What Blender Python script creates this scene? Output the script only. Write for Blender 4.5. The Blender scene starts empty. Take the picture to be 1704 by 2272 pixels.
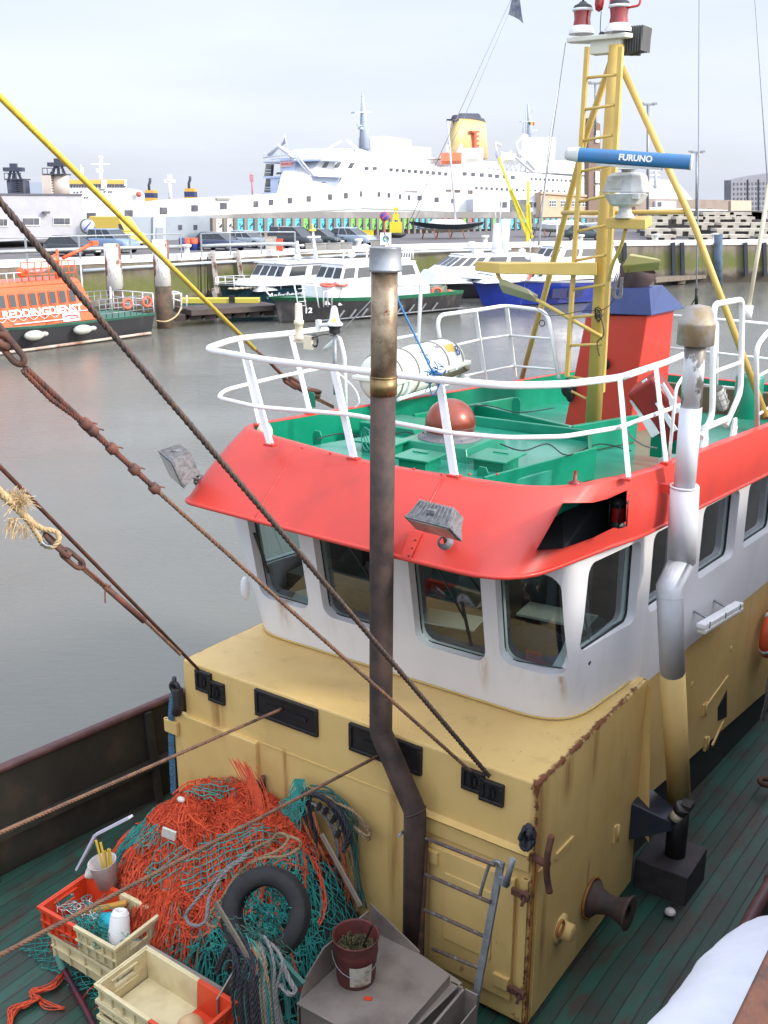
import bpy, bmesh, math, random
from mathutils import Vector, Matrix, noise
random.seed(7)
SC = bpy.context.scene
COL = SC.collection
# ------------------------------------------------------------------ camera, sky, sun, exposure
FPX, PITCH, CAMH = 2250.0, math.radians(17.2), 8.0
cd = bpy.data.cameras.new('camera'); cam = bpy.data.objects.new('camera', cd); COL.objects.link(cam)
cam.location = (0, 0, CAMH); cam.rotation_euler = (math.radians(90) - PITCH, 0, 0)
cd.sensor_fit = 'VERTICAL'; cd.sensor_height = 24.0; cd.lens = FPX / 2272 * 24.0
cd.clip_start = 0.05; cd.clip_end = 6000
SC.camera = cam
SUN_EL = math.radians(30); SUN_DIR = Vector((0.93, -0.37, 0)).normalized() * math.cos(SUN_EL) + Vector((0, 0, math.sin(SUN_EL)))
w = bpy.data.worlds.new("World"); SC.world = w; w.use_nodes = True
nt = w.node_tree; nt.nodes.clear()
out = nt.nodes.new('ShaderNodeOutputWorld'); bg = nt.nodes.new('ShaderNodeBackground')
sky = nt.nodes.new('ShaderNodeTexSky'); sky.sky_type = 'NISHITA'; sky.sun_disc = False
sky.sun_elevation = SUN_EL; sky.sun_rotation = math.atan2(SUN_DIR.x, SUN_DIR.y)
sky.air_density = 1.2; sky.dust_density = 2.5; sky.ozone_density = 1.5
tc = nt.nodes.new('ShaderNodeTexCoord'); mp = nt.nodes.new('ShaderNodeMapping'); mp.inputs['Scale'].default_value = (1.2, 1.2, 6.0)
nz = nt.nodes.new('ShaderNodeTexNoise'); nz.inputs['Scale'].default_value = 1.6; nz.inputs['Detail'].default_value = 6; nz.inputs['Roughness'].default_value = .55
rp = nt.nodes.new('ShaderNodeValToRGB'); rp.color_ramp.elements[0].position = .3; rp.color_ramp.elements[0].color = (.62, .62, .62, 1)
rp.color_ramp.elements[1].position = .72; rp.color_ramp.elements[1].color = (.92, .92, .92, 1)
mx = nt.nodes.new('ShaderNodeMix'); mx.data_type = 'RGBA'; mx.inputs[7].default_value = (6.1, 6.5, 7.5, 1)
L = nt.links.new
L(tc.outputs['Generated'], mp.inputs[0]); L(mp.outputs[0], nz.inputs['Vector']); L(nz.outputs['Fac'], rp.inputs[0])
dt = nt.nodes.new('ShaderNodeVectorMath'); dt.operation = 'DOT_PRODUCT'; dt.inputs[1].default_value = Vector((.35, -.35, .87)).normalized()
mr = nt.nodes.new('ShaderNodeMapRange'); mr.inputs['From Min'].default_value = .0; mr.inputs['From Max'].default_value = .9; mr.inputs['To Min'].default_value = 1.0; mr.inputs['To Max'].default_value = 2.9
vs = nt.nodes.new('ShaderNodeVectorMath'); vs.operation = 'SCALE'
L(tc.outputs['Generated'], dt.inputs[0]); L(dt.outputs['Value'], mr.inputs['Value'])
L(rp.outputs[0], mx.inputs[0]); L(sky.outputs[0], mx.inputs[6]); L(mx.outputs[2], vs.inputs[0]); L(mr.outputs[0], vs.inputs['Scale']); L(vs.outputs[0], bg.inputs[0]); L(bg.outputs[0], out.inputs[0])
bg.inputs[1].default_value = 0.12
sd = bpy.data.lights.new('sun', 'SUN'); sd.energy = 2.4; sd.angle = math.radians(9); sd.color = (1, .93, .82)
so = bpy.data.objects.new('sun', sd); COL.objects.link(so); so.rotation_euler = SUN_DIR.to_track_quat('Z', 'Y').to_euler()
SC.view_settings.view_transform = 'Standard'; SC.view_settings.look = 'None'; SC.view_settings.exposure = 0.42; SC.view_settings.gamma = 1

# ------------------------------------------------------------------ survey helpers: photo pixel + a known plane -> a point of the place
CAMP = Vector((0, 0, CAMH))
def ray(px, py):
    u = (px - 852) / FPX; v = (1136 - py) / FPX
    return Vector((u, math.cos(PITCH) + v * math.sin(PITCH), -math.sin(PITCH) + v * math.cos(PITCH)))
def wz(px, py, z): r = ray(px, py); return CAMP + r * ((z - CAMH) / r.z)
def wy(px, py, y): r = ray(px, py); return CAMP + r * (y / r.y)
def wd(px, py, d): return CAMP + ray(px, py) * d
TH = math.radians(-35.1)
BX = Vector((math.cos(TH), math.sin(TH), 0)); BY = Vector((-math.sin(TH), math.cos(TH), 0)); BO = Vector((1.0764, 6.1854, 0))
def toloc(wv): d = wv - BO; return Vector((d.dot(BX), d.dot(BY), wv.z))
def wor(l): return BO + BX * l[0] + BY * l[1] + Vector((0, 0, l[2]))
CL = toloc(CAMP)
def lray(px, py): r = ray(px, py); return Vector((r.dot(BX), r.dot(BY), r.z))
def lz(px, py, z): r = lray(px, py); return CL + r * ((z - CL.z) / r.z)
def lx(px, py, x): r = lray(px, py); return CL + r * ((x - CL.x) / r.x)
def ly(px, py, y): r = lray(px, py); return CL + r * ((y - CL.y) / r.y)
def ld(px, py, d): return CL + lray(px, py) * d
def lproj(l):
    w_ = wor(l) - CAMP; f = w_.y * math.cos(PITCH) - w_.z * math.sin(PITCH); up = w_.y * math.sin(PITCH) + w_.z * math.cos(PITCH); return (852 + FPX * w_.x / f, 1136 - FPX * up / f)
def inpoly(p, poly):
    c = False; n = len(poly)
    for i in range(n):
        a, b = poly[i], poly[i - 1]
        if (a[1] > p[1]) != (b[1] > p[1]) and p[0] < (b[0] - a[0]) * (p[1] - a[1]) / (b[1] - a[1]) + a[0]: c = not c
    return c
def hitp(px, py, p, n):   # world plane
    r = ray(px, py); return CAMP + r * ((p - CAMP).dot(n) / r.dot(n))

# ------------------------------------------------------------------ materials
MATS = {}
class NT:
    def __init__(s, m): m.use_nodes = True; s.t = m.node_tree; s.b = s.t.nodes['Principled BSDF']; s.tc = s.t.nodes.new('ShaderNodeTexCoord')
    def n(s, k, **kw):
        x = s.t.nodes.new(k)
        for a, b in kw.items(): setattr(x, a, b)
        return x
    def l(s, a, b): s.t.links.new(a, b)
    def noise(s, scale, stretch=(1, 1, 1), detail=6, rough=.6, coord='Object', off=(0, 0, 0)):
        m = s.n('ShaderNodeMapping'); m.inputs['Scale'].default_value = stretch; m.inputs['Location'].default_value = off
        s.l(s.tc.outputs[coord], m.inputs[0])
        x = s.n('ShaderNodeTexNoise'); x.inputs['Scale'].default_value = scale; x.inputs['Detail'].default_value = detail; x.inputs['Roughness'].default_value = rough
        s.l(m.outputs[0], x.inputs['Vector']); return x.outputs['Fac']
    def ramp(s, v, lo, hi):
        r = s.n('ShaderNodeMapRange'); r.interpolation_type = 'SMOOTHSTEP'
        r.inputs['From Min'].default_value = lo; r.inputs['From Max'].default_value = hi; s.l(v, r.inputs['Value']); return r.outputs[0]
    def math(s, op, a, b=None, c=None):
        r = s.n('ShaderNodeMath', operation=op)
        for i, q in enumerate((a, b, c)):
            if q is None: continue
            if isinstance(q, (int, float)): r.inputs[i].default_value = q
            else: s.l(q, r.inputs[i])
        return r.outputs[0]
    def mix(s, f, a, b):
        m = s.n('ShaderNodeMix', data_type='RGBA')
        for i, q in ((0, f), (6, a), (7, b)):
            if isinstance(q, (int, float)): m.inputs[i].default_value = q
            elif isinstance(q, tuple): m.inputs[i].default_value = (*q, 1)
            else: s.l(q, m.inputs[i])
        return m.outputs[2]
    def xyz(s):
        x = s.n('ShaderNodeSeparateXYZ'); s.l(s.tc.outputs['Object'], x.inputs[0]); return x.outputs
    def bump(s, h, strength, dist=.01):
        b = s.n('ShaderNodeBump'); b.inputs['Strength'].default_value = strength; b.inputs['Distance'].default_value = dist
        s.l(h, b.inputs['Height']); s.l(b.outputs[0], s.b.inputs['Normal'])
def M(name, c, c2=None, scale=4, lo=.4, hi=.7, rough=.5, metal=0, bump=0, bscale=30, stretch=(1, 1, 1), rust=None, rscale=5, rc=(.16, .05, .015), rc2=(.05, .02, .01), coat=0, spec=.5, detail=6):
    m = bpy.data.materials.new(name); t = NT(m); b = t.b
    b.inputs['Roughness'].default_value = rough; b.inputs['Metallic'].default_value = metal; b.inputs['Specular IOR Level'].default_value = spec
    if coat: b.inputs['Coat Weight'].default_value = coat; b.inputs['Coat Roughness'].default_value = .08
    b.inputs['Base Color'].default_value = (*c, 1); col = c
    if c2: col = t.mix(t.ramp(t.noise(scale, stretch, detail), lo, hi), c, c2)
    if rust:
        f = t.ramp(t.noise(rscale, stretch, 8, .7, off=(3, 5, 1)), rust, rust + .06)
        col = t.mix(f, col, t.mix(t.noise(rscale * 4), rc, rc2))
        r = t.math('MULTIPLY_ADD', f, .8 - rough, rough); t.l(r, b.inputs['Roughness'])
    if not isinstance(col, tuple): t.l(col, b.inputs['Base Color'])
    if bump: t.bump(t.noise(bscale, stretch, 4), bump)
    MATS[name] = m; m.diffuse_color = (*c, 1); return m

white = M('white_paint', (.78, .78, .77), (.66, .67, .66), 2.5, .45, .8, rough=.35, bump=.08, bscale=6)
wallw = None
railw = M('rail_white', (.80, .80, .79), (.62, .6, .56), 9, .55, .85, rough=.4, rust=.71, rscale=12, rc=(.4, .25, .15), rc2=(.3, .17, .1))
redp = M('red_paint', (.59, .047, .031), (.46, .042, .029), 2.2, .45, .8, rough=.42, detail=9, bump=.16, bscale=2.2, coat=.12, rust=.70, rscale=5.5, rc=(.30, .03, .02), rc2=(.10, .03, .02))
redd = M('red_paint_dark', (.30, .02, .015), (.2, .02, .02), 6, rough=.4)
green = M('deck_green', (.004, .20, .11), (.012, .26, .155), 2.2, .35, .75, rough=.3, bump=.05, bscale=5, coat=.1, rust=.80, rscale=9, rc=(.1, .12, .05), rc2=(.06, .1, .05))
greenf = M('deck_green_floor', (.012, .21, .135), (.035, .26, .18), 1.7, .3, .75, rough=.25, bump=.06, bscale=4, coat=.15)
yel = M('mast_yellow', (.60, .42, .115), (.52, .34, .085), 3, .35, .8, rough=.45, bump=.06, bscale=12, rust=.79, rscale=9)
black = M('black_paint', (.012, .012, .013), (.03, .028, .026), 5, rough=.5, bump=.1)
blacki = M('black_interior', (.008, .008, .009), rough=.6)
rubber = M('rubber', (.012, .012, .013), (.022, .021, .02), 8, rough=.75, bump=.15, bscale=40)
rustpipe = M('rusty_pipe', (.075, .045, .035), (.035, .024, .022), 7, .35, .7, rough=.75, bump=.25, bscale=40, rust=.62, rscale=14, rc=(.13, .055, .03), rc2=(.06, .03, .02))
galv = M('galvanised', (.30, .31, .32), (.2, .21, .22), 12, .4, .7, rough=.45, metal=.5, bump=.1)
galvworn = M('galvanised_worn', (.36, .29, .2), (.17, .12, .075), 6, .35, .62, rough=.42, metal=.6, bump=.2, bscale=20, rust=.62, rscale=16)
brassy = M('old_brass', (.28, .19, .08), (.15, .10, .05), 10, .4, .7, rough=.38, metal=.75, bump=.1)
steelw = M('wire_steel', (.06, .045, .038), (.10, .055, .035), 20, .4, .7, rough=.6, metal=.3)
rusty = M('rusty_iron', (.13, .05, .028), (.05, .03, .024), 10, .4, .65, rough=.8, bump=.4, bscale=40)
rustw = M('rusty_wire', (.17, .085, .045), (.09, .05, .035), 14, .4, .65, rough=.75)
ropey = M('yellow_rope', (.72, .55, .06), (.6, .42, .05), 20, .4, .7, rough=.6)
steelg = M('stainless_dirty', (.33, .28, .24), (.20, .165, .14), 3, .35, .7, rough=.42, metal=.35, bump=.1, bscale=8, rust=.72, rscale=6)
flood = M('floodlight_grey', (.19, .19, .195), (.09, .09, .095), 30, .35, .7, rough=.65, bump=.3, bscale=60)
lens = M('lamp_lens', (.32, .3, .27), (.2, .18, .16), 6, rough=.15, spec=.8)
copper = M('copper_dome', (.27, .055, .03), (.22, .04, .022), 3, rough=.3, metal=.35, coat=.3)
bluep = M('blue_paint', (.014, .032, .13), (.02, .042, .16), 4, rough=.4)
radarb = M('radar_blue', (.035, .16, .36), (.05, .14, .28), 8, rough=.35)
radarg = M('radar_grey', (.5, .51, .5), (.36, .35, .3), 7, rough=.5, bump=.1, rust=.73, rscale=10)
cream = M('cream_plastic', (.68, .58, .33), (.55, .45, .25), 4, rough=.45, bump=.06)
orangep = M('orange_plastic', (.68, .06, .015), (.58, .05, .015), 4, rough=.4)
netor = M('net_orange', (.62, .075, .018), (.42, .05, .02), 25, .35, .7, rough=.8)
netteal = M('net_teal', (.03, .30, .25), (.02, .17, .15), 12, .35, .7, rough=.8)
netdark = M('net_dark', (.03, .045, .04), (.012, .02, .02), 10, .4, .6, rough=.9, bump=.6, bscale=50)
rtan = M('rope_tan', (.28, .19, .10), (.18, .125, .075), 30, rough=.85, bump=.5, bscale=90)
rgrey = M('rope_grey', (.22, .20, .19), (.14, .135, .13), 30, rough=.85, bump=.5, bscale=90)
rblue = M('rope_blue', (.06, .17, .27), (.04, .09, .13), 20, rough=.8, bump=.4, bscale=90)
rbluel = M('rope_bright_blue', (.03, .18, .42), (.03, .12, .3), 20, rough=.7)
rteal = M('rope_dark_green', (.035, .12, .10), (.03, .07, .06), 20, rough=.8)
rorange = M('rope_orange', (.35, .1, .03), (.2, .06, .03), 20, rough=.85)
rblack = M('rope_black', (.02, .02, .028), (.035, .035, .04), 20, rough=.8)
manila = M('manila_rope', (.52, .38, .2), (.38, .26, .13), 40, rough=.9, bump=.4, bscale=90)
wood = M('grey_wood', (.20, .16, .12), (.12, .095, .07), 6, rough=.8, stretch=(1, 1, .2), bump=.2)
whitecl = M('white_sheet', (.70, .72, .77), (.60, .62, .68), 2, rough=.55, bump=.5, bscale=3.5)
ivory = M('ivory_plastic', (.72, .64, .47), (.62, .54, .4), 6, rough=.4)
grp = M('raft_white', (.78, .79, .70), (.7, .72, .6), 3, .4, .8, rough=.32)
rope_w = M('white_twine', (.75, .73, .7), rough=.8)
concrete = M('concrete', (.32, .30, .27), (.22, .205, .18), .8, .35, .7, rough=.85, bump=.2, bscale=8)
coping = M('quay_coping', (.80, .79, .75), (.6, .58, .52), 1.2, .5, .8, rough=.8)
asphalt = M('asphalt', (.11, .10, .105), (.15, .14, .14), .5, rough=.9)
glassd = M('dark_glass', (.03, .035, .04), rough=.08, spec=.8)
steelb = M('bollard_rail_steel', (.38, .40, .42), (.28, .3, .31), 3, rough=.5, metal=.3)

def house_mat():
    m = M('house_yellow', (.56, .405, .125), None); t = NT(m); t.b.inputs['Roughness'].default_value = .46
    x, y, z = t.xyz()
    base = t.mix(t.ramp(t.noise(1.3), .3, .75), (.68, .475, .18), (.60, .405, .14))
    base = t.mix(t.math('MULTIPLY', t.ramp(t.noise(5, (1, 1, .25)), .52, .75), .35), base, (.38, .25, .08))
    # specks of dirt on the flat top
    sp = t.math('MULTIPLY', t.ramp(t.noise(38, detail=3), .66, .72), t.ramp(t.noise(3, off=(9, 2, 4)), .45, .6))
    base = t.mix(t.math('MULTIPLY', sp, .8), base, (.13, .09, .045))
    n1 = t.noise(9, detail=8, rough=.7); n2 = t.noise(28, detail=5, off=(4, 4, 4))
    def near(v, c, wd): return t.math('SUBTRACT', 1.0, t.math('DIVIDE', t.math('ABSOLUTE', t.math('SUBTRACT', v, c)), wd))
    ex = near(x, 0.0, .12); ez = near(z, 4.10, .12); ey = near(y, 0.0, .09); exl = near(x, -3.5, .05)
    e1 = t.math('MINIMUM', ex, ez); e2 = t.math('MINIMUM', ex, ey); e3 = t.math('MINIMUM', exl, ez)
    e = t.math('MAXIMUM', t.math('MAXIMUM', e1, t.math('SUBTRACT', e2, .12)), e3)
    edge = t.ramp(t.math('ADD', e, t.math('MULTIPLY', t.math('SUBTRACT', n1, .5), 1.3)), .62, .82)
    # long streaks
    def streak(xc, wd, zt, zb, axis):
        g = t.math('MAXIMUM', near(axis, xc, wd), 0.0)
        tp = t.math('MULTIPLY', t.ramp(z, zb, zb + (zt - zb) * .5), t.math('SUBTRACT', 1.0, t.ramp(z, zt - .08, zt)))
        return t.math('MULTIPLY', t.math('MULTIPLY', g, tp), t.ramp(t.noise(22, (1, 1, .06), off=(xc, 1, 2)), .28, .55))
    front = t.ramp(t.math('MULTIPLY', y, -1.0), -.06, -.03)
    side = t.ramp(x, -.06, -.03)
    ss = None
    for a in ((-2.33, .05, 3.62, 2.6), (-1.22, .07, 3.95, 2.1), (-3.1, .12, 3.85, 3.4)):
        q = t.math('MULTIPLY', streak(a[0], a[1], a[2], a[3], x), front); ss = q if ss is None else t.math('MAXIMUM', ss, q)
    for a in ((.05, .16, 4.1, 3.0), (.5, .12, 4.1, 3.6), (1.0, .07, 4.1, 3.5), (.2, .06, 3.2, 2.2), (1.02, .03, 2.9, 2.2)):
        q = t.math('MULTIPLY', streak(a[0], a[1], a[2], a[3], y), side); ss = t.math('MAXIMUM', ss, q)
    rustc = t.mix(n2, (.22, .07, .015), (.07, .025, .015))
    col = t.mix(t.math('MULTIPLY', ss, .75), base, (.27, .115, .03))
    col = t.mix(edge, col, rustc)
    low = t.math('MULTIPLY', t.ramp(t.noise(7, off=(1, 7, 2)), .62, .7), t.math('SUBTRACT', 1.0, t.ramp(z, 2.1, 2.5)))
    col = t.mix(low, col, (.12, .055, .02))
    t.l(col, t.b.inputs['Base Color'])
    t.l(t.math('MULTIPLY_ADD', edge, .35, .44), t.b.inputs['Roughness'])
    t.bump(t.math('ADD', t.math('MULTIPLY', t.noise(1.6, detail=3), 1.6), t.math('MULTIPLY', edge, .25)), .35, .03)
    return m
hyel = house_mat()

def stained_white():
    m = M('wheelhouse_white', (.72, .72, .735)); t = NT(m); x, y, z = t.xyz(); t.b.inputs['Roughness'].default_value = .42
    base = t.mix(t.ramp(t.noise(1.6), .4, .85), (.73, .73, .745), (.64, .64, .635))
    base = t.mix(t.math('MULTIPLY', t.ramp(t.noise(6, (1, 1, .2)), .55, .75), .22), base, (.5, .45, .36))
    ss = None
    for xc, zt, zb, wd in ((-.90, 4.52, 4.12, .06), (-2.98, 4.52, 4.1, .10), (-1.8, 4.5, 4.25, .03), (-.25, 4.5, 4.2, .03)):
        g = t.math('MAXIMUM', t.math('SUBTRACT', 1.0, t.math('DIVIDE', t.math('ABSOLUTE', t.math('SUBTRACT', x, xc)), wd)), 0.0)
        q = t.math('MULTIPLY', g, t.math('MULTIPLY', t.ramp(z, zb, zt), t.math('SUBTRACT', 1.0, t.ramp(z, zt, zt + .03)))); ss = q if ss is None else t.math('MAXIMUM', ss, q)
    f = t.math('MULTIPLY', t.math('MULTIPLY', ss, t.ramp(t.noise(20, (1, 1, .1)), .3, .6)), .9)
    t.l(t.mix(f, base, (.40, .24, .09)), t.b.inputs['Base Color']); t.bump(t.noise(3.0), .2, .02); return m
wallw = stained_white()

def deck_mat():
    m = M('deck_planks', (.03, .07, .06), None); t = NT(m)
    x, y, z = t.xyz()
    f = t.math('FRACT', t.math('DIVIDE', t.math('ADD', x, t.math('MULTIPLY', t.noise(1.2, (1, .3, 1)), .01)), .125))
    line = t.math('MAXIMUM', t.ramp(f, .94, .97), t.math('SUBTRACT', 1.0, t.ramp(f, .02, .05)))
    wear = t.ramp(t.noise(2.6, (1.6, .55, 1), 8, .68), .45, .60)
    pl = t.n('ShaderNodeTexWhiteNoise', noise_dimensions='1D'); t.l(t.math('FLOOR', t.math('DIVIDE', x, .125)), pl.inputs['W']); pv = pl.outputs['Value']
    wear2 = t.ramp(t.noise(9, (1.4, .3, 1), 8, .7, off=(5, 1, 0)), .52, .64)
    col = t.mix(t.noise(1.5), (.013, .07, .046), (.028, .105, .072))
    col = t.mix(t.math('MAXIMUM', t.math('MULTIPLY', wear, .9), t.math('MULTIPLY', wear2, .7)), col, t.mix(t.noise(20, (1, .15, 1)), (.075, .052, .038), (.03, .022, .018)))
    col = t.mix(t.math('MULTIPLY', pv, .55), col, (.02, .022, .018))
    col = t.mix(t.math('MULTIPLY', line, t.math('MULTIPLY_ADD', t.noise(3), 1.2, -.05)), col, (.008, .008, .008))
    t.l(col, t.b.inputs['Base Color']); t.b.inputs['Roughness'].default_value = .42
    t.bump(t.math('SUBTRACT', t.math('MULTIPLY', t.noise(18, (1, .2, 1)), .4), line), .5, .01)
    return m
deckm = deck_mat()

def water_mat():
    m = M('harbour_water', (.10, .105, .09), None); t = NT(m)
    m1 = t.noise(.35, (1, 1.6, 1), 5, .55); m2 = t.noise(2.6, (1, 2.4, 1), 6, .62, off=(3, 1, 0)); m3 = t.noise(.06, (1, 1, 1), 3, .5)
    calm = t.ramp(m3, .35, .65)
    h = t.math('ADD', t.math('MULTIPLY', m1, .6), t.math('MULTIPLY', t.math('MULTIPLY', m2, .85), t.math('MULTIPLY_ADD', calm, .7, .3)))
    col = t.mix(t.noise(.12), (.16, .158, .135), (.128, .128, .112))
    t.l(col, t.b.inputs['Base Color'])
    t.b.inputs['Roughness'].default_value = .06; t.b.inputs['IOR'].default_value = 1.34
    t.bump(h, .30, .15)
    return m
waterm = water_mat()

def quay_mat():
    m = M('quay_wall', (.2, .19, .12), None); t = NT(m); x, y, z = t.xyz()
    st = t.noise(1.2, (1, 1, .12), 6, .6)
    conc = t.mix(t.ramp(st, .35, .7), (.24, .20, .15), (.13, .11, .085))
    moss = t.mix(t.noise(2.5), (.10, .125, .03), (.15, .15, .045))
    a = t.math('ADD', z, t.math('MULTIPLY', t.math('SUBTRACT', t.noise(.6), .5), 2.2))
    b1 = t.math('MULTIPLY', t.ramp(a, .9, 1.6), t.math('SUBTRACT', 1.0, t.ramp(a, 2.3, 3.3)))
    col = t.mix(t.math('MULTIPLY', b1, .95), conc, moss)
    col = t.mix(t.math('SUBTRACT', 1.0, t.ramp(a, .5, 1.2)), col, (.055, .045, .03))
    t.l(col, t.b.inputs['Base Color']); t.b.inputs['Roughness'].default_value = .85; t.bump(t.noise(3), .3, .05)
    return m
quaym = quay_mat()

def glass_mat(name='window_glass', tint=(.75, .85, .85)):
    m = bpy.data.materials.new(name); m.use_nodes = True; t = m.node_tree; t.nodes.clear()
    o = t.nodes.new('ShaderNodeOutputMaterial'); mixs = t.nodes.new('ShaderNodeMixShader'); tr = t.nodes.new('ShaderNodeBsdfTransparent'); gl = t.nodes.new('ShaderNodeBsdfGlossy')
    gl.inputs['Roughness'].default_value = .03; tr.inputs[0].default_value = (*tint, 1); gl.inputs[0].default_value = (.9, .95, 1, 1)
    ge = t.nodes.new('ShaderNodeNewGeometry'); dp = t.nodes.new('ShaderNodeVectorMath'); dp.operation = 'DOT_PRODUCT'; t.links.new(ge.outputs['Normal'], dp.inputs[0]); t.links.new(ge.outputs['Incoming'], dp.inputs[1]); q = dp.outputs['Value']
    for op, v in (('ABSOLUTE', None), ('SUBTRACT', 1.0), ('POWER', 5.0), ('MULTIPLY_ADD', .95)):
        mu = t.nodes.new('ShaderNodeMath'); mu.operation = op; mu.use_clamp = op != 'ABSOLUTE'
        if op == 'SUBTRACT': mu.inputs[0].default_value = 1.0; t.links.new(q, mu.inputs[1])
        else:
            t.links.new(q, mu.inputs[0])
            if v: mu.inputs[1].default_value = v
            if op == 'MULTIPLY_ADD': mu.inputs[2].default_value = .11
        q = mu.outputs[0]
    t.links.new(q, mixs.inputs[0]); t.links.new(tr.outputs[0], mixs.inputs[1]); t.links.new(gl.outputs[0], mixs.inputs[2]); t.links.new(mixs.outputs[0], o.inputs[0])
    return m
glass = glass_mat(tint=(.62, .72, .70))
redglass = M('red_lens', (.28, .008, .006), (.2, .005, .01), 8, rough=.12, spec=.9)
def flat(name, c, rough=.6, metal=0): return MATS.get(name) or M(name, c, rough=rough, metal=metal)

# ------------------------------------------------------------------ mesh builder
def frames(pts):
    n = len(pts); T = []
    for i in range(n):
        a = pts[max(0, i - 1)]; b = pts[min(n - 1, i + 1)]; d = (b - a)
        T.append(d.normalized() if d.length > 1e-9 else Vector((0, 0, 1)))
    up = Vector((0, 0, 1)) if abs(T[0].z) < .9 else Vector((1, 0, 0))
    N = [(up - T[0] * up.dot(T[0])).normalized()]
    for i in range(1, n):
        q = N[-1] - T[i] * N[-1].dot(T[i])
        N.append(q.normalized() if q.length > 1e-6 else N[-1])
    return T, N
def V(p): return p if isinstance(p, Vector) else Vector(p)
def smooth(pts, k=6, closed=False):
    pts = [V(p) for p in pts]; n = len(pts); o = []
    rng = range(n if closed else n - 1)
    for i in rng:
        if closed: p0, p1, p2, p3 = pts[i - 1], pts[i], pts[(i + 1) % n], pts[(i + 2) % n]
        else: p0, p1, p2, p3 = pts[max(i - 1, 0)], pts[i], pts[i + 1], pts[min(i + 2, n - 1)]
        for j in range(k):
            t = j / k
            o.append(.5 * ((2 * p1) + (p2 - p0) * t + (2 * p0 - 5 * p1 + 4 * p2 - p3) * t * t + (3 * p1 - p0 - 3 * p2 + p3) * t ** 3))
    if closed: o.append(o[0].copy())
    else: o.append(pts[-1].copy())
    return o
def fillet(pts, r, k=5):
    """polyline with rounded corners of radius ~r"""
    pts = [V(p) for p in pts]; o = [pts[0]]
    for i in range(1, len(pts) - 1):
        a = pts[i - 1] - pts[i]; b = pts[i + 1] - pts[i]
        q = min(r, a.length * .48, b.length * .48); p0 = pts[i] + a.normalized() * q; p2 = pts[i] + b.normalized() * q
        for j in range(k + 1):
            t = j / k; o.append((1 - t) ** 2 * p0 + 2 * t * (1 - t) * pts[i] + t * t * p2)
    o.append(pts[-1]); return o
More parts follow.
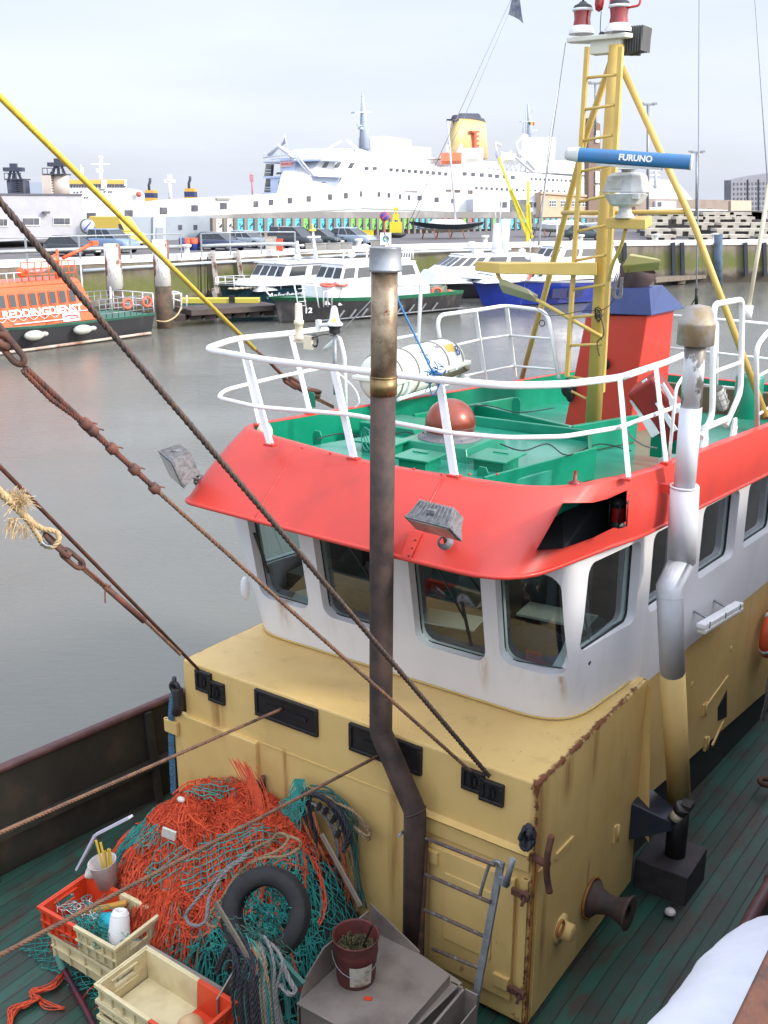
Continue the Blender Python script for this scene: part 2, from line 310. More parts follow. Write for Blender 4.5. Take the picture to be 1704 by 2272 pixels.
class MB:
    def __init__(s, off=(0, 0, 0)): s.v = []; s.f = []; s.sm = []; s.mi = []; s.m = 0; s.off = Vector(off)
    def add(s, vs, fs, sm=False):
        b = len(s.v); s.v += [V(p) - s.off for p in vs]
        for f in fs: s.f.append([b + i for i in f]); s.sm.append(sm); s.mi.append(s.m)
        return s
    def hexa(s, p):  # 8 points: bottom 4 ccw, top 4
        return s.add(p, [(3, 2, 1, 0), (4, 5, 6, 7), (0, 1, 5, 4), (1, 2, 6, 5), (2, 3, 7, 6), (3, 0, 4, 7)])
    def box(s, c, d, rz=0, ry=0, rx=0):
        R = Matrix.Rotation(rz, 3, 'Z') @ Matrix.Rotation(ry, 3, 'Y') @ Matrix.Rotation(rx, 3, 'X'); c = V(c); h = [q / 2 for q in d]
        return s.hexa([c + R @ Vector((sx * h[0], sy * h[1], sz * h[2])) for sz in (-1, 1) for sx, sy in ((-1, -1), (1, -1), (1, 1), (-1, 1))])
    def bb(s, a, b): return s.box(((a[0] + b[0]) / 2, (a[1] + b[1]) / 2, (a[2] + b[2]) / 2), (abs(b[0] - a[0]), abs(b[1] - a[1]), abs(b[2] - a[2])))
    def beam(s, p0, p1, w, h, up=(0, 0, 1)):
        p0, p1 = V(p0), V(p1); d = (p1 - p0).normalized(); u = V(up); sd_ = d.cross(u)
        if sd_.length < 1e-4: sd_ = d.cross(Vector((1, 0, 0)))
        sd_.normalize(); u = sd_.cross(d).normalized(); a = sd_ * w / 2; b = u * h / 2
        return s.hexa([p0 - a - b, p0 + a - b, p1 + a - b, p1 - a - b, p0 - a + b, p0 + a + b, p1 + a + b, p1 - a + b])
    def tube(s, pts, r, n=8, cap=True, sm=True, twist=0):
        pts = [V(p) for p in pts]; T, N = frames(pts); vs = []; fs = []
        for i, p in enumerate(pts):
            B = T[i].cross(N[i]); ri = r[i] if isinstance(r, (list, tuple)) else r
            for k in range(n):
                a = 2 * math.pi * k / n + twist * i; vs.append(p + (N[i] * math.cos(a) + B * math.sin(a)) * ri)
        for i in range(len(pts) - 1):
            for k in range(n): fs.append((i * n + k, i * n + (k + 1) % n, (i + 1) * n + (k + 1) % n, (i + 1) * n + k))
        s.add(vs, fs, sm)
        if cap:
            b = len(s.v) - len(vs)
            s.f.append([b + k for k in reversed(range(n))]); s.f.append([b + (len(pts) - 1) * n + k for k in range(n)]); s.sm += [False, False]; s.mi += [s.m, s.m]
        return s
    def rope(s, pts, r, n=6, strands=3, pitch=None, step=None):
        """laid rope or wire: strands wound round the line"""
        pts = [V(p) for p in pts]; L_ = sum((pts[i + 1] - pts[i]).length for i in range(len(pts) - 1)); pitch = pitch or r * 9; step = step or pitch / 7
        m = max(2, min(420, int(L_ / step))); q = resample(pts, m); T, N = frames(q); d = L_ / m
        for j in range(strands):
            o = []
            for i, p in enumerate(q):
                a = 2 * math.pi * (i * d / pitch + j / strands); B = T[i].cross(N[i]); o.append(p + (N[i] * math.cos(a) + B * math.sin(a)) * r * .52)
            s.tube(o, r * .55, n=5)
        return s
    def cyl(s, p0, p1, r0, r1=None, n=20): return s.tube([p0, p1], [r0, r0 if r1 is None else r1], n)
    def lathe(s, prof, base, axis=(0, 0, 1), n=24, sm=True):
        base = V(base); ax = V(axis).normalized(); u = Vector((1, 0, 0)) if abs(ax.x) < .9 else Vector((0, 1, 0)); u = (u - ax * u.dot(ax)).normalized(); w_ = ax.cross(u); vs = []; fs = []
        for r, h in prof:
            for k in range(n): a = 2 * math.pi * k / n; vs.append(base + ax * h + (u * math.cos(a) + w_ * math.sin(a)) * max(r, 1e-4))
        for i in range(len(prof) - 1):
            for k in range(n): fs.append((i * n + k, i * n + (k + 1) % n, (i + 1) * n + (k + 1) % n, (i + 1) * n + k))
        return s.add(vs, fs, sm)
    def loft(s, rings, closed=True, cap=False, sm=False, wrap=False):
        n = len(rings[0]); vs = [p for r in rings for p in r]; fs = []; m = len(rings)
        for i in range(m if wrap else m - 1):
            for k in range(n if closed else n - 1):
                a = i * n + k; b = i * n + (k + 1) % n; c = ((i + 1) % m) * n + (k + 1) % n; d = ((i + 1) % m) * n + k; fs.append((a, b, c, d))
        s.add(vs, fs, sm)
        if cap:
            b = len(s.v) - len(vs); s.f.append([b + k for k in reversed(range(n))]); s.f.append([b + (m - 1) * n + k for k in range(n)]); s.sm += [False, False]; s.mi += [s.m, s.m]
        return s
    def prism(s, poly, vec, sm=False): vec = V(vec); poly = [V(p) for p in poly]; return s.loft([poly, [p + vec for p in poly]], cap=True, sm=sm)
    def sphere(s, c, r, sc=(1, 1, 1), n=16, half=False, m=10):
        c = V(c); vs = []; fs = []; a0 = 0 if half else -math.pi / 2
        for i in range(m + 1):
            la = a0 + (math.pi / 2 - a0) * i / m
            for k in range(n): a = 2 * math.pi * k / n; vs.append(c + Vector((math.cos(la) * math.cos(a) * sc[0], math.cos(la) * math.sin(a) * sc[1], math.sin(la) * sc[2])) * r)
        for i in range(m):
            for k in range(n): fs.append((i * n + k, i * n + (k + 1) % n, (i + 1) * n + (k + 1) % n, (i + 1) * n + k))
        return s.add(vs, fs, True)
    def torus(s, c, R, r, axis=(0, 0, 1), n=24, m=8, sc=1):
        c = V(c); ax = V(axis).normalized(); u = Vector((1, 0, 0)) if abs(ax.x) < .9 else Vector((0, 1, 0)); u = (u - ax * u.dot(ax)).normalized(); w_ = ax.cross(u); vs = []; fs = []
        for i in range(n):
            a = 2 * math.pi * i / n; d = u * math.cos(a) + w_ * math.sin(a)
            for k in range(m): b = 2 * math.pi * k / m; vs.append(c + d * (R + r * math.cos(b)) + ax * r * sc * math.sin(b))
        for i in range(n):
            for k in range(m): fs.append((i * m + k, ((i + 1) % n) * m + k, ((i + 1) % n) * m + (k + 1) % m, i * m + (k + 1) % m))
        return s.add(vs, fs, True)
    def build(s, name, mat, parent=None, bevel=0, kind=None, label=None, cat=None, group=None, seg=2):
        me = bpy.data.meshes.new(name); me.from_pydata([tuple(p) for p in s.v], [], s.f)
        for m in (mat if isinstance(mat, (list, tuple)) else [mat]): me.materials.append(m)
        me.polygons.foreach_set('use_smooth', s.sm); me.polygons.foreach_set('material_index', s.mi); me.update()
        if len(s.f) < 30000:
            b = bmesh.new(); b.from_mesh(me); bmesh.ops.recalc_face_normals(b, faces=b.faces); b.to_mesh(me); b.free()
        o = bpy.data.objects.new(name, me); COL.objects.link(o)
        if parent: o.parent = parent
        else: o.location = s.off
        if bevel: b = o.modifiers.new('bevel', 'BEVEL'); b.width = bevel; b.segments = seg; b.limit_method = 'ANGLE'; b.angle_limit = math.radians(35)
        tagp(o, label, cat, group, kind); return o
def resample(pts, m):
    L_ = [0]
    for i in range(len(pts) - 1): L_.append(L_[-1] + (pts[i + 1] - pts[i]).length)
    o = []; j = 0
    for i in range(m + 1):
        t = L_[-1] * i / m
        while j < len(pts) - 2 and L_[j + 1] < t: j += 1
        d = L_[j + 1] - L_[j]; o.append(pts[j].lerp(pts[j + 1], 0 if d < 1e-9 else min(1, (t - L_[j]) / d)))
    return o
def tagp(o, label=None, cat=None, group=None, kind=None):
    if label: o['label'] = label
    if cat: o['category'] = cat
    if group: o['group'] = group
    if kind: o['kind'] = kind
def thing(name, label, cat, loc=(0, 0, 0), rz=0, group=None):
    o = bpy.data.objects.new(name, None); COL.objects.link(o); o.empty_display_size = .2
    o.location = loc; o.rotation_euler = (0, 0, rz); tagp(o, label, cat, group); return o
def bthing(name, label, cat, l, group=None):   # thing standing on the trawler, authored in the trawler's axes
    return thing(name, label, cat, wor(l), TH, group)
def bmesh1(mb, name, mat, label, cat, group=None, bevel=0):   # one-mesh thing in trawler axes
    o = mb.build(name, mat, None, bevel, None, label, cat, group); o.location = wor(mb.off); o.rotation_euler = (0, 0, TH); return o
def copy_tree(o, parent=None):
    c = o.copy(); COL.objects.link(c)
    if parent: c.parent = parent
    for ch in list(o.children): copy_tree(ch, c)
    return c
def text(body, size, mat, parent, org, xd, yd, depth=.004, name='lettering', off=(0, 0, 0), shear=0, bold=0):
    cu = bpy.data.curves.new('txt', 'FONT'); cu.body = body; cu.size = size; cu.extrude = depth; cu.shear = shear; cu.offset = bold; cu.resolution_u = 3
    o = bpy.data.objects.new('txt', cu); COL.objects.link(o); bpy.context.view_layer.update()
    me = bpy.data.meshes.new_from_object(o.evaluated_get(bpy.context.evaluated_depsgraph_get())); bpy.data.objects.remove(o)
    x = V(xd).normalized(); y = (V(yd) - x * V(yd).dot(x)).normalized(); z = x.cross(y)
    org = V(org) - V(off); me.transform(Matrix(((x.x, y.x, z.x, org.x), (x.y, y.y, z.y, org.y), (x.z, y.z, z.z, org.z), (0, 0, 0, 1))))
    me.materials.clear(); me.materials.append(mat); me.name = name
    q = bpy.data.objects.new(name, me); COL.objects.link(q)
    if parent: q.parent = parent
    return q
def bil(P, u, v): return (P[0] * (1 - u) + P[1] * u) * (1 - v) + (P[3] * (1 - u) + P[2] * u) * v
def face_panel(mb, P, u0, u1, v0, v1, push=.02, th=.03, rnd=0):
    """thin panel on the quad face P (4 points, ccw seen from outside)"""
    P = [V(p) for p in P]; n = (P[1] - P[0]).cross(P[3] - P[0]).normalized()
    q = [bil(P, u0, v0), bil(P, u1, v0), bil(P, u1, v1), bil(P, u0, v1)]
    if rnd:
        q = fillet(q + [q[0], q[1]], rnd, 3)[1:]; q = q[3:-1] if len(q) > 8 else q
        q = [p for p in q]
    return mb.prism([p + n * (push - th) for p in q], n * th)
def rrect(w, h, r, k=4):
    o = []
    for cx, cy, a0 in ((w / 2 - r, h / 2 - r, 0), (-w / 2 + r, h / 2 - r, 90), (-w / 2 + r, -h / 2 + r, 180), (w / 2 - r, -h / 2 + r, 270)):
        for j in range(k + 1): a = math.radians(a0 + 90 * j / k); o.append((cx + r * math.cos(a), cy + r * math.sin(a)))
    return o
# ================================================================== SETTING
QZ = 4.0
def struct(mb, name, mat): return mb.build(name, mat, None, kind='structure')
mb = MB()
mb.add([(-1500, -60, 0), (1500, -60, 0), (1500, 2500, 0), (-1500, 2500, 0)], [(0, 1, 2, 3)]); struct(mb, 'water', waterm)
# far quay edge line (world x, y)
def qpt(px, py): p = wz(px, py, QZ); return (p.x, p.y)
qe = [qpt(-420, 603), qpt(0, 581), qpt(400, 566), qpt(860, 546), qpt(1300, 537.5), qpt(1760, 533), qpt(2300, 528)]
qe = [(p.x, p.y) for p in smooth([Vector((a, b, 0)) for a, b in qe], 5)]
mb = MB()
n = len(qe)
mb.add([(x, y, QZ) for x, y in qe] + [(x * 1.0 + (-60 if i == 0 else 60 if i == n - 1 else 0), 178, QZ) for i, (x, y) in enumerate(qe)], [(i, i + 1, n + i + 1, n + i) for i in range(n - 1)])
struct(mb, 'quay_ground', asphalt)
mb = MB(); mb.loft([[Vector((x, y - .02, -1)) for x, y in qe], [Vector((x, y - .02, QZ - .02)) for x, y in qe]], closed=False)
tagp(mb.build('quay_wall', quaym), 'mossy concrete quay wall on the far side of the dock', 'quay wall')
mb = MB(); mb.loft([[Vector((x, y - .12, QZ - .38)) for x, y in qe], [Vector((x, y - .12, QZ + .10)) for x, y in qe], [Vector((x, y + .55, QZ + .10)) for x, y in qe], [Vector((x, y + .55, QZ - .1)) for x, y in qe]], closed=False)
tagp(mb.build('quay_coping', coping), 'long white painted coping along the far quay edge', 'coping')
# near quay that the photographer stands on
mb = MB((2.3, 0, 0)); mb.bb((2.32, -16, -1), (40, 45, 6.38)); o = struct(mb, 'near_quay', concrete); o.location = wor((2.3, 0, 0)); o.rotation_euler = (0, 0, TH)
mb = MB((2.2, -3.6, 6.3)); mb.bb((2.305, -16, 6.02), (2.318, 3, 6.38)); mb.bb((2.30, -16, 6.382), (2.7, 3, 6.405))
bmesh1(mb, 'quay_edge_beam', rusty, 'flaking rusty steel beam capping the quay edge beside the white wrapped fender', 'beam', bevel=.02)

# ================================================================== THE TRAWLER
T = bthing('fishing_trawler', 'cream yellow fishing trawler with white wheelhouse, red visor and green roof deck', 'fishing boat', (0, 0, 0))
def part(mb, name, mat, parent=T, **k): return mb.build(name, mat, parent, **k)
def sh(y): return -.075 * max(0, y - 1)
def dz(y): return 1.95 - .085 * max(0, y - 1)
# hull, deck, bulwarks
ys = [-14, -9, -6, -3, -1, 0, 1, 2, 3, 4.5, 6, 8, 11, 15]
def lxb(y): return -4.88 + .13 * (y + 1) + (0.012 * (y + 1) ** 2 if y > 1 else (.02 * (y + 1) ** 2 if y < -1 else 0))
def rxb(y): return 1.28 - (.02 * (y + 1) ** 2 if y < -1 else 0) - (.008 * y * y if y > 4 else 0)
mb = MB(); mb.loft([[Vector((lxb(y) + .02, y, dz(y))), Vector((rxb(y) - .02, y, dz(y)))] for y in ys], closed=False); part(mb, 'deck', deckm)
mb = MB()
mb.loft([[Vector((lxb(y) - .07, y, 3.0 + sh(y))), Vector((lxb(y) - .0, y, 1.6 + sh(y))), Vector((lxb(y) + .15, y, -.6)), Vector((rxb(y) - .15, y, -.6)), Vector((rxb(y) + .0, y, 1.6 + sh(y))), Vector((rxb(y) + .05, y, 3.0 + sh(y)))] for y in ys], closed=False, sm=False)
part(mb, 'hull', black)
mb = MB()
bwm = M('bulwark_dark', (.022, .02, .014), (.05, .032, .022), 2.5, .45, .75, rough=.6, bump=.1, stretch=(1, 1, 1), rust=.66, rscale=6, rc=(.06, .025, .015))
railm = M('rail_maroon', (.075, .03, .032), (.12, .055, .045), 8, .4, .7, rough=.5)
mb = MB(); mb.loft([[Vector((lxb(y) - .03, y, 2.98 + sh(y))), Vector((lxb(y), y, dz(y) - .05))] for y in ys], closed=False)
mb.loft([[Vector((lxb(y), y, 2.42 + sh(y))), Vector((lxb(y) + .11, y, 2.42 + sh(y))), Vector((lxb(y) + .11, y, 2.36 + sh(y))), Vector((lxb(y) + .0, y, 2.33 + sh(y)))] for y in ys], closed=False)
for y in (-5.2, -3.2, -1.25, .55, 2.5): mb.beam((lxb(y) + .02, y, 2.97), (lxb(y) + .10, y, 1.9), .05, .07, (0, 1, 0))
part(mb, 'bulwark', bwm)
mb = MB(); mb.tube([(lxb(y) - .03, y, 3.0 + sh(y)) for y in ys], .045, 10); part(mb, 'bulwark_rail', railm)
mb = MB(); mb.loft([[Vector((rxb(y) + .03, y, 2.98 + sh(y))), Vector((rxb(y), y, dz(y) - .05))] for y in ys], closed=False)
for y in (-2.2, -.4, 1.6, 3.6, 5.6): mb.beam((rxb(y) - .02, y, 2.97 + sh(y)), (rxb(y) - .10, y, 1.9 + sh(y)), .05, .07, (0, 1, 0))
part(mb, 'bulwark', bwm)
mb = MB(); mb.tube([(rxb(y) + .03, y, 3.0 + sh(y)) for y in ys], .05, 10); part(mb, 'bulwark_rail', railm)

# deckhouse
mb = MB(); mb.hexa([Vector(p) for p in ((-3.5, 0, 2.0), (0, 0, 2.0), (0, 2.07, 2.02), (-3.5, 2.07, 2.02), (-3.5, 0, 4.1), (0, 0, 4.1), (0, 2.07, 4.07), (-3.5, 2.07, 4.07))])
mb.hexa([Vector(p) for p in ((-3.49, 2.0, 2.62), (-.074, 2.0, 2.72), (-.074, 9, 1.55), (-3.43, 9, 1.55), (-3.43, 2.0, 4.05 + sh(2)), (-.074, 2.0, 4.08 + sh(2)), (-.074, 9, 4.08 + sh(9)), (-3.43, 9, 4.08 + sh(9)))])
part(mb, 'deckhouse', hyel, bevel=.018)
mb = MB(); mb.hexa([Vector(p) for p in ((-3.4, .05, 1.5), (-.05, .05, 1.5), (-.05, 2.0, 1.5), (-3.4, 2.0, 1.5), (-3.4, .05, 2.0), (-.05, .05, 2.0), (-.05, 2.0, 2.02), (-3.4, 2.0, 2.02))])
mb.hexa([Vector(p) for p in ((-3.3, 2.0, 1.2), (-.25, 2.0, 1.2), (-.10, 9, .6), (-3.3, 9, .6), (-3.3, 2.0, 2.75), (-.25, 2.0, 2.75), (-.10, 9, 1.7), (-3.3, 9, 1.7))])
part(mb, 'lower_house_wall', black)
# bracket fin between panel and pipe
mb = MB(); mb.add([Vector(p) for p in ((-.075, 2.07, 4.05), (-.075, 2.07, 2.7), (.16, 1.98, 2.55), (.03, 2.05, 4.0))], [(0, 1, 2, 3)]); part(mb, 'gusset_plate', hyel)
# doors and raised seams of the front and side
def yd(mb, x0, x1, z0, z1, t=.04, y=0): mb.bb((x0, y - t, z0), (x1, y + .01, z1))
mb = MB(); yd(mb, -3.62, -2.62, 2.06, 3.57, .045); dr = part(mb, 'door', hyel, bevel=.012)
mb = MB(); mb.box((-3.62, -.07, 3.42), (.16, .03, .12)); mb.cyl((-3.7, -.06, 3.36), (-3.7, -.06, 3.48), .02); part(mb, 'hinge', hyel, dr)
mb = MB(); mb.box((-2.64, -.07, 3.2), (.14, .03, .05)); mb.torus((-2.6, -.09, 3.19), .035, .01, (0, 1, 0)); mb.cyl((-2.56, -.03, 3.13), (-2.56, -.03, 3.27), .018); mb.tube(smooth([(-2.66, -.1, 3.18), (-2.69, -.1, 3.05), (-2.66, -.1, 2.95), (-2.64, -.1, 3.06), (-2.63, -.09, 3.18)]), .004, 5); part(mb, 'latch', rusty, dr)
mb = MB(); yd(mb, -.86, -.13, 2.2, 3.28, .04); mb.bb((-.72, -.052, 2.5), (-.3, -.04, 3.1)); dr = part(mb, 'door', hyel, bevel=.012)
mb = MB()
for z in (3.2, 2.36): part(MB().box((-.84 if z > 3 else -.2, -.055, z), (.13, .03, .1)), 'hinge', hyel, dr)
mb = MB()
for z in (3.22, 2.36): mb = MB(); mb.box((-.06, -.08, z), (.14, .03, .05)); mb.torus((-.02, -.1, z), .03, .01, (0, 1, 0)); mb.cyl((-.02, -.14, z - .05), (-.02, -.05, z + .03), .012); part(mb, 'latch', rusty, dr)
mb = MB(); yd(mb, -.98, -.03, 3.38, 3.52, .03); mb.hexa([Vector(p) for p in ((-.98, -.03, 3.5), (-.03, -.03, 3.5), (-.03, 0, 3.5), (-.98, 0, 3.5), (-.98, -.055, 3.53), (-.03, -.055, 3.53), (-.03, 0, 3.55), (-.98, 0, 3.55))])
yd(mb, -2.6, -1.0, 3.56, 3.572, .006)
for q in ((-.13, -.03), (-.02, .03)): pass
mb.bb((-.09, -.03, 2.05), (-.03, .0, 3.3)); mb.bb((.0, .06, 2.05), (.012, .13, 3.35))
part(mb, 'panel_frame', hyel)
mb = MB(); mb.bb((-.075, -.012, 2.05), (-.045, .0, 3.3)); mb.bb((-.004, -.012, 2.0), (.008, .012, 3.5))
part(mb, 'rust_seam', M('rust_orange', (.33, .13, .02), (.10, .035, .015), 6, .45, .65, rough=.8, bump=.2))
# fairlead plates with slots
blk = M('greasy_black', (.013, .012, .012), (.035, .022, .018), 8, .5, .75, rough=.45, bump=.2)
def slotplate(x0, x1, z0, z1, slot):
    mb = MB(); yd(mb, x0, x1, z0, z1, .014); 
    mb.bb((x0, -.03, z1 - .03), (x1, -.012, z1)); mb.bb((x0, -.03, z0), (x1, -.012, z0 + .03)); mb.bb((x0, -.03, z0 + .03), (x0 + .03, -.012, z1 - .03)); mb.bb((x1 - .03, -.03, z0 + .03), (x1, -.012, z1 - .03))
    p = part(mb, 'fairlead_plate', blk, bevel=.006)
    mb = MB(); c = ((x0 + x1) / 2, (z0 + z1) / 2); mb.prism([(c[0] + a, -.02, c[1] + b) for a, b in rrect(slot[0], slot[1], slot[1] * .49)], (0, -.012, 0)); part(mb, 'slot', blacki, p)
slotplate(-2.63, -1.96, 3.83, 4.075, (.46, .035)); slotplate(-1.64, -.96, 3.83, 4.07, (.42, .035))
for a in ((-3.33, -3.14, 3.86, 4.06), (-3.18, -2.99, 3.80, 4.0), (-.61, -.42, 3.86, 4.04), (-.46, -.26, 3.82, 4.0)): slotplate(*a, (.07, .10))
# wheelhouse ring plan
WX0, WX1 = -3.52, -.07
def plan(z, i=0.0, aft=8.8):
    t = max(0, min(1, (z - 4.05) / 1.3)); f = .84 - .18 * (z - 4.1) + i; c = .13 - .09 * t
    cor = [Vector((WX0 + i, 2.07, 0)), Vector((WX0 + c * .5 + i * .6, f, 0)), Vector((WX1 - c - i * .6, f, 0)), Vector((WX1 - i, 2.07, 0)), Vector((WX1 - i, aft - i, 0)), Vector((WX0 + i, aft - i, 0))]
    rr = [.3, .40 - .27 * t, .40 - .27 * t, .3, .02, .02]; o = []; n = 6
    for k in range(n):
        a = cor[k - 1] - cor[k]; b = cor[(k + 1) % n] - cor[k]; q = rr[k]; p0 = cor[k] + a.normalized() * q; p2 = cor[k] + b.normalized() * q
        for j in range(7): s_ = j / 6; o.append((1 - s_) ** 2 * p0 + 2 * s_ * (1 - s_) * cor[k] + s_ * s_ * p2)
    return [Vector((p.x, p.y, z + sh(p.y))) for p in o]
mb = MB(); mb.loft([plan(4.04), plan(4.4), plan(5.0), plan(5.62), plan(5.62, .14), plan(5.0, .14), plan(4.4, .14), plan(4.04, .14)], wrap=True, sm=False)
wall = part(mb, 'wheelhouse', wallw)
fw = [(-3.24, -2.66, 4.50), (-2.50, -1.78, 4.49), (-1.53, -.87, 4.48), (-.74, -.20, 4.53)]; TOPZ = 5.40
sw = [(.90, 1.86), (2.12, 3.02), (3.40, 4.55), (4.88, 6.15), (6.45, 7.7)]
def frontpoly(x0, x1, z0, z1, r=.09): cx, cz = (x0 + x1) / 2, (z0 + z1) / 2; return [(cx + a, cz + b) for a, b in rrect(x1 - x0, z1 - z0, r)]
cb = MB(); cs = MB()
for x0, x1, z0 in fw: cb.prism([(a, .25, b) for a, b in frontpoly(x0, x1, z0, TOPZ, .11)], (0, .69, 0))
for k, (y0, y1) in enumerate(sw):
    for xs in ((-.235, .40), (WX0 - .15, .33)):
        cs.prism([(xs[0], a, b + sh(a)) for a, b in frontpoly(y0, y1, 4.71, 5.43)], (xs[1], 0, 0))
def boolcut(o, cbmb, parent=T):
    c = cbmb.build('cutter', black, parent); m = o.modifiers.new('cut', 'BOOLEAN'); m.object = c; m.solver = 'EXACT'; m.operation = 'DIFFERENCE'
    bpy.context.view_layer.update(); me = bpy.data.meshes.new_from_object(o.evaluated_get(bpy.context.evaluated_depsgraph_get()))
    o.modifiers.clear(); o.data = me; me.name = o.name; cm = c.data; bpy.data.objects.remove(c); bpy.data.meshes.remove(cm)
boolcut(wall, cb); boolcut(wall, cs)
for p in wall.data.polygons: p.use_smooth = True
m = wall.modifiers.new('bevel', 'BEVEL'); m.width = .02; m.segments = 3; m.limit_method = 'ANGLE'; m.angle_limit = math.radians(50)
try: wall.data.set_sharp_from_angle(angle=math.radians(40))
except Exception: pass
def yat(x, z, i):
    R = plan(z, i); q = [p for p in R if p.y < 2.2]; q.sort(key=lambda p: p.x)
    for a, b in zip(q, q[1:]):
        if a.x <= x <= b.x and b.x > a.x: t = (x - a.x) / (b.x - a.x); return a.y + (b.y - a.y) * t
    return q[0].y
for x0, x1, z0 in fw:
    mb = MB(); xs = [x0 - .03 + (x1 - x0 + .06) * k / 10 for k in range(11)]
    mb.loft([[Vector((x, yat(x, z, .10), z)) for x in xs] for z in (z0 - .03, 5.0, TOPZ + .03)], closed=False, sm=True)
    wn = part(mb, 'window', glass)
    mb = MB(); mb.tube([(a, yat(a, b, .095) - .004, b) for a, b in frontpoly(x0, x1, z0, TOPZ)] + [(x1, yat(x1, (z0 + TOPZ) / 2, .095) - .004, TOPZ - .12)], .008, 6, cap=False); part(mb, 'gasket', rubber, wn)
for y0, y1 in sw:
    for xx, sg in ((WX1 - .10, 1), (WX0 + .10, -1)):
        mb = MB(); mb.add([(xx, y0 - .03, 4.68 + sh(y0)), (xx, y1 + .03, 4.68 + sh(y1)), (xx, y1 + .03, 5.46 + sh(y1)), (xx, y0 - .03, 5.46 + sh(y0))], [(0, 1, 2, 3)]); wn = part(mb, 'window', glass)
        pp = frontpoly(y0, y1, 4.71, 5.43); mb = MB(); mb.tube([(xx + .006 * sg, a, b + sh(a)) for a, b in pp + [pp[0]]], .010, 6, cap=False); part(mb, 'gasket', rubber, wn)
mb = MB(); mb.tube([Vector((p.x, p.y - .004, 4.105)) for p in plan(4.08, -.008) if p.y < 2.05][1:-1], .009, 6); part(mb, 'sealing_bead', yel)
# wipers, mirror
def wiper(a, b, c):
    mb = MB(); mb.tube([a, b], .009, 6); mb.beam(b + (c - b) * -.45, b + (c - b) * .55, .012, .025); mb.cyl(a + Vector((0, .03, 0)), a + Vector((0, -.03, 0)), .022); part(mb, 'wiper', black)
wiper(Vector((-1.30, .60, 5.36)), Vector((-.98, .63, 4.86)), Vector((-.92, .69, 4.48))); wiper(Vector((-3.16, .62, 5.36)), Vector((-3.12, .66, 5.0)), Vector((-3.02, .72, 4.62))); wiper(Vector((-2.2, .62, 5.36)), Vector((-1.9, .66, 4.98)), Vector((-1.82, .7, 4.6)))
mb = MB(); mb.sphere((-3.50, .84, 4.50), .08, (.5, .6, 1.5)); part(mb, 'side_bulge', wallw)
# interior
mb = MB(); mb.bb((-3.3, 1.0, 4.30), (-.33, 1.5, 4.46)); mb.bb((-3.3, 1.2, 4.46), (-.9, 1.5, 4.60)); mb.bb((-3.3, 8.3, 4.0), (-.2, 8.4, 5.5)); mb.bb((-3.15, 1.15, 3.9), (-.42, 8.4, 4.15)); part(mb, 'console', M('console_wood', (.13, .085, .045), (.07, .05, .03), 4, rough=.5), bevel=.01)
mb = MB(); mb.hexa([Vector(q) for q in ((-3.36, .9, 5.50), (-.14, .9, 5.50), (-.14, 8.5, 4.95), (-3.36, 8.5, 4.95), (-3.36, .9, 5.54), (-.14, .9, 5.54), (-.14, 8.5, 4.99), (-3.36, 8.5, 4.99))]); mb.bb((-3.30, 3.0, 4.2), (-1.9, 3.06, 5.5)); mb.bb((-1.2, 2.0, 4.2), (-.75, 2.5, 5.0)); mb.bb((-2.6, 1.9, 4.2), (-2.1, 2.4, 5.1)); mb.bb((-2.95, 1.4, 4.75), (-2.55, 1.6, 5.05)); part(mb, 'cabin_interior', M('interior_dark', (.035, .03, .028), (.06, .05, .04), 3, rough=.7))
mb = MB(); mb.sphere((-.62, 1.18, 4.58), .3, (1.1, .5, .38)); mb.sphere((-.35, 1.1, 4.56), .22, (1, .6, .45)); part(mb, 'jacket', M('navy_cloth', (.01, .012, .03), (.02, .022, .05), 10, rough=.9, bump=.4, bscale=12))
mb = MB(); mb.box((-.52, 1.08, 4.52), (.26, .12, .1), .1); part(mb, 'red_box', redd)
mb = MB(); mb.box((-.52, .9, 4.475), (.24, .12, .01), .3); mb.box((-2.9, 1.05, 4.475), (.3, .2, .01), .4); mb.box((-2.95, 1.1, 4.49), (.2, .16, .01), -.3); mb.box((-1.4, 1.1, 4.61), (.5, .3, .012), .2); mb.box((-.62, 1.5, 4.70), (.6, .3, .02), .1); part(mb, 'papers', M('paper', (.55, .53, .46), rough=.7))

# ---- visor / roof
def rr6(cor, rr, n=7):
    o = []; m_ = len(cor)
    for k in range(m_):
        a = cor[k - 1] - cor[k]; b = cor[(k + 1) % m_] - cor[k]; q = rr[k]; p0 = cor[k] + a.normalized() * q; p2 = cor[k] + b.normalized() * q
        for j in range(n): s_ = j / (n - 1); o.append((1 - s_) ** 2 * p0 + 2 * s_ * (1 - s_) * cor[k] + s_ * s_ * p2)
    return o
VC = [(-3.52, 1.5), (-3.42, 0.02), (-1.75, -.07), (-.22, -.10), (.06, 1.25), (.10, 5.0), (.10, 9), (-3.62, 9), (-3.58, 5)]
VT = [(-3.52, 1.6), (-3.46, .78), (-1.75, .37), (-.22, .50), (.045, 1.35), (.08, 5.0), (.08, 9), (-3.60, 9), (-3.56, 5)]
RB = [.2, .16, .6, .42, .4, .3, .02, .02, .3]; RT = [.2, .22, .6, .40, .4, .3, .02, .02, .3]
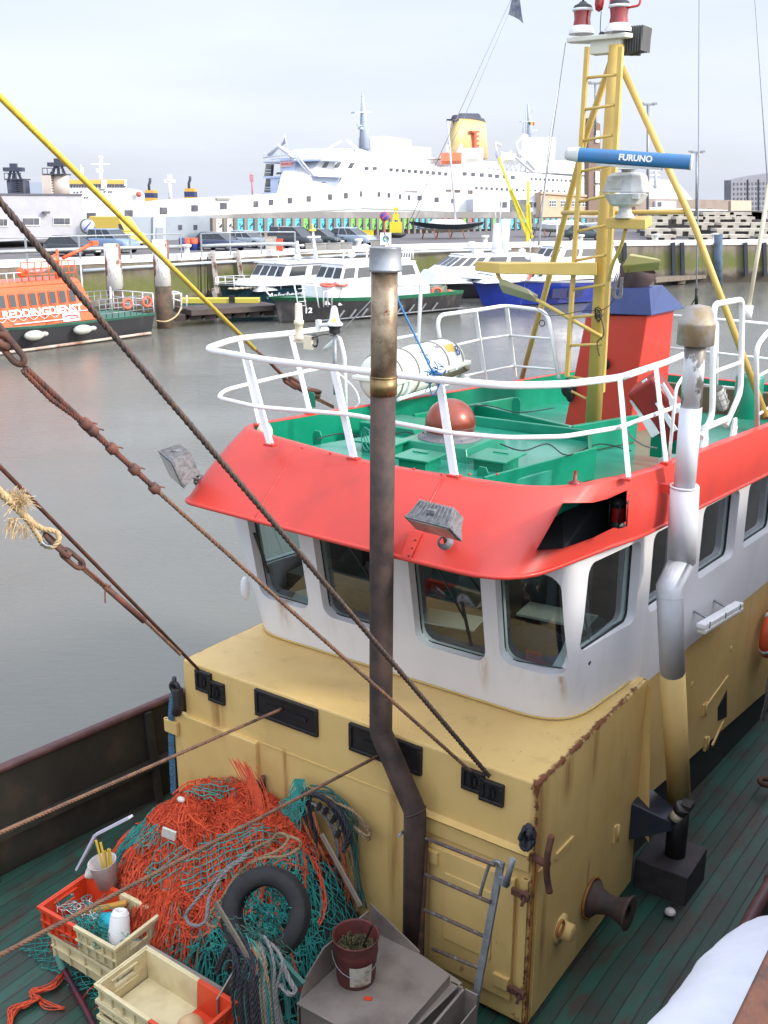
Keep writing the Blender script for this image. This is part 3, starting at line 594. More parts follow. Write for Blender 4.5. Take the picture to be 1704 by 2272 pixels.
def vring(t, i=0, zo=0):
    """t 0 = bottom lip, 1 = top rim, i = inset towards the boat's middle"""
    o = []
    B = rr6([Vector((a, b, 0)) for a, b in VC], RB); U = rr6([Vector((a, b, 0)) for a, b in VT], RT)
    for p, q in zip(B, U):
        v = p.lerp(q, t); zb = 5.575 + sh(v.y) ; zt = 6.05 + sh(v.y) * .9
        c = Vector((-1.75, max(3.0, min(v.y, 7)), 0)); d = (c - v)
        if v.y < 3: d = Vector((c.x - v.x if abs(c.x - v.x) > 1.2 else (c.x - v.x) * .5, 1.9 if v.y < 1 else 0, 0))
        elif v.y > 8.5: d = Vector((0, -1, 0))
        else: d = Vector((1 if v.x < -1.75 else -1, 0, 0))
        d.normalize(); w_ = v + d * i; bulge = .03 * math.sin(math.pi * t)
        w_ -= d * bulge
        o.append(Vector((w_.x, w_.y, zb + (zt - zb) * t + zo)))
    return o
mb = MB(); mb.loft([vring(0), vring(.25), vring(.5), vring(.75), vring(1), vring(1, .025, .008), vring(1, .07, .008), vring(1, .085), vring(.9, .09), vring(.5, .09), vring(.0, .09, .0)], wrap=True, sm=True)
visor = part(mb, 'visor', redp)
nich = [(1190, 1221), (1250, 1216), (1316, 1193), (1389, 1157), (1391, 1088), (1348, 1107), (1316, 1115), (1249, 1116)]
cb = MB(); d0 = []; 
cb.loft([[ld(px, py, 5.2) for px, py in nich], [ld(px, py, 7.55) for px, py in nich]], cap=True)
for f in cb.f: f.reverse()
boolcut(visor, cb)
# make sure the cut worked whichever way the prism faces
for p in visor.data.polygons: p.use_smooth = True
try: visor.data.set_sharp_from_angle(angle=math.radians(38))
except Exception: pass
mb = MB()
ni = [ (1190, 1221, 6.72), (1250, 1216, 6.62), (1316, 1193, 6.72), (1389, 1157, 7.05), (1391, 1088, 7.05), (1348, 1107, 6.95), (1316, 1115, 6.9), (1249, 1116, 6.9)]
mb.loft([[ld(px, py, d - .18) + Vector((0, 0, 0)) for px, py, d in ni], [ld(px, py, d + .42) for px, py, d in ni]]); b_ = len(mb.v) - 8; mb.f.append([b_ + k for k in range(8)]); mb.sm.append(False); mb.mi.append(0)
nic = part(mb, 'light_niche', blacki)
nic.data.transform(Matrix.Identity(4))
c = ld(1372, 1140, 7.08)
mb = MB(); mb.lathe([(.05, -.09), (.06, -.08), (.045, -.07), (.045, .07), (.06, .08), (.05, .1), (.02, .12)], c, n=16)
for k in range(4): a = k * math.pi / 2 + .5; mb.tube([c + Vector((.062 * math.cos(a), .062 * math.sin(a), -.09)), c + Vector((.062 * math.cos(a), .062 * math.sin(a), .1))], .005, 5)
nl = part(mb, 'navigation_light', black)
mb = MB(); mb.lathe([(.047, -.05), (.047, .05)], c, n=16); part(mb, 'lamp_glass', redglass, nl)
SR = [vring(k / 6, -.004) for k in range(7)]
for px_ in (-2.55, -1.08):
    k0 = min(range(len(SR[0])), key=lambda k: abs(SR[3][k].x - px_) + (10 if SR[3][k].y > .6 else 0)); mb = MB()
    def atx(r_, x_):
        for a, b in zip(r_, r_[1:]):
            if min(a.x, b.x) <= x_ <= max(a.x, b.x) and a.y < 1.0 and abs(b.x - a.x) > 1e-5: return a.lerp(b, (x_ - a.x) / (b.x - a.x))
        return r_[k0]
    mb.tube([atx(r_, px_) for r_ in SR], .005, 5); part(mb, 'weld_seam', redp)
mb = MB(); q_ = [atx(SR[0], -1.10), atx(SR[0], -1.02), atx(SR[2], -1.02), atx(SR[2], -1.12)]; mb.prism([p + Vector((0, -.012, .01)) for p in q_], (0, .008, 0)); pt_ = part(mb, 'patch_plate', redp, visor)
for t_ in (.1, .4, .7): mb = MB(); mb.sphere(q_[1].lerp(q_[2], t_) + Vector((-.02, -.015, .01)), .010, n=8, m=5); part(mb, 'rivet', redd, pt_)
mb = MB(); mb.tube([p - Vector((0, 0, .005)) for p in vring(0)] + [vring(0)[0]], .018, 8, cap=False); part(mb, 'visor_lip', redp)
mb = MB(); mb.loft([vring(0, .02, .01), vring(0, .75, .06)], sm=False); part(mb, 'visor_soffit', redp)
mb = MB(); q = vring(1, .088, -.004); mb.loft([q, [Vector((p.x, p.y, 5.68 + sh(p.y))) for p in vring(1, .088)]]); part(mb, 'bulwark_inside', green)
mb = MB(); R = [p for p in vring(1, .08)]; yv = [.40, .46, .52, .6, .7, .8, .9, 1.0, 1.2, 1.6, 2.2, 3, 4, 5, 6, 7, 8, 8.9]; rows_ = []
for y in yv:
    xs_ = []
    for p, q in zip(R, R[1:] + R[:1]):
        if (p.y - y) * (q.y - y) <= 0 and abs(p.y - q.y) > 1e-6: t_ = (y - p.y) / (q.y - p.y); xs_.append(p.x + (q.x - p.x) * t_)
    if len(xs_) > 1: rows_.append([Vector((min(xs_) - .03, y, 5.69 + sh(y))), Vector((max(xs_) + .03, y, 5.69 + sh(y)))])
mb.loft(rows_, closed=False); part(mb, 'roof_deck', greenf)
# raised platform and coamings on the roof
def slab(mb, poly, z0, z1): mb.prism([Vector((x, y, z0 + sh(y))) for x, y in poly], (0, 0, z1 - z0))
mb = MB(); slab(mb, [(-2.95, .98), (-.98, .78), (-.90, 1.50), (-.88, 2.62), (-1.25, 3.4), (-2.9, 3.4)], 5.70, 5.90); part(mb, 'raised_roof', greenf, bevel=.012)
mb = MB()
def wallbar(p, q, h0=5.7, h1=6.0, t=.04): mb.beam((p[0], p[1], (h0 + h1) / 2 + sh(p[1])), (q[0], q[1], (h0 + h1) / 2 + sh(q[1])), t, h1 - h0)
wallbar((-.96, .80), (-.86, 2.66), 5.7, 5.99, .02); wallbar((-.90, 2.62), (-1.3, 3.5), 5.7, 5.98, .03); wallbar((-2.9, 3.4), (-1.3, 3.5), 5.7, 6.0, .04)
wallbar((-3.05, 3.0), (-3.05, 5.2)); wallbar((-3.05, 4.3), (-1.55, 3.62), 5.7, 6.0, .05); wallbar((-1.55, 3.62), (-1.4, 5.0), 5.7, 6.0, .05)
part(mb, 'coaming', green, bevel=.008)
mb = MB()
for (a, b, w_, d_) in ((-1.73, 1.10, .34, .34), (-1.28, 1.58, .36, .40), (-2.35, 1.45, .4, .3)):
    mb.box((a, b, 5.92 + sh(b)), (w_ * .75, d_ * .75, .12), .05); mb.box((a, b, 5.99 + sh(b)), (w_, d_, .018), .05)
part(mb, 'hatch', green, bevel=.004)
mb = MB()
for (a, b) in ((-1.76, 1.16), (-1.28, 1.66), (-2.35, 1.5)): mb.box((a, b, 6.006 + sh(b)), (.14, .022, .014), .05)
part(mb, 'hatch_handle', green)
DC = (-1.93, 1.90); zc = 5.9 + sh(DC[1])
mb = MB(); mb.hexa([Vector((DC[0] + a * s_, DC[1] + b * s_, zc + z)) for z, s_ in ((0, 1.0), (.13, .88)) for a, b in ((-.36, -.36), (.40, -.36), (.40, .36), (-.36, .36))]); part(mb, 'dome_base', green, bevel=.006)
mb = MB(); mb.lathe([(.29, 0), (.29, .012), (.23, .014), (.215, .03), (.215, .10), (.23, .105), (.20, .12)], (DC[0], DC[1], zc + .13), n=40)
for k in range(8): a = k * .785 + .2; mb.cyl((DC[0] + .26 * math.cos(a), DC[1] + .26 * math.sin(a), zc + .13), (DC[0] + .26 * math.cos(a), DC[1] + .26 * math.sin(a), zc + .155), .012, n=8)
part(mb, 'dome_collar', M('collar_grey', (.16, .15, .16), rough=.5))
mb = MB(); mb.sphere((DC[0], DC[1], zc + .255), .225, (1, 1, .98), 36, half=False, m=20); part(mb, 'compass_dome', copper)
for px, py in ((1070, 1050), (703, 968), (1145, 893), (690, 880)):
    p = lz(px, py, 5.9); mb = MB(); mb.prism([(p.x + a, p.y, p.z - .12 + b) for a, b in ((-.05, 0), (.05, 0), (.05, .13), (.03, .17), (-.03, .17), (-.05, .13))], (0, .015, 0)); part(mb, 'lifting_lug', green)
mb = MB(); slab(mb, [(-3.2, 2.25), (-2.55, 2.25), (-2.55, 3.0), (-3.2, 3.0)], 5.7, 5.98); part(mb, 'cradle_box', green, bevel=.01)
mb = MB(); mb.lathe([(.07, 0), (.07, .1), (.045, .15), (.02, .16), (.02, .2)], (-3.22, .88, 5.95), n=14); part(mb, 'deck_lamp', ivory)
mb = MB()
for k in range(3): mb.torus((-3.0 + .04 * k, .95, 5.82), .08, .005, (.4, 1, .1 * k), n=20, m=5)
part(mb, 'cord_coil', flat('cord_teal', (.03, .25, .2))); mb = MB()
for k in range(3): mb.torus((-2.35 + .03 * k, 1.2, 6.02), .10, .005, (.6, 1, .2 * k), n=20, m=5)
part(mb, 'cord_coil', MATS['cord_teal'])
p = lz(1275, 1075, 6.05); mb = MB(); mb.lathe([(.045, 0), (.045, .02), (.015, .03), (.012, .1)], p, n=12); part(mb, 'cleat', redd)

for pts in ([(700, 975), (760, 962), (840, 975), (900, 958), (960, 985)], [(1110, 985), (1160, 1000), (1215, 985), (1260, 1010), (1330, 985), (1400, 1000)], [(1000, 905), (1080, 900), (1150, 915), (1230, 905)]):
    mb = MB(); mb.tube(smooth([lz(a, b, 5.915 if a < 1300 else 5.72) for a, b in pts], 5), .006, 5); part(mb, 'deck_cable', rblack)
for k in range(9):
    a = lz(600 + k * 62, 990 + k * 12 if k < 7 else 1062, 6.04); part(MB().sphere((a.x, a.y + .05, 6.062), .011, n=8, m=5), 'rim_bolt', redp)
# ---- railings
PR = []; ZR = 6.73
def railtube(pts, r=.027, name='rail_tube', parent=None): mb = MB(); mb.tube(pts, r, 10); return part(mb, name, railw, parent)
rt_ = MB()
railp = bpy.data.objects.new('railing', None)
top = fillet([lz(737, 727, 6.75), lz(640, 740, 6.75), lz(520, 752, 6.75), lz(452, 775, 6.73), lz(600, 800, 6.73), lz(740, 816, 6.73), lz(975, 843, 6.73), lz(1120, 856, 6.73), lz(1250, 853, 6.72), lz(1375, 838, 6.70), lz(1480, 803, 6.64), lz(1545, 775, 6.58)], .16, 6)
mid = fillet([lz(735, 812, 6.42), lz(600, 840, 6.42), lz(500, 865, 6.4), lz(482, 882, 6.38), lz(570, 903, 6.38), lz(780, 920, 6.38), lz(1000, 961, 6.38), lz(1120, 971, 6.38), lz(1250, 969, 6.38), lz(1375, 948, 6.36), lz(1520, 895, 6.30)], .10, 6)
mb = MB(); mb.tube(top, .028, 12); rail = part(mb, 'railing', railw)
mb = MB(); mb.tube(mid, .018, 10); part(mb, 'mid_rail', railw, rail)
for (b, t) in (((600, 987), (548, 792)), ((785, 1017), (740, 815)), ((1008, 1056), (975, 843)), ((1395, 1062), (1375, 838)), ((1478, 1026), (1455, 812)), ((577, 942), (532, 752)), ((688, 916), (645, 740))):
    zb = 6.06; P = lz(b[0], b[1], zb + sh(lz(b[0], b[1], zb).y)); Q = lz(t[0], t[1], 6.70); mb = MB(); dd = (Q - P).normalized(); side_ = abs(P.x) < .3 or P.x < -3.3
    mb.beam(P, Q, .062, .022, (1, 0, 0) if side_ else (0, 1, 0)) ; part(mb, 'rail_post', railw, rail)
    mb = MB(); mb.box(P, (.10, .06, .02) if not side_ else (.06, .10, .02)); part(mb, 'post_foot', redp, rail)
# far side rail (upper left) behind the raft
def L4(px, py, y): return ly(px, py, y)
mb = MB(); yy = 5.2
mb.tube(fillet([lx(983, 800, -3.6), lx(968, 700, -3.6), lx(1060, 688, -3.6), lx(1120, 678, -3.6), lx(1215, 690, -2.9), lx(1240, 840, -2.6)], .18, 6), .024, 10); r2 = part(mb, 'railing', railw)
for a, b in (((985, 772), (1065, 753)), ((1065, 753), (1130, 744)), ((1130, 744), (1225, 752)), ((1030, 834), (1140, 812)), ((1140, 812), (1235, 820))):
    mb = MB(); mb.tube([lx(*a, -3.6 if a[0] < 1131 else -3.55), lx(*b, -3.6 if b[0] < 1200 else -2.85)], .015, 8); part(mb, 'mid_rail', railw, r2)
for a, b in (((1055, 690), (1078, 850)), ((1124, 680), (1143, 835))):
    mb = MB(); mb.beam(lx(*a, -3.6), lx(*b, -3.6), .05, .02, (0, 1, 0)); part(mb, 'rail_post', railw, r2)
mb = MB(); mb.tube(fillet([lx(880, 632, -3.5), lx(934, 630, -3.5), lx(928, 760, -3.5)], .02, 4), .022, 10); mb.tube([lx(840, 758, -3.5), lx(925, 742, -3.5)], .015, 8); part(mb, 'raft_frame', railw)
# starboard gate frame and rails aft
xg = -.02
mb = MB(); mb.tube(fillet([lx(1555, 970, xg), lx(1580, 925, xg), lx(1584, 675, xg), lx(1647, 664, xg), lx(1643, 870, xg), lx(1610, 945, xg)], .10, 5), .026, 10); g = part(mb, 'gate_frame', railw)
mb = MB(); mb.tube([lx(1585, 825, xg), lx(1645, 803, xg)], .018, 8); mb.tube([lx(1562, 950, xg), lx(1615, 928, xg)], .03, 8); part(mb, 'gate_bar', railw, g)
mb = MB()
for a, b in ((1560, 985), (1625, 960)): p = lx(a, b, xg); mb.prism([p + Vector((0, q, r_)) for q, r_ in ((-.1, -.08), (.1, -.08), (.04, .14), (-.04, .14))], (.02, 0, 0)); mb.cyl(p + Vector((-.02, 0, .05)), p + Vector((.04, 0, .05)), .015, n=8)
part(mb, 'gate_hinge', railw, g)
mb = MB(); mb.tube(fillet([lx(1680, 945, .03), lx(1678, 770, .03), lx(1704, 735, .03), lx(1800, 690, .03)], .12, 5), .024, 10); r3 = part(mb, 'railing', railw)
mb = MB(); mb.tube([lx(1682, 920, .03), lx(1790, 850, .03)], .015, 8); mb.tube([lx(1682, 835, .03), lx(1790, 775, .03)], .015, 8); part(mb, 'mid_rail', railw, r3)
mb = MB()
for a, b in (((1460, 697), (1740, 722)), ((1455, 768), (1740, 800)), ((1555, 853), (1680, 866))): mb.tube([ly(*a, 7.2), ly(*b, 7.2)], .02 if a[1] < 700 else .015, 8)
mb.tube([ly(1590, 853, 7.2), ly(1592, 712, 7.2)], .02, 8); part(mb, 'railing', railw)
mb = MB(); mb.tube(fillet([lx(1484, 1025, .02), lx(1500, 860, .02), lx(1516, 835, .02), lx(1545, 828, .02)], .06, 4), .014, 8); part(mb, 'hand_grip', railw)

# ---- mast
my = 4.0
def mp_(px, py, y=my): return ly(px, py, y + .7)
foot = mp_(1318, 912); foot.z -= .3; topm = mp_(1368, 100)
mb = MB(); mb.tube([foot, mp_(1343, 500), topm], [.088, .084, .078], 14); mast = part(mb, 'mast', yel)
mb = MB(); mb.beam(mp_(1336, 870, 3.82), mp_(1378, 104, 3.82), .05, .045, (1, 0, 0)); part(mb, 'ladder_rail', yel, mast)
lb, lt = mp_(1262, 770, 3.82), mp_(1303, 104, 3.82)
mb = MB(); mb.beam(mp_(1258, 835, 3.82), lt, .042, .042, (1, 0, 0)); mb.tube([mp_(1262, 835), mp_(1320, 845)], .014, 6); mb.tube([mp_(1268, 868), mp_(1315, 892)], .014, 6)
mast_l = part(mb, 'ladder_rail', yel, mast)
for k in range(10):
    py = 168 + k * 66.5; t = (py - 104) / (770 - 104); a = lt.lerp(lb, t); px2 = 1378 + (1336 - 1378) * (py - 104) / 766
    mb = MB(); mb.tube([a, mp_(px2, py - 3, 3.82)], .015, 6); part(mb, 'rung', yel, mast)
mb = MB(); mb.tube([mp_(1380, 150), mp_(1540, 500), mp_(1700, 925)], .034, 10); part(mb, 'mast_leg', yel, mast)
mb = MB(); mb.tube([mp_(1362, 120), mp_(1300, 300, 4.5), mp_(1212, 640, 4.9), lz(1150, 868, 5.35)], .036, 10); part(mb, 'mast_leg', yel, mast)
mb = MB(); mb.tube([mp_(1248, 472, 4.6), mp_(1300, 472, 4.2), mp_(1530, 470)], .024, 8); part(mb, 'cross_bar', yel, mast)
mb = MB(); a, b = mp_(1053, 592, 3.8), mp_(1322, 602, 3.95); 
mb.hexa([mp_(1053, 601, 3.6), mp_(1108, 608, 3.45), mp_(1325, 612, 3.75), mp_(1325, 612, 4.0), mp_(1053, 580, 3.6), mp_(1108, 584, 3.45), mp_(1325, 582, 3.75), mp_(1325, 582, 4.0)])
part(mb, 'cross_arm', yel, mast, bevel=.01)
mb = MB(); mb.tube(fillet([mp_(1103, 606, 3.6), mp_(1112, 626, 3.6), mp_(1200, 670, 3.7), mp_(1340, 750, 3.95)], .1, 5), .022, 8); part(mb, 'strut', yel, mast)
mb = MB(); p = mp_(1135, 648, 3.6); 
mb.hexa([mp_(1105, 630, 3.55), mp_(1180, 655, 3.55), mp_(1190, 672, 3.7), mp_(1115, 650, 3.75), mp_(1110, 618, 3.55), mp_(1170, 640, 3.55), mp_(1195, 655, 3.7), mp_(1125, 622, 3.75)]); part(mb, 'flood_lamp', M('lamp_khaki', (.36, .33, .2), rough=.5), mast, bevel=.01)
# masthead platform and lights
mb = MB(); c1 = mp_(1333, 86); mb.prism([c1 + Vector((a, b, -.02)) for a, b in ((-.33, -.10), (.30, -.10), (.34, .0), (.22, .14), (-.2, .14), (-.34, 0))], (0, 0, .045)); mb.box(c1 + Vector((.07, .02, -.08)), (.32, .14, .13)); part(mb, 'light_platform', M('platform_cream', (.62, .62, .52), rough=.5), mast, bevel=.008)
def beacon(px, py, y=4.0, s_=1.0, name='mast_light'):
    c = mp_(px, py, y); mb = MB(); k = s_
    mb.lathe([(.13 * k, 0), (.13 * k, .03 * k), (.10 * k, .075 * k)], c, n=18); b_ = part(mb, name, white, mast); mb = MB(); mb.lathe([(.085 * k, .21 * k), (.105 * k, .215 * k), (.105 * k, .235 * k), (.07 * k, .24 * k)], c, n=18)
    part(mb, 'lamp_rim', white, b_); mb = MB(); mb.lathe([(.09 * k, .075 * k), (.08 * k, .14 * k), (.09 * k, .21 * k)], c, n=18); part(mb, 'red_lens', redglass, b_)
    mb = MB(); mb.lathe([(.10 * k, .235 * k), (.085 * k, .265 * k), (.05 * k, .28 * k), (.03 * k, .30 * k), (.001, .31 * k)], c, n=14); mb.tube([c + Vector((0, 0, .30 * k)), c + Vector((0, 0, .33 * k))], .012); part(mb, 'lamp_cap', black, b_)
beacon(1290, 76); beacon(1371, 72, s_=1.05)
mb = MB(); c = mp_(1370, 10, 4.1); mb.lathe([(.08, 0), (.08, .5)], c, n=14); mb.tube(fillet([mp_(1385, 18), mp_(1420, 12), mp_(1422, -20)], .04, 4), .012, 8); part(mb, 'masthead_post', redp, mast)
mb = MB(); c = mp_(1329, 22, 3.95); mb.lathe([(.001, -.02), (.035, .0), (.045, .05), (.045, .3)], c, n=14); part(mb, 'red_lamp', redglass, mast)
mb = MB(); mb.tube(smooth([mp_(1334, 25), mp_(1332, 70), mp_(1340, 80)]), .004, 5); mb.sphere(mp_(1335, 77, 3.95), .03); part(mb, 'lamp_cable', black, mast)
# floodlight on the mast head, turned away
c = mp_(1412, 92, 4.15); mb = MB()
mb.hexa([c + Vector(q) for q in ((-.08, -.10, -.12), (.10, -.10, -.09), (.10, .10, -.09), (-.08, .10, -.12), (-.06, -.12, .10), (.11, -.12, .12), (.11, .12, .12), (-.06, .12, .10))])
for k in range(7): x = -.07 + k * .027; mb.bb((c.x + x, c.y - .125, c.z - .1), (c.x + x + .01, c.y + .12, c.z + .13))
mb.beam(c + Vector((-.2, 0, -.1)), c + Vector((.05, 0, -.12)), .03, .03); part(mb, 'flood_lamp', M('lamp_dark', (.08, .08, .075), rough=.6), mast)
# radar
rd = mp_(1400, 505, 3.3); mb = MB()
mb.hexa([mp_(1342, 507, 3.35), mp_(1432, 510, 3.25), mp_(1447, 500, 3.5), mp_(1360, 500, 3.7), mp_(1344, 484, 3.35), mp_(1432, 487, 3.25), mp_(1447, 478, 3.5), mp_(1360, 480, 3.7)]); part(mb, 'radar_shelf', yel, mast, bevel=.01)
mb = MB(); mb.tube(smooth([mp_(1388, 510, 3.4), mp_(1378, 545, 3.5), mp_(1358, 590, 3.7), mp_(1345, 650, 3.9)]), .02, 8); part(mb, 'shelf_strut', yel, mast)
c = mp_(1386, 484, 3.35); mb = MB()
mb.lathe([(.10, 0), (.085, .03), (.065, .05), (.06, .10), (.09, .12)], c, n=12)
rings = []
def octo(cx, z, hx, hy): return [cx + Vector((a * hx, b * hy, z)) for a, b in ((-.6, -1), (.6, -1), (1, -.6), (1, .6), (.6, 1), (-.6, 1), (-1, .6), (-1, -.6))]
mb.loft([octo(c, .11, .10, .10), octo(c, .13, .135, .13), octo(c, .225, .19, .17)], cap=True); mb.loft([octo(c, .235, .20, .18), octo(c, .25, .20, .18), octo(c, .39, .165, .14), octo(c, .42, .11, .10)], cap=True)
mb.lathe([(.06, .42), (.06, .445), (.10, .45)], c, n=14); mb.box(c + Vector((-.05, -.172, .31)), (.14, .02, .09)); mb.box(c + Vector((.15, -.12, .2)), (.07, .06, .05))
rad = part(mb, 'radar', radarg, mast, bevel=.006)
A_, B_ = ly(1262, 342, 3.68), ly(1541, 361, 4.0); ax = (B_ - A_).normalized(); mb = MB()
prof = rrect(.17, .13, .055, 5); u_ = Vector((0, 0, 1)) - ax * ax.z; u_.normalize(); s_v = ax.cross(u_)
def bar(mb, p, q, k=1.0): mb.loft([[r_ + s_v * a * k + u_ * b * k for a, b in prof] for r_ in (p, q)], cap=True, sm=False)
bar(mb, A_ + ax * .09, B_ - ax * .03); sc_ = part(mb, 'radar_scanner', radarb, rad)
mb = MB(); bar(mb, A_ + ax * .085, A_ + ax * .10, 1.06); 
mb.loft([[r_ + s_v * a * k + u_ * (b * k - .0) for a, b in prof] for r_, k in ((A_ + ax * .085, 1.05), (A_ - ax * .005, .88), (A_ - ax * .03, .6))], cap=True); bar(mb, B_ - ax * .035, B_ - ax * .02, 1.06); part(mb, 'end_cap', M('cap_grey', (.55, .56, .55), rough=.5), sc_)
mid_ = (A_ + B_) / 2; mb = MB(); mb.beam(mid_ - u_ * .075 - ax * .3, mid_ - u_ * .075 + ax * .3, .12, .02, u_); part(mb, 'scanner_base', radarg, sc_)
fs = -s_v if (-s_v).dot(CL - mid_) > 0 else s_v
text('FURUNO', .075, M('lettering_white', (.8, .8, .78), rough=.6), sc_, mid_ - ax * .10 - u_ * .022 + fs * .0865, ax, u_, .002, bold=.003)
# yellow green box lamp and rope hanks by the mast
mb = MB(); mb.hexa([mp_(1380, 590, 3.7), mp_(1466, 582, 3.55), mp_(1462, 600, 3.7), mp_(1385, 606, 3.9), mp_(1395, 566, 3.7), mp_(1467, 577, 3.55), mp_(1460, 574, 3.8), mp_(1400, 562, 3.9)]); part(mb, 'search_lamp', M('lamp_khaki2', (.42, .38, .14), rough=.5), mast, bevel=.01)
mb = MB()
for k in range(5): mb.torus(mp_(1328 + random.uniform(-3, 3), 690 + k * 4, 3.75), .04, .006, (random.random(), 1, random.random() * .5), 16, 5)
mb.tube(smooth([mp_(1330, 690, 3.7), mp_(1340, 740, 3.7), mp_(1325, 760, 3.7), mp_(1330, 790, 3.7)]), .006, 5); mb.torus(mp_(1203, 717, 4.6), .035, .006, (0, 1, 0))
mb.tube(smooth([mp_(1395, 600, 3.7), mp_(1350, 680, 3.7), mp_(1290, 690, 3.7), mp_(1230, 700, 3.8), mp_(1200, 690, 3.9), mp_(1110, 620, 3.7), mp_(1060, 606, 3.6)]), .004, 5)
part(mb, 'cable_hank', black, mast)
mb = MB()
for k in range(3): mb.tube(smooth([mp_(1368 + k * 4, 606, 3.6), mp_(1358 + 3 * k, 650, 3.6), mp_(1372 + 3 * k, 660, 3.6), mp_(1378 + 2 * k, 615, 3.6)]), .007, 5)
part(mb, 'rope_hank', rgrey, mast)
# thin stays rising from the boat
def wire(pts, r=.004, mat=None, name='stay_wire', n=5): mb = MB(); mb.tube(pts, r, n); return part(mb, name, mat or steelw)
wire([mp_(1255, 95), mp_(1208, 420, 6), mp_(1150, 700, 9)], .004, galv); wire([ly(1142, -20, 9), ly(905, 500, 9)], .006, M('halyard', (.3, .33, .4), rough=.7)); wire([ly(1150, -20, 9.1), ly(1030, 260, 9.1), ly(912, 506, 9.1)], .004, MATS['halyard'])
wire([ly(1552, -20, 5), ly(1550, 400, 5), ly(1545, 650, 5)], .008, MATS['halyard'], 'whip_antenna'); mb = MB(); mb.cyl(ly(1546, 640, 5), ly(1545, 680, 5), .018); mb.tube(smooth([ly(1545, 660, 5), ly(1535, 675, 5), ly(1530, 690, 5)]), .006, 5); part(mb, 'antenna_foot', black)
wire([ly(1674, -20, 5), ly(1704, 420, 5)], .006, MATS['halyard']); wire([ly(1712, 380, 4.4), ly(1660, 690, 4.4)], .02, ivory, 'whip_antenna', 8); mb = MB(); mb.cyl(ly(1662, 678, 4.4), ly(1658, 705, 4.4), .04); part(mb, 'antenna_foot', railw)
# pennant
mb = MB(); P = [ly(1139, -30, 9), ly(1128, 30, 9), ly(1150, 44, 9), ly(1160, 52, 9), ly(1155, 30, 9.1), ly(1165, 50, 9)]
mb.add([ly(1141, -28, 9), ly(1128, 32, 9), ly(1142, 38, 9.05), ly(1152, 44, 9), ly(1161, 52, 9.05), ly(1157, 30, 9), ly(1154, 5, 9.05), ly(1150, -25, 9)], [(0, 1, 2, 7), (2, 3, 6, 7), (3, 4, 5, 6)]); mb.add([v + Vector((0, .004, 0)) for v in mb.v], [(0, 1, 2, 7), (2, 3, 6, 7), (3, 4, 5, 6)]); part(mb, 'pennant', M('pennant_grey', (.12, .14, .2), (.3, .3, .32), 9, rough=.8))

# ---- funnel
fy = 5.5
def fp(px, py, y=fy): return ly(px, py, y)
A0, A1, A2, A3 = fp(1250, 915), fp(1395, 925), fp(1437, 700), fp(1300, 700)
mb = MB(); back = Vector((.02, 1.15, 0)); bt = Vector((-.0, .85, 0))
A0.z = A1.z = 5.2; mb.hexa([A0, A1, A1 + back, A0 + back, A3, A2, A2 + bt, A3 + bt]); fun = part(mb, 'funnel', redp, bevel=.012)
H0, H1 = fp(1288, 694, fy - .05), fp(1446, 700, fy - .05); H2, H3 = fp(1443, 640), fp(1365, 638); hb = Vector((.03, 1.0, 0))
mb = MB(); mb.hexa([H0, H1, H1 + hb, H0 + hb, fp(1340, 640, fy + .12), fp(1441, 640, fy + .12), fp(1441, 640, fy + .12) + Vector((-.05, .55, 0)), fp(1340, 640, fy + .12) + Vector((.05, .55, 0))]); part(mb, 'funnel_hood', bluep, fun, bevel=.006)
mb = MB(); c = fp(1400, 640, fy + .4); mb.lathe([(.16, -.05), (.18, .08), (.22, .2), (.20, .26)], c, (.35, 0, 1), 20); part(mb, 'exhaust', M('sooty_brown', (.06, .04, .04), (.1, .06, .06), 6, rough=.7), fun)
for px, py in ((1342, 807), (1262, 850)):
    mb = MB(); c = fp(px, py, fy - .03) if px > 1300 else lz(1262, 865, 5.8); mb.torus(c, .05 if px > 1300 else .11, .022 if px > 1300 else .04, (.2, 1, .2) if px > 1300 else (1, .6, .2), 20, 8)
    mb.sphere(c, .05 if px > 1300 else .1, (1, .3, 1)); part(mb, 'rubber_port' if px > 1300 else 'tyre_fender', rubber, fun if px > 1300 else T)
# green locker aft right and life buoy rack
mb = MB(); p = lz(1655, 925, 5.4); mb.lathe([(.17, 0), (.17, .5), (.15, .53), (.02, .54), (.02, .6)], p, n=18); part(mb, 'vent_post', green)
mb = MB(); a = lz(1440, 1010, 5.6); mb.box(a + Vector((.05, .1, .15)), (.12, .14, .34)); mb.box(a + Vector((.14, .45, .08)), (.3, .3, .22)); part(mb, 'roof_locker', green, bevel=.01)

# ---- searchlight / red reel box behind the right rail
c0 = lx(1470, 905, -.55); rb = part(MB().box(c0, (.30, .26, .62), 0, -.65, .25), 'liferaft_hoist', redd, bevel=.03)
mb = MB(); mb.box(c0 + Vector((.02, -.14, .05)), (.05, .02, .55), 0, -.65); mb.box(c0 + Vector((-.12, -.12, -.08)), (.08, .02, .4), 0, -.65); mb.box(c0 + Vector((.10, -.12, .12)), (.06, .02, .3), 0, -.65); part(mb, 'trim', white, rb)
mb = MB(); mb.tube(smooth([c0 + Vector(q) for q in ((-.3, -.16, .3), (-.36, -.16, .18), (-.3, -.18, .05), (-.26, -.2, -.2), (-.1, -.2, -.32), (.05, -.2, -.34))]), .009, 6); part(mb, 'hose', rgrey, rb)
mb = MB(); c = lx(1598, 885, -.12); axv = Vector((.1, .3, -.5)).normalized(); mb.lathe([(.055, -.12), (.06, -.04), (.06, .06), (.045, .11), (.001, .13)], c, axv, 16); bl = part(mb, 'bulkhead_lamp', M('lamp_clear', (.5, .5, .45), rough=.15, spec=.8))
mb = MB()
for h in (-.08, -.02, .05): mb.torus(c + axv * h, .068, .004, axv, 18, 5)
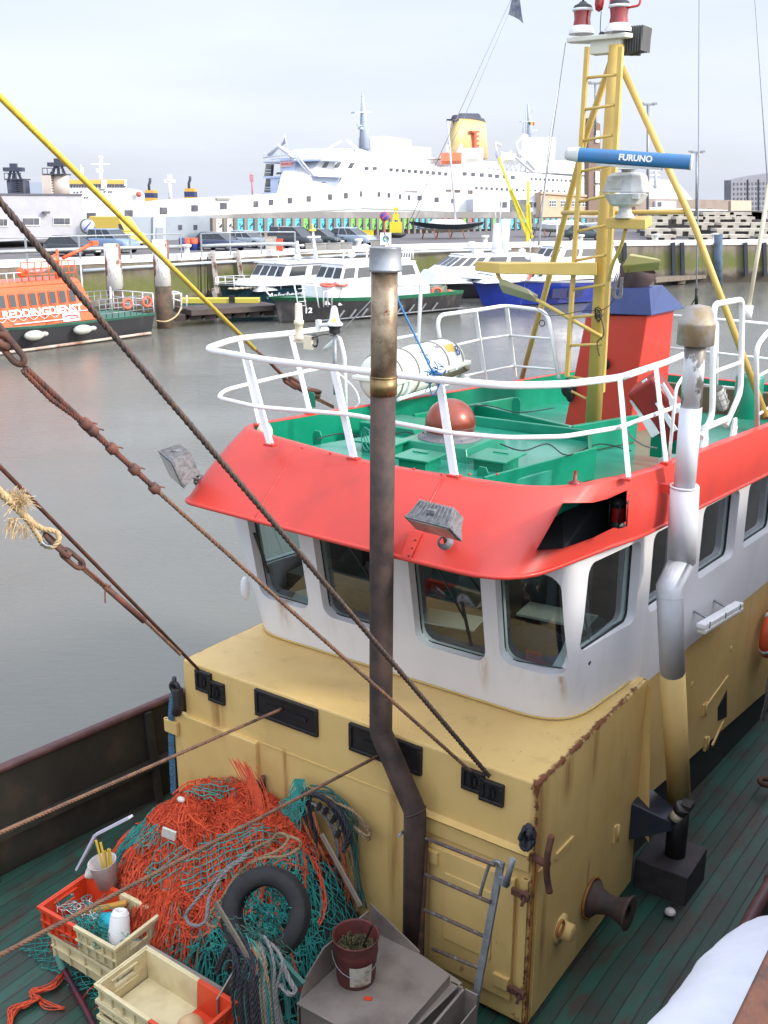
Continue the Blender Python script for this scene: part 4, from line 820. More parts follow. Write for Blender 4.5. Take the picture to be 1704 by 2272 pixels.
for k in range(6):
    a = k * 1.047; u2 = axv.orthogonal().normalized(); v2 = axv.cross(u2); d = u2 * math.cos(a) + v2 * math.sin(a); mb.tube([c + axv * -.1 + d * .066, c + axv * .06 + d * .066, c + axv * .115 + d * .045, c + axv * .14], .004, 5)
part(mb, 'lamp_cage', galv, bl)
# ---- wheelhouse floodlights
def floodlight(c, ax_f, up, w_, h_, d_, arm):
    f = V(ax_f).normalized(); r_ = f.cross(V(up)).normalized(); u = r_.cross(f)
    def P(a, b, e): return c + r_ * a + u * b + f * e
    mb = MB(); mb.hexa([P(-w_ / 2, -h_ / 2, 0), P(w_ / 2, -h_ / 2, 0), P(w_ / 2, h_ / 2, 0), P(-w_ / 2, h_ / 2, 0), P(-w_ * .38, -h_ * .32, -d_), P(w_ * .38, -h_ * .32, -d_), P(w_ * .38, h_ * .40, -d_), P(-w_ * .38, h_ * .40, -d_)])
    for k in range(11):
        x = -w_ * .44 + w_ * .88 * k / 10; mb.hexa([P(x - .003, -h_ * .45, -.01), P(x + .003, -h_ * .45, -.01), P(x + .003, h_ * .53, -.01), P(x - .003, h_ * .53, -.01), P(x * .85 - .003, -h_ * .38, -d_ - .012), P(x * .85 + .003, -h_ * .38, -d_ - .012), P(x * .85 + .003, h_ * .47, -d_ - .012), P(x * .85 - .003, h_ * .47, -d_ - .012)])
    mb.box(P(0, h_ * .45, -d_ * .6), (.06, .06, .03)); fl = part(mb, 'floodlight', flood, bevel=.004)
    mb = MB(); mb.prism([P(a, b, .002) for a, b in ((-w_ * .52, -h_ * .52), (w_ * .52, -h_ * .52), (w_ * .52, h_ * .52), (-w_ * .52, h_ * .52))], f * .012); part(mb, 'bezel', flood, fl, bevel=.003)
    mb = MB(); mb.prism([P(a, b, .014) for a, b in ((-w_ * .45, -h_ * .43), (w_ * .45, -h_ * .43), (w_ * .45, h_ * .43), (-w_ * .45, h_ * .43))], f * .006); part(mb, 'lens', lens, fl)
    mb = MB(); mb.tube([c - f * d_ * .5 - u * h_ * .3, arm[0]], .016, 8); mb.lathe([(.055, 0), (.055, .03), (.03, .05)], arm[0], V(arm[1]) , 14); part(mb, 'lamp_bracket', flood, fl)
c = ly(962, 1170, -.26); floodlight(c, (-.05, -.62, -.70), (0, -.2, 1), .36, .19, .13, (ly(990, 1205, -.02), (0, -.7, .6)))
c = ly(382, 1040, -.02); floodlight(c, (-.42, -.78, -.34), (0, 0, 1), .40, .25, .16, (ly(445, 1068, .30), (0, -.7, .6)))
# ---- pipes
py_ = -.15
mb = MB(); P = [ly(853, 600, py_), ly(851, 875, py_)]; mb.tube(P, .088, 20); pf = part(mb, 'exhaust_pipe', galvworn)
mb = MB(); mb.tube([ly(851, 838, py_), ly(851, 875, py_)], .092, 20); mb.torus(ly(851, 836, py_), .088, .008, (0, 0, 1), 24, 6); part(mb, 'pipe_collar', brassy, pf)
B0, B1, B2 = ly(845, 1622, py_), ly(921, 1800, py_ + .0), ly(917, 2130, py_); B2.z = 1.9
mb = MB(); mb.tube([ly(850, 872, py_), ly(847, 1200, py_), B0 + Vector((0, 0, .02)), B0 - Vector((0, 0, .01)) + (B1 - B0) * .02, B1 - (B1 - B0) * .01, B1 - Vector((0, 0, .02)), B2], .086, 20); mb.torus(B1, .088, .006, (B1 - B0), 24, 5); part(mb, 'lower_pipe', rustpipe, pf)
mb = MB(); c = ly(855, 596, py_); mb.lathe([(.098, -.02), (.116, -.01), (.108, 0), (.104, .13), (.106, .135), (.098, .135), (.09, -.01)], c, n=28); part(mb, 'pipe_cap', M('cap_zinc', (.34, .36, .38), (.25, .27, .29), 5, rough=.4, metal=.6), pf)
mb = MB(); mb.box(ly(900, 2125, py_), (.3, .12, .04)); mb.cyl(ly(893, 1846, -.2), ly(885, 1855, -.28), .012); part(mb, 'pipe_clamp', galv, pf)
# starboard vent pipe
xx = .24
a0, a1 = lx(1545, 735, xx), lx(1518, 1085, xx); k0, k1 = lx(1512, 1245, xx), lx(1485, 1300, xx); e0, e1 = lx(1492, 1490, xx), lx(1508, 1790, xx)
ventp = M('vent_white', (.64, .655, .68), (.5, .51, .53), 4, .4, .75, rough=.62, bump=.08, rust=.74, rscale=8, stretch=(1, 1, .4))
peel = M('peeling_paint', (.62, .64, .66), (.19, .17, .15), 5, .46, .52, rough=.45, metal=.3, bump=.3, bscale=12, stretch=(1, 1, .7))
mb = MB(); mb.tube([a0, lx(1533, 905, xx)], .078, 20); vp = part(mb, 'vent_pipe', peel)
mb = MB(); mb.tube([lx(1533, 903, xx), a1], .082, 20); mb.tube([a1 + Vector((0, 0, .02)), k0], .112, 20); mb.torus(a1 + Vector((0, 0, .02)), .104, .010, (0, 0, 1), 24, 6); mb.tube([k0 + Vector((0, 0, .04)), k0, k1, e0], .103, 20); mb.torus((k1 + (e0 - k1) * .1), .103, .003, (0, 0, 1), 24, 4); part(mb, 'vent_sleeve', ventp, vp)
mb = MB(); e1b = e1 + Vector((0, 0, 0)); mb.tube([e0, e1b], .1035, 20); part(mb, 'yellow_sleeve', hyel, vp)
mb = MB(); mb.tube([e1b, Vector((e1b.x, e1b.y, dz(2.5) + .28))], .095, 16); part(mb, 'pipe_foot', black, vp)
mb = MB(); mb.lathe([(.125, -.12), (.135, -.115), (.135, .03), (.137, .04), (.128, .05), (.085, .16), (.001, .175)], a0 + Vector((0, 0, .02)), n=28); part(mb, 'vent_cap', M('cap_bronze', (.27, .20, .11), (.32, .30, .27), 5, .4, .6, rough=.5, metal=.35, bump=.2, bscale=15), vp)
mb = MB(); p = lx(1475, 1083, .1); mb.box(p, (.2, .05, .07)); part(mb, 'pipe_bracket', redp, vp)
mb = MB(); b0 = Vector((e1b.x, e1b.y + .02, dz(2.4))); mb.bb((b0.x - .28, b0.y - .3, b0.z - .05), (b0.x + .22, b0.y + .25, b0.z + .32)); part(mb, 'pipe_plinth', M('plinth', (.03, .025, .028), (.05, .04, .04), 6, rough=.7), bevel=.015)
# strip lamp on the white side
mb = MB(); a, b = lx(1555, 1390, .10), lx(1640, 1340, .10); mb.beam(a, b, .09, .05); sl = part(mb, 'strip_lamp', white, bevel=.01); mb = MB(); dn = Vector((.01, 0, -.05)); mb.beam(a + dn, b + dn, .085, .05); part(mb, 'diffuser', M('diffuser', (.6, .58, .5), rough=.3), sl, bevel=.015)
mb = MB()
for q in (.25, .75): p = a.lerp(b, q); mb.beam(p, Vector((-.07, p.y, p.z + .06)), .04, .015)
for q in (.1, .5, .9): mb.box(a.lerp(b, q) + Vector((.045, 0, 0)), (.01, .02, .06))
part(mb, 'lamp_mount', galv, sl)
# lifebuoy on the side, at the frame edge
mb = MB((0.12, 5.2, 3.4)); c = lx(1712, 1400, .05); mb.off = c.copy(); mb.torus(c, .27, .065, (1, 0, 0), 28, 10); lbm = bmesh1(mb, 'lifebuoy', M('buoy_orange', (.62, .09, .035), (.5, .07, .03), 5, rough=.55), 'orange lifebuoy hung with netting on the yellow side wall aft of the strip lamp', 'lifebuoy')
mb = MB(c); 
for k in range(4): a = k * 1.571 + .6; d = Vector((0, math.cos(a), math.sin(a))); mb.tube([c + d * .27 - Vector((0, d.z, -d.y)) * .03, c + d * .27 + Vector((0, d.z, -d.y)) * .03], .068, 12)
mb.build('reflective_band', M('band_grey', (.6, .6, .6), rough=.4), lbm)
mb = MB(c)
for k in range(16):
    x0 = c + Vector((.05, random.uniform(-.22, .12), -.2)); mb.tube(smooth([x0, x0 + Vector((.03, random.uniform(-.1, .1), -.2)), x0 + Vector((.02, random.uniform(-.1, .1), -.45)), x0 + Vector((0, random.uniform(-.12, .12), -.7 - random.random() * .3))]), .006, 5)
mb.build('net_scrap', rgrey, lbm)
# side house fittings
mb = MB(); c = lx(1300, 2000, 0.0) ; 
mb.lathe([(.16, 0), (.17, .02), (.11, .07), (.085, .14), (.09, .22), (.12, .30), (.15, .33), (.14, .34), (.06, .32)], lx(1312, 1992, 0.0), (1, 0, 0), 26); part(mb, 'winch_drum', rustpipe)
mb = MB(); mb.lathe([(.12, 0), (.12, .015), (.075, .02), (.07, .10), (.05, .11), (.001, .11)], lx(1243, 2060, 0), (1, 0, 0), 20); part(mb, 'pipe_stub', hyel)
for mb in (MB().torus(lx(1312, 1992, .02), .17, .012, (1, 0, 0), 26, 6), MB().torus(lx(1243, 2060, .11), .06, .012, (1, 0, 0), 20, 6)): part(mb, 'rust_ring', MATS['rust_orange'])
mb = MB(); p = lx(1410, 1790, .0); mb.hexa([p + Vector(q) for q in ((0, -.12, -.28), (.34, .0, -.12), (.34, .2, -.12), (0, .25, -.28), (0, -.12, .10), (.32, .0, -.03), (.32, .2, -.03), (0, .25, .10))]); part(mb, 'hawse_chute', M('chute', (.02, .024, .04), (.03, .03, .035), 8, rough=.35), bevel=.012)
mb = MB(); q = p + Vector((.33, .08, -.03)); mb.cyl(q, q + Vector((.05, 0, .09)), .055); part(mb, 'chute_neck', ivory); mb = MB(); mb.cyl(q + Vector((.04, 0, .08)), q + Vector((.07, 0, .14)), .07); mb.box(q + Vector((.08, .05, .13)), (.10, .12, .05)); part(mb, 'chute_cap', blk)
for px, py, s_ in ((1363, 1850, 1), (1565, 1650, 1), (1560, 1575, .8)): mb = MB(); p = lx(px, py, .0 if px < 1450 else -.07); mb.box(p, (.03, .05 * s_, .16 * s_)); mb.cyl(p + Vector((.02, .03, -.08)), p + Vector((.02, .03, .08)), .014, n=8); part(mb, 'side_hinge', hyel)
for mb in (MB().beam(lx(1232, 1900, .0), lx(1270, 1860, 0), .03, .05), MB().beam(lx(1565, 1570, -.07), lx(1615, 1500, -.07), .02, .03), MB().beam(lx(1580, 1655, -.07), lx(1605, 1600, -.07), .02, .03)): part(mb, 'drip_ledge', hyel)
for a, b in (((1262, 1985), (1352, 1800)), ((1352, 1800), (1350, 1875))): pass
mb = MB(); mb.prism([lx(px, py, -.076) for px, py in ((1592, 1600), (1592, 1570), (1612, 1530), (1612, 1590))], (.005, 0, 0)); part(mb, 'side_recess', blk)
for px, py in ((1622, 1440), (1535, 1520)): part(MB().sphere(lx(px, py, -.07), .03, (.4, .7, 1.3)), 'dent', hyel)
# eye with greasy coil at the house corner and at the left edge
def coil(c, n_, R, mat, ax=(0, 1, 0), nm='rope_coil', r=.012, sz=2.2):
    mb = MB()
    for k in range(n_): mb.tube(smooth([c + Vector((random.gauss(0, .008) + R * math.cos(a) * .6, random.gauss(0, .02), R * sz * (math.sin(a) - .9))) for a in [j * .785 for j in range(8)]], 3, True), r, 5)
    return part(mb, nm, mat)
coil(ly(1172, 1835, -.08), 9, .055, rblack, nm='greasy_strop', r=.014, sz=1.6); mb = MB(); mb.tube(smooth([Vector((.13, -.02, 3.75)), Vector((.12, -.05, 3.6)), Vector((.1, 0, 3.4)), Vector((.12, .02, 3.25))]), .025, 8); mb.tube([(.0, 0, 3.5), (.12, -.02, 3.5)], .03, 8); part(mb, 'horn_cleat', rusty)
mb = MB(); c = ly(388, 1525, -.05); mb.torus(c, .045, .022, (0, 1, 0)); mb.cyl(c, c + Vector((0, 0, .1)), .02); mb.tube(smooth([c + Vector((.03, 0, 0)), c + Vector((.05, -.02, -.15)), c + Vector((.02, -.02, -.24))]), .05, 8); part(mb, 'iron_block', black)
# ================================================================== RIGGING WIRES (fixed to the trawler)
def rig(pts, r, mat, name='stay_cable', lay=True, pitch=None):
    mb = MB()
    if lay: mb.rope(pts, r, pitch=pitch)
    else: mb.tube(pts, r, 8)
    return part(mb, name, mat)
def P0(px, py): return ly(px, py, -.03)
# two long stays to the right plate
e = P0(1085, 1722); s_ = ld(-30, 412, 4.6); rig([e.lerp(s_, 1.8), e], .0185, steelw, pitch=.11)
e = P0(1045, 1712); m_ = ld(350, 1090, 6.0); s_ = ld(55, 815, 5.2); rig([m_, e], .014, rustw, pitch=.09)
# turned-back doubled part with servings and shackle
mb = MB(); mb.rope([s_, s_.lerp(m_, .5), m_], .017, pitch=.08); q = (m_ - s_).normalized(); sd2 = q.cross(Vector((0, 0, 1))).normalized(); up2 = sd2.cross(q)
mb.rope([s_ + up2 * -.02, s_.lerp(m_, .2) - up2 * .03, s_.lerp(m_, .35) - up2 * .01, s_.lerp(m_, .95)], .015, pitch=.07)
for t in (.42, .47, .62, .80, .97): c = s_.lerp(m_, t); mb.tube([c - q * .03, c - q * .02, c + q * .02, c + q * .035], [.02, .032, .034, .02], 10); mb.tube(smooth([c, c + up2 * .03 + q * .03, c + up2 * .045 + q * .06]), .005, 5)
part(mb, 'doubled_wire', M('rust_red_wire', (.15, .05, .03), (.07, .035, .03), 14, .4, .65, rough=.75))
mb = MB(); a = ld(-40, 700, 5.1); b = ld(45, 800, 5.18)
def link(mb, a, b, w_, r, tw=0):
    d = (b - a).normalized(); u = d.cross(Vector((0, 0, 1))).normalized(); v = d.cross(u); s1 = u * math.cos(tw) + v * math.sin(tw); L2 = (b - a).length; c = (a + b) / 2
    o = []
    for k in range(16):
        an = 2 * math.pi * k / 16; x = math.cos(an); y = math.sin(an); o.append(c + d * (x * r * 1.0 + (L2 / 2 - w_ * .5) * (1 if x > 0 else -1) + x * w_ * .5) + s1 * (y * w_ / 2))
    mb.tube(o + [o[0], o[1]], r, 8)
link(mb, a, a.lerp(b, .6), .10, .022, .3); link(mb, a.lerp(b, .5), b, .06, .018, 1.6); mb.cyl(a.lerp(b, .25) - Vector((0, 0, .05)), a.lerp(b, .25) + Vector((0, 0, .06)), .025); mb.sphere(a.lerp(b, .02), .05)
part(mb, 'shackle', rusty); rig([a + (a - m_) * 1.2, a + (b - a) * .02], .016, rustw)
# left plate stays
e = P0(440, 1485); rig([e.lerp(ld(-30, 1005, 5.6), 2.2), e], .0135, MATS['rust_red_wire'], lay=False)
j = ld(400, 1452, 6.85); k0_ = ld(175, 1255, 6.15); rig([k0_, ld(235, 1305, 6.3), ld(330, 1385, 6.6), j], .0125, rustw, pitch=.07)
mb = MB(); mb.rope([k0_ + Vector((.0, 0, .02)), ld(235, 1300, 6.28)], .010); mb.tube([ld(232, 1300, 6.3), ld(320, 1378, 6.56)], .020, 8)
mb.tube(smooth([ld(234, 1306, 6.3), ld(233, 1320, 6.3), ld(234, 1338, 6.3)]), .005, 5); mb.tube(smooth([ld(236, 1303, 6.3), ld(246, 1299, 6.3)]), .005, 5)
part(mb, 'wire_splice', MATS['rust_red_wire'])
mb = MB(); a = ld(106, 1192, 6.0); b = ld(148, 1230, 6.08); c = ld(180, 1255, 6.15); link(mb, a, b, .055, .016, .2); link(mb, b - (b - a) * .15, c, .05, .015, 1.5); mb.cyl(b + Vector((.03, 0, .02)), b - Vector((.03, 0, .02)), .018); part(mb, 'shackle', rusty)
mb = MB(); e0_ = ld(110, 1193, 6.0); fw_ = (CL - e0_).normalized(); mb.torus(e0_, .05, .012, fw_, 24, 8, 1.6); part(mb, 'thimble', galv)
mb = MB(); fr_ = ld(25, 1115, 5.78); mb.rope([fr_ + (fr_ - ld(106, 1192, 6.0)) * 4.5, fr_], .024, pitch=.1); mb.rope([ld(5, 1096, 5.75), ld(25, 1115, 5.78), ld(60, 1150, 5.88), ld(78, 1168, 5.93)], .024, pitch=.1)
mb.rope(smooth([ld(60, 1150, 5.88), ld(92, 1172, 5.95), ld(124, 1180, 6.0), ld(131, 1196, 6.0), ld(118, 1212, 6.0), ld(96, 1208, 6.0), ld(84, 1188, 5.95), ld(66, 1160, 5.9)]), .017, pitch=.08)
random.seed(5)
for (px, py, n_, L2) in ((45, 1115, 120, .16), (25, 1105, 60, .12), (28, 1150, 26, .16), (52, 1165, 20, .13)):
    for i in range(n_):
        p = ld(px + random.gauss(0, 5), py + random.gauss(0, 4), 5.8); d = Vector((random.gauss(0, .5), random.gauss(0, .5), random.gauss(.3 if py < 1120 else -1.1, .5))).normalized() * L2 * random.uniform(.3, .7)
        mb.tube([p, p + d * .6, p + d + Vector((0, 0, -.02))], .0022, 3, sm=False)
part(mb, 'frayed_rope', manila)
# two trawl wires from the slots, running forward to the left
rig([ly(625, 1573, -.02).lerp(ld(-40, 1865, 5.7), 1.25), ly(625, 1573, -.02)], .0135, MATS['rusty_wire'], 'trawl_wire', pitch=.08); rig([ly(838, 1678, -.02).lerp(ld(-40, 2140, 4.9), 1.2), ly(838, 1678, -.02)], .0135, MATS['rusty_wire'], 'trawl_wire', pitch=.08)
# yellow served stay with turnbuckle on the port side
xs = -4.6; y0_ = lx(565, 775, xs); s_ = ld(-30, 185, 6.2); mb = MB(); mb.tube([y0_.lerp(s_, 1.7), y0_], .022, 8); part(mb, 'yellow_stay', ropey)
mb = MB(); a, b, c, d = lx(590, 795, xs), lx(632, 838, xs), lx(680, 870, xs), lx(740, 905, xs); mb.tube([y0_, a], .015, 6); link(mb, a, b, .07, .016, .4); link(mb, b, lx(660, 855, xs), .09, .02, 1.4); mb.tube([lx(640, 845, xs), c], .035, 8); link(mb, lx(665, 862, xs), lx(706, 868, xs), .09, .02, .2); part(mb, 'turnbuckle', rusty)
mb = MB(); mb.tube([c, d + Vector((0, 0, .02))], .012, 6); mb.tube([c + Vector((0, 0, -.03)), d], .012, 6); mb.tube([lx(672, 864, xs), lx(706, 878, xs)], .04, 8); part(mb, 'rigging_rods', MATS['mast_yellow'] if False else rtan)
# antenna units on the port rail
mb = MB(); c = ly(664, 752, 1.6); mb.lathe([(.05, 0), (.05, .02), (.038, .03), (.036, .13), (.046, .135), (.046, .17), (.036, .175), (.032, .31), (.028, .325), (.001, .33)], c, n=18); mb.box(c + Vector((.02, 0, -.02)), (.14, .06, .02)); mb.box(ly(684, 760, 1.5), (.09, .03, .12)); part(mb, 'antenna', ivory)
mb = MB(); c = ly(742, 722, 1.5); mb.lathe([(.072, 0), (.078, .015), (.06, .03), (.045, .05), (.028, .15), (.015, .17), (.001, .172)], c, n=20); an = part(mb, 'satellite_antenna', white)
mb = MB(); mb.lathe([(.045, -.07), (.05, -.05), (.045, -.04), (.055, -.02), (.065, 0)], c, n=18); part(mb, 'antenna_boot', rubber, an); mb = MB(); mb.cyl(c - Vector((0, 0, .62)), c - Vector((0, 0, .05)), .018); part(mb, 'antenna_post', galv, an)
mb = MB(); fwd = (CL - c); fwd.z = 0; fwd.normalize(); rt2 = fwd.cross(Vector((0, 0, 1))); cc = c + fwd * .052 + Vector((0, 0, .04)); mb.prism([cc + rt2 * a + Vector((0, 0, b)) - fwd * b * .25 for a, b in ((-.022, 0), (.022, 0), (0, .038))], fwd * .004); part(mb, 'warning_label', M('label_yellow', (.7, .45, .03)), an)
mb = MB(); mb.tube(fillet([ly(720, 775, 1.6), ly(735, 762, 1.6), ly(752, 745, 1.6), ly(764, 790, 1.6), ly(768, 930, 1.6)], .05, 5), .02, 8); mb.tube(smooth([ly(748, 825, 1.4), ly(785, 860, 1.4), ly(797, 890, 1.4), ly(788, 905, 1.4)]), .007, 6)
mb.tube([ly(705, 722, 1.6), ly(745, 720, 1.6)], .02, 8); mb.box(ly(707, 722, 1.6), (.04, .04, .1)); part(mb, 'cable_conduit', railw)
mb = MB()
for k in range(3): mb.torus(ly(698, 755 + k * 3, 1.5), .05 - k * .006, .004, (.2, 1, .1 * k), 18, 5)
mb.tube(smooth([ly(690, 752, 1.5), ly(720, 742, 1.5), ly(750, 748, 1.5)]), .004, 5); part(mb, 'cable_hank', black)
mb = MB(); mb.tube([ly(755, 738, 1.5), ly(822, 668, 1.9), ly(850, 640, 1.9)], .006, 5); part(mb, 'lanyard', galv)

# ================================================================== THINGS ON THE TRAWLER
# life raft canister in its cradle
A_ = lz(812, 812, 6.28); B_ = lz(1010, 782, 6.30)
ra = bthing('life_raft', 'white barrel-shaped life raft canister lying in its cradle on the wheelhouse roof', 'life raft', A_)
A_ = Vector((-3.35, 2.75, 6.22)); B_ = A_ + (Vector((-3.42, 4.28, 6.22)) - A_); ax = (B_ - A_).normalized(); Lr = (B_ - A_).length; ra.location = wor(A_)
mb = MB(A_); mb.lathe([(.001, -.02), (.18, -.0), (.245, .05), (.255, .10), (.255, .30), (.262, .31), (.262, .35), (.255, .36), (.255, Lr * .5 - .03), (.265, Lr * .5 - .02), (.265, Lr * .5 + .02), (.255, Lr * .5 + .03), (.255, Lr - .36), (.262, Lr - .35), (.262, Lr - .31), (.255, Lr - .3), (.255, Lr - .1), (.24, Lr - .04), (.18, Lr), (.001, Lr + .02)], A_, ax, 32)
mb.build('canister', grp, ra)
ux = ax.cross(Vector((0, 0, 1))).normalized(); uz = ux.cross(ax)
mb = MB(A_); mb.loft([[A_ + ax * t + ux * a + uz * b for a, b in ((-.285, -.03), (.285, -.03), (.285, .02), (-.285, .02))] for t in (-.03, Lr + .03)], cap=True); mb.build('flange', grp, ra, bevel=.012)
mb = MB(A_)
for t in (.12, .45, Lr - .45, Lr - .12): mb.torus(A_ + ax * t, .266, .006, ax, 28, 5, 2)
mb.build('strap', M('strap_grey', (.25, .24, .22), rough=.7), ra)
mb = MB(A_)
for t in (.25, Lr - .3): mb.tube([A_ + ax * t + ux * (.27 * math.cos(a)) + uz * (.27 * math.sin(a)) for a in [math.pi * (1 + k / 12) for k in range(13)]], .022, 8)
mb.tube([A_ + ux * .27 + uz * -.18, B_ + ux * .27 + uz * -.18], .02, 8); mb.tube([A_ - ux * .2 + uz * -.32, B_ - ux * .2 + uz * -.32], .02, 8); mb.build('cradle', railw, ra)
mb = MB(A_)
def onr(t, an, r=.262): return A_ + ax * t + (ux * math.cos(an) + uz * math.sin(an)) * r
camd = (CL - A_); an0 = math.atan2(camd.dot(uz), camd.dot(ux))
mb = MB(A_); mb.loft([[onr(Lr - .38, an0 + k * .08), onr(Lr - .18, an0 + k * .08)] for k in range(4, 10)], closed=False); mb.build('label', M('label_ochre', (.62, .33, .05)), ra)
navy = M('navy_print', (.02, .05, .2), rough=.5)
for t, ch, an in ((.62, 'S', .16), (1.28, 'B', .22), (.60, 'nc', .7), (.95, 'DSB', .75)):
    an += an0 * .6; d = ux * math.cos(an) + uz * math.sin(an); tg = -ux * math.sin(an) + uz * math.cos(an); text(ch, .16 if len(ch) == 1 else .06, navy if len(ch) == 1 else M('grey_print' + ch, (.35, .3, .35)), ra, onr(t, an, .268), ax, tg, .003, off=A_)
mb = MB(A_); a = lz(1115 * 0 + 955, 830, 6.6); 
mb2 = MB((-1.4, .9, 6.7)); c = ly(962, 830, .6)
mb2 = MB(c)
for k in range(26): p = c + Vector((random.gauss(0, .025), random.gauss(0, .02), random.gauss(0, .03))); mb2.tube(smooth([p, p + Vector((random.gauss(0, .04), 0, random.gauss(-.02, .04))), p + Vector((random.gauss(0, .05), 0, random.gauss(-.04, .05)))]), .004, 5)
mb2.tube([c, ly(884, 668, .9), ly(878, 640, .9)], .008, 6); mb2.tube(smooth([c, c + Vector((-.03, 0, -.1)), c + Vector((0, 0, -.16)), c + Vector((.03, 0, -.12))]), .006, 5)
bmesh1(mb2, 'blue_cord', rbluel, 'thin blue cord knotted round the white front rail beside the pipe', 'rope')
mb2 = MB(c); mb2.tube(smooth([c + Vector((.03, 0, -.02)), c + Vector((.12, .02, .0)), c + Vector((.24, .04, .05)), c + Vector((.26, .04, .07))]), [.01] + [.02] * 14 + [.024] * 4, 8); bmesh1(mb2, 'rope_fender', M('olive_canvas', (.12, .11, .06), (.07, .06, .04), 20, rough=.9), 'short dark olive canvas roll lashed to the front rail with blue cord', 'canvas roll')

# ---- fishing nets
random.seed(11)
ORP = [(288, 1995), (292, 1900), (340, 1775), (500, 1735), (705, 1738), (735, 1850), (640, 1885), (545, 1935), (500, 1990), (455, 2060), (380, 2130), (300, 2110)]
def mound(x, y):
    q = ((x + 2.68) / 1.34) ** 2 + ((y + .36) / 1.08) ** 2
    h = max(0.0, 1 - q) ** .62
    n_ = noise.noise(Vector((x * 1.8, y * 1.8, 3))) * .16 + noise.noise(Vector((x * 5, y * 5, 7))) * .06
    lean = .10 * math.exp(-((x + 1.95) / .35) ** 2 - ((y + .25) / .4) ** 2) - .10 * math.exp(-((x + 3.6) / .4) ** 2)
    return 1.95 + (1.17 + n_ * 1.5 + lean) * h
NB = Vector((-2.72, -.5, 1.95))
net = bthing('fishing_net_heap', 'heap of orange frayed strands and teal netting piled against the yellow house', 'fishing net', NB)
mb = MB(NB); G = 40; grid = []
for i in range(G + 1):
    row = []
    for j in range(G + 1): x = -4.15 + 2.86 * i / G; y = -1.72 + 1.68 * j / G; row.append(Vector((x, min(y, -.03), mound(x, y) - .03)))
    grid.append(row)
mb.loft(grid, closed=False, sm=True)
for fi in range(len(mb.f)):
    c_ = sum((mb.v[k] for k in mb.f[fi]), Vector()) / 4 + NB; mb.mi[fi] = 1 if inpoly(lproj(c_), ORP) else 0
mb.build('heap_core', [netdark, M('net_orange_deep', (.30, .04, .012), (.08, .03, .015), 12, .4, .6, rough=.9, bump=.6, bscale=50)], net)
def onm(x, y, h=0): return Vector((x, min(y, -.05), mound(x, y) + h))
def inor(x, y): return inpoly(lproj((x, min(y, -.05), mound(x, y) + .03)), ORP)
def inor_old(x, y):   # orange region, by the photograph's rough outline on the mound
    if x < -2.9: return y > -1.5
    return y > -.72 + .35 * (x + 2.9) * -.25 or (x < -2.55 and y > -1.05)
mb = MB(NB)
for i in range(5200):
    x = random.uniform(-4.1, -1.6); y = random.uniform(-1.65, -.06)
    if mound(x, y) < 2.05 or not inor(x, y): continue
    a = random.uniform(0, 6.28); n_ = random.randint(6, 13); st = random.uniform(.02, .06); pts = []; h = random.uniform(.0, .06); cv = random.gauss(0, .5)
    for k in range(n_): pts.append(onm(x, y, h + .02 * math.sin(k * 1.3 + i))); a += cv + random.gauss(0, .3); x += math.cos(a) * st; y += math.sin(a) * st
    mb.tube(pts, random.choice([.002, .002, .003, .003, .004, .006]), 3, cap=False, sm=False)
for i in range(230):   # thick soft hanks
    x = random.uniform(-4.0, -1.7); y = random.uniform(-1.6, -.08)
    if not inor(x, y): continue
    a = random.uniform(0, 6.28); cv = random.gauss(0, .35); pts = []
    for k in range(9): pts.append(onm(x, y, .03)); a += cv; x += math.cos(a) * .075; y += math.sin(a) * .075
    sp = smooth(pts, 3)
    for q in range(5):
        o = Vector((random.gauss(0, .012), random.gauss(0, .012), random.gauss(0, .012))); mb.tube([p + o + Vector((random.gauss(0, .004),) * 3) for p in sp], .0075, 4, cap=False, sm=False)
for i in range(260):   # hanging fringe at the front left over the crate and down
    x = random.uniform(-3.75, -2.75); y = -1.15 - random.random() * .35; p = onm(x, y, .04); dl = random.uniform(.15, .55)
    pts = [p]
    for k in range(6): p = p + Vector((random.gauss(0, .025), -random.uniform(0, .05), -dl / 6)); pts.append(p)
    mb.tube(pts, random.choice([.003, .005, .008]), 3, cap=False, sm=False)
for i in range(30):
    p = onm(-2.35 + random.gauss(0, .05), -.3, .0); mb.tube(smooth([p, p + Vector((-.08, .05, .2)), p + Vector((-.2 - random.random() * .1, .08, .36 + random.random() * .06))]), .004, 3, cap=False, sm=False)
mb.build('orange_strands', netor, net)
def netmesh(mb, x0, x1, y0, y1, du, r, h=.02, jit=.012, cond=None):
    nx = int((x1 - x0) / du); ny = int((y1 - y0) / du); P = {}
    for i in range(nx + 1):
        for j in range(ny + 1):
            x = x0 + i * du + random.gauss(0, jit); y = y0 + j * du + random.gauss(0, jit); P[i, j] = onm(x, y, h + random.uniform(0, .02))
    for i in range(nx):
        for j in range(ny):
            if cond and not cond(P[i, j].x, P[i, j].y): continue
            if (i + j) % 2 == 0: mb.tube([P[i, j], P[i + 1, j + 1]], r, 3, cap=False, sm=False); 
            else: mb.tube([P[i + 1, j], P[i, j + 1]], r, 3, cap=False, sm=False)
mb = MB(NB); netmesh(mb, -3.9, -1.35, -1.68, -.1, .034, .0042, .015, cond=lambda x, y: not inor(x, y))
netmesh(mb, -2.75, -1.4, -1.5, -.5, .03, .0045, .05, .02, cond=lambda x, y: not inor(x, y)); netmesh(mb, -3.6, -3.3, -.85, -.6, .022, .005, .07, .008); netmesh(mb, -2.9, -2.55, -1.15, -.85, .04, .005, .06)
def px_in(poly): return lambda x, y: inpoly(lproj((x, y, mound(x, y) + .06)), poly)
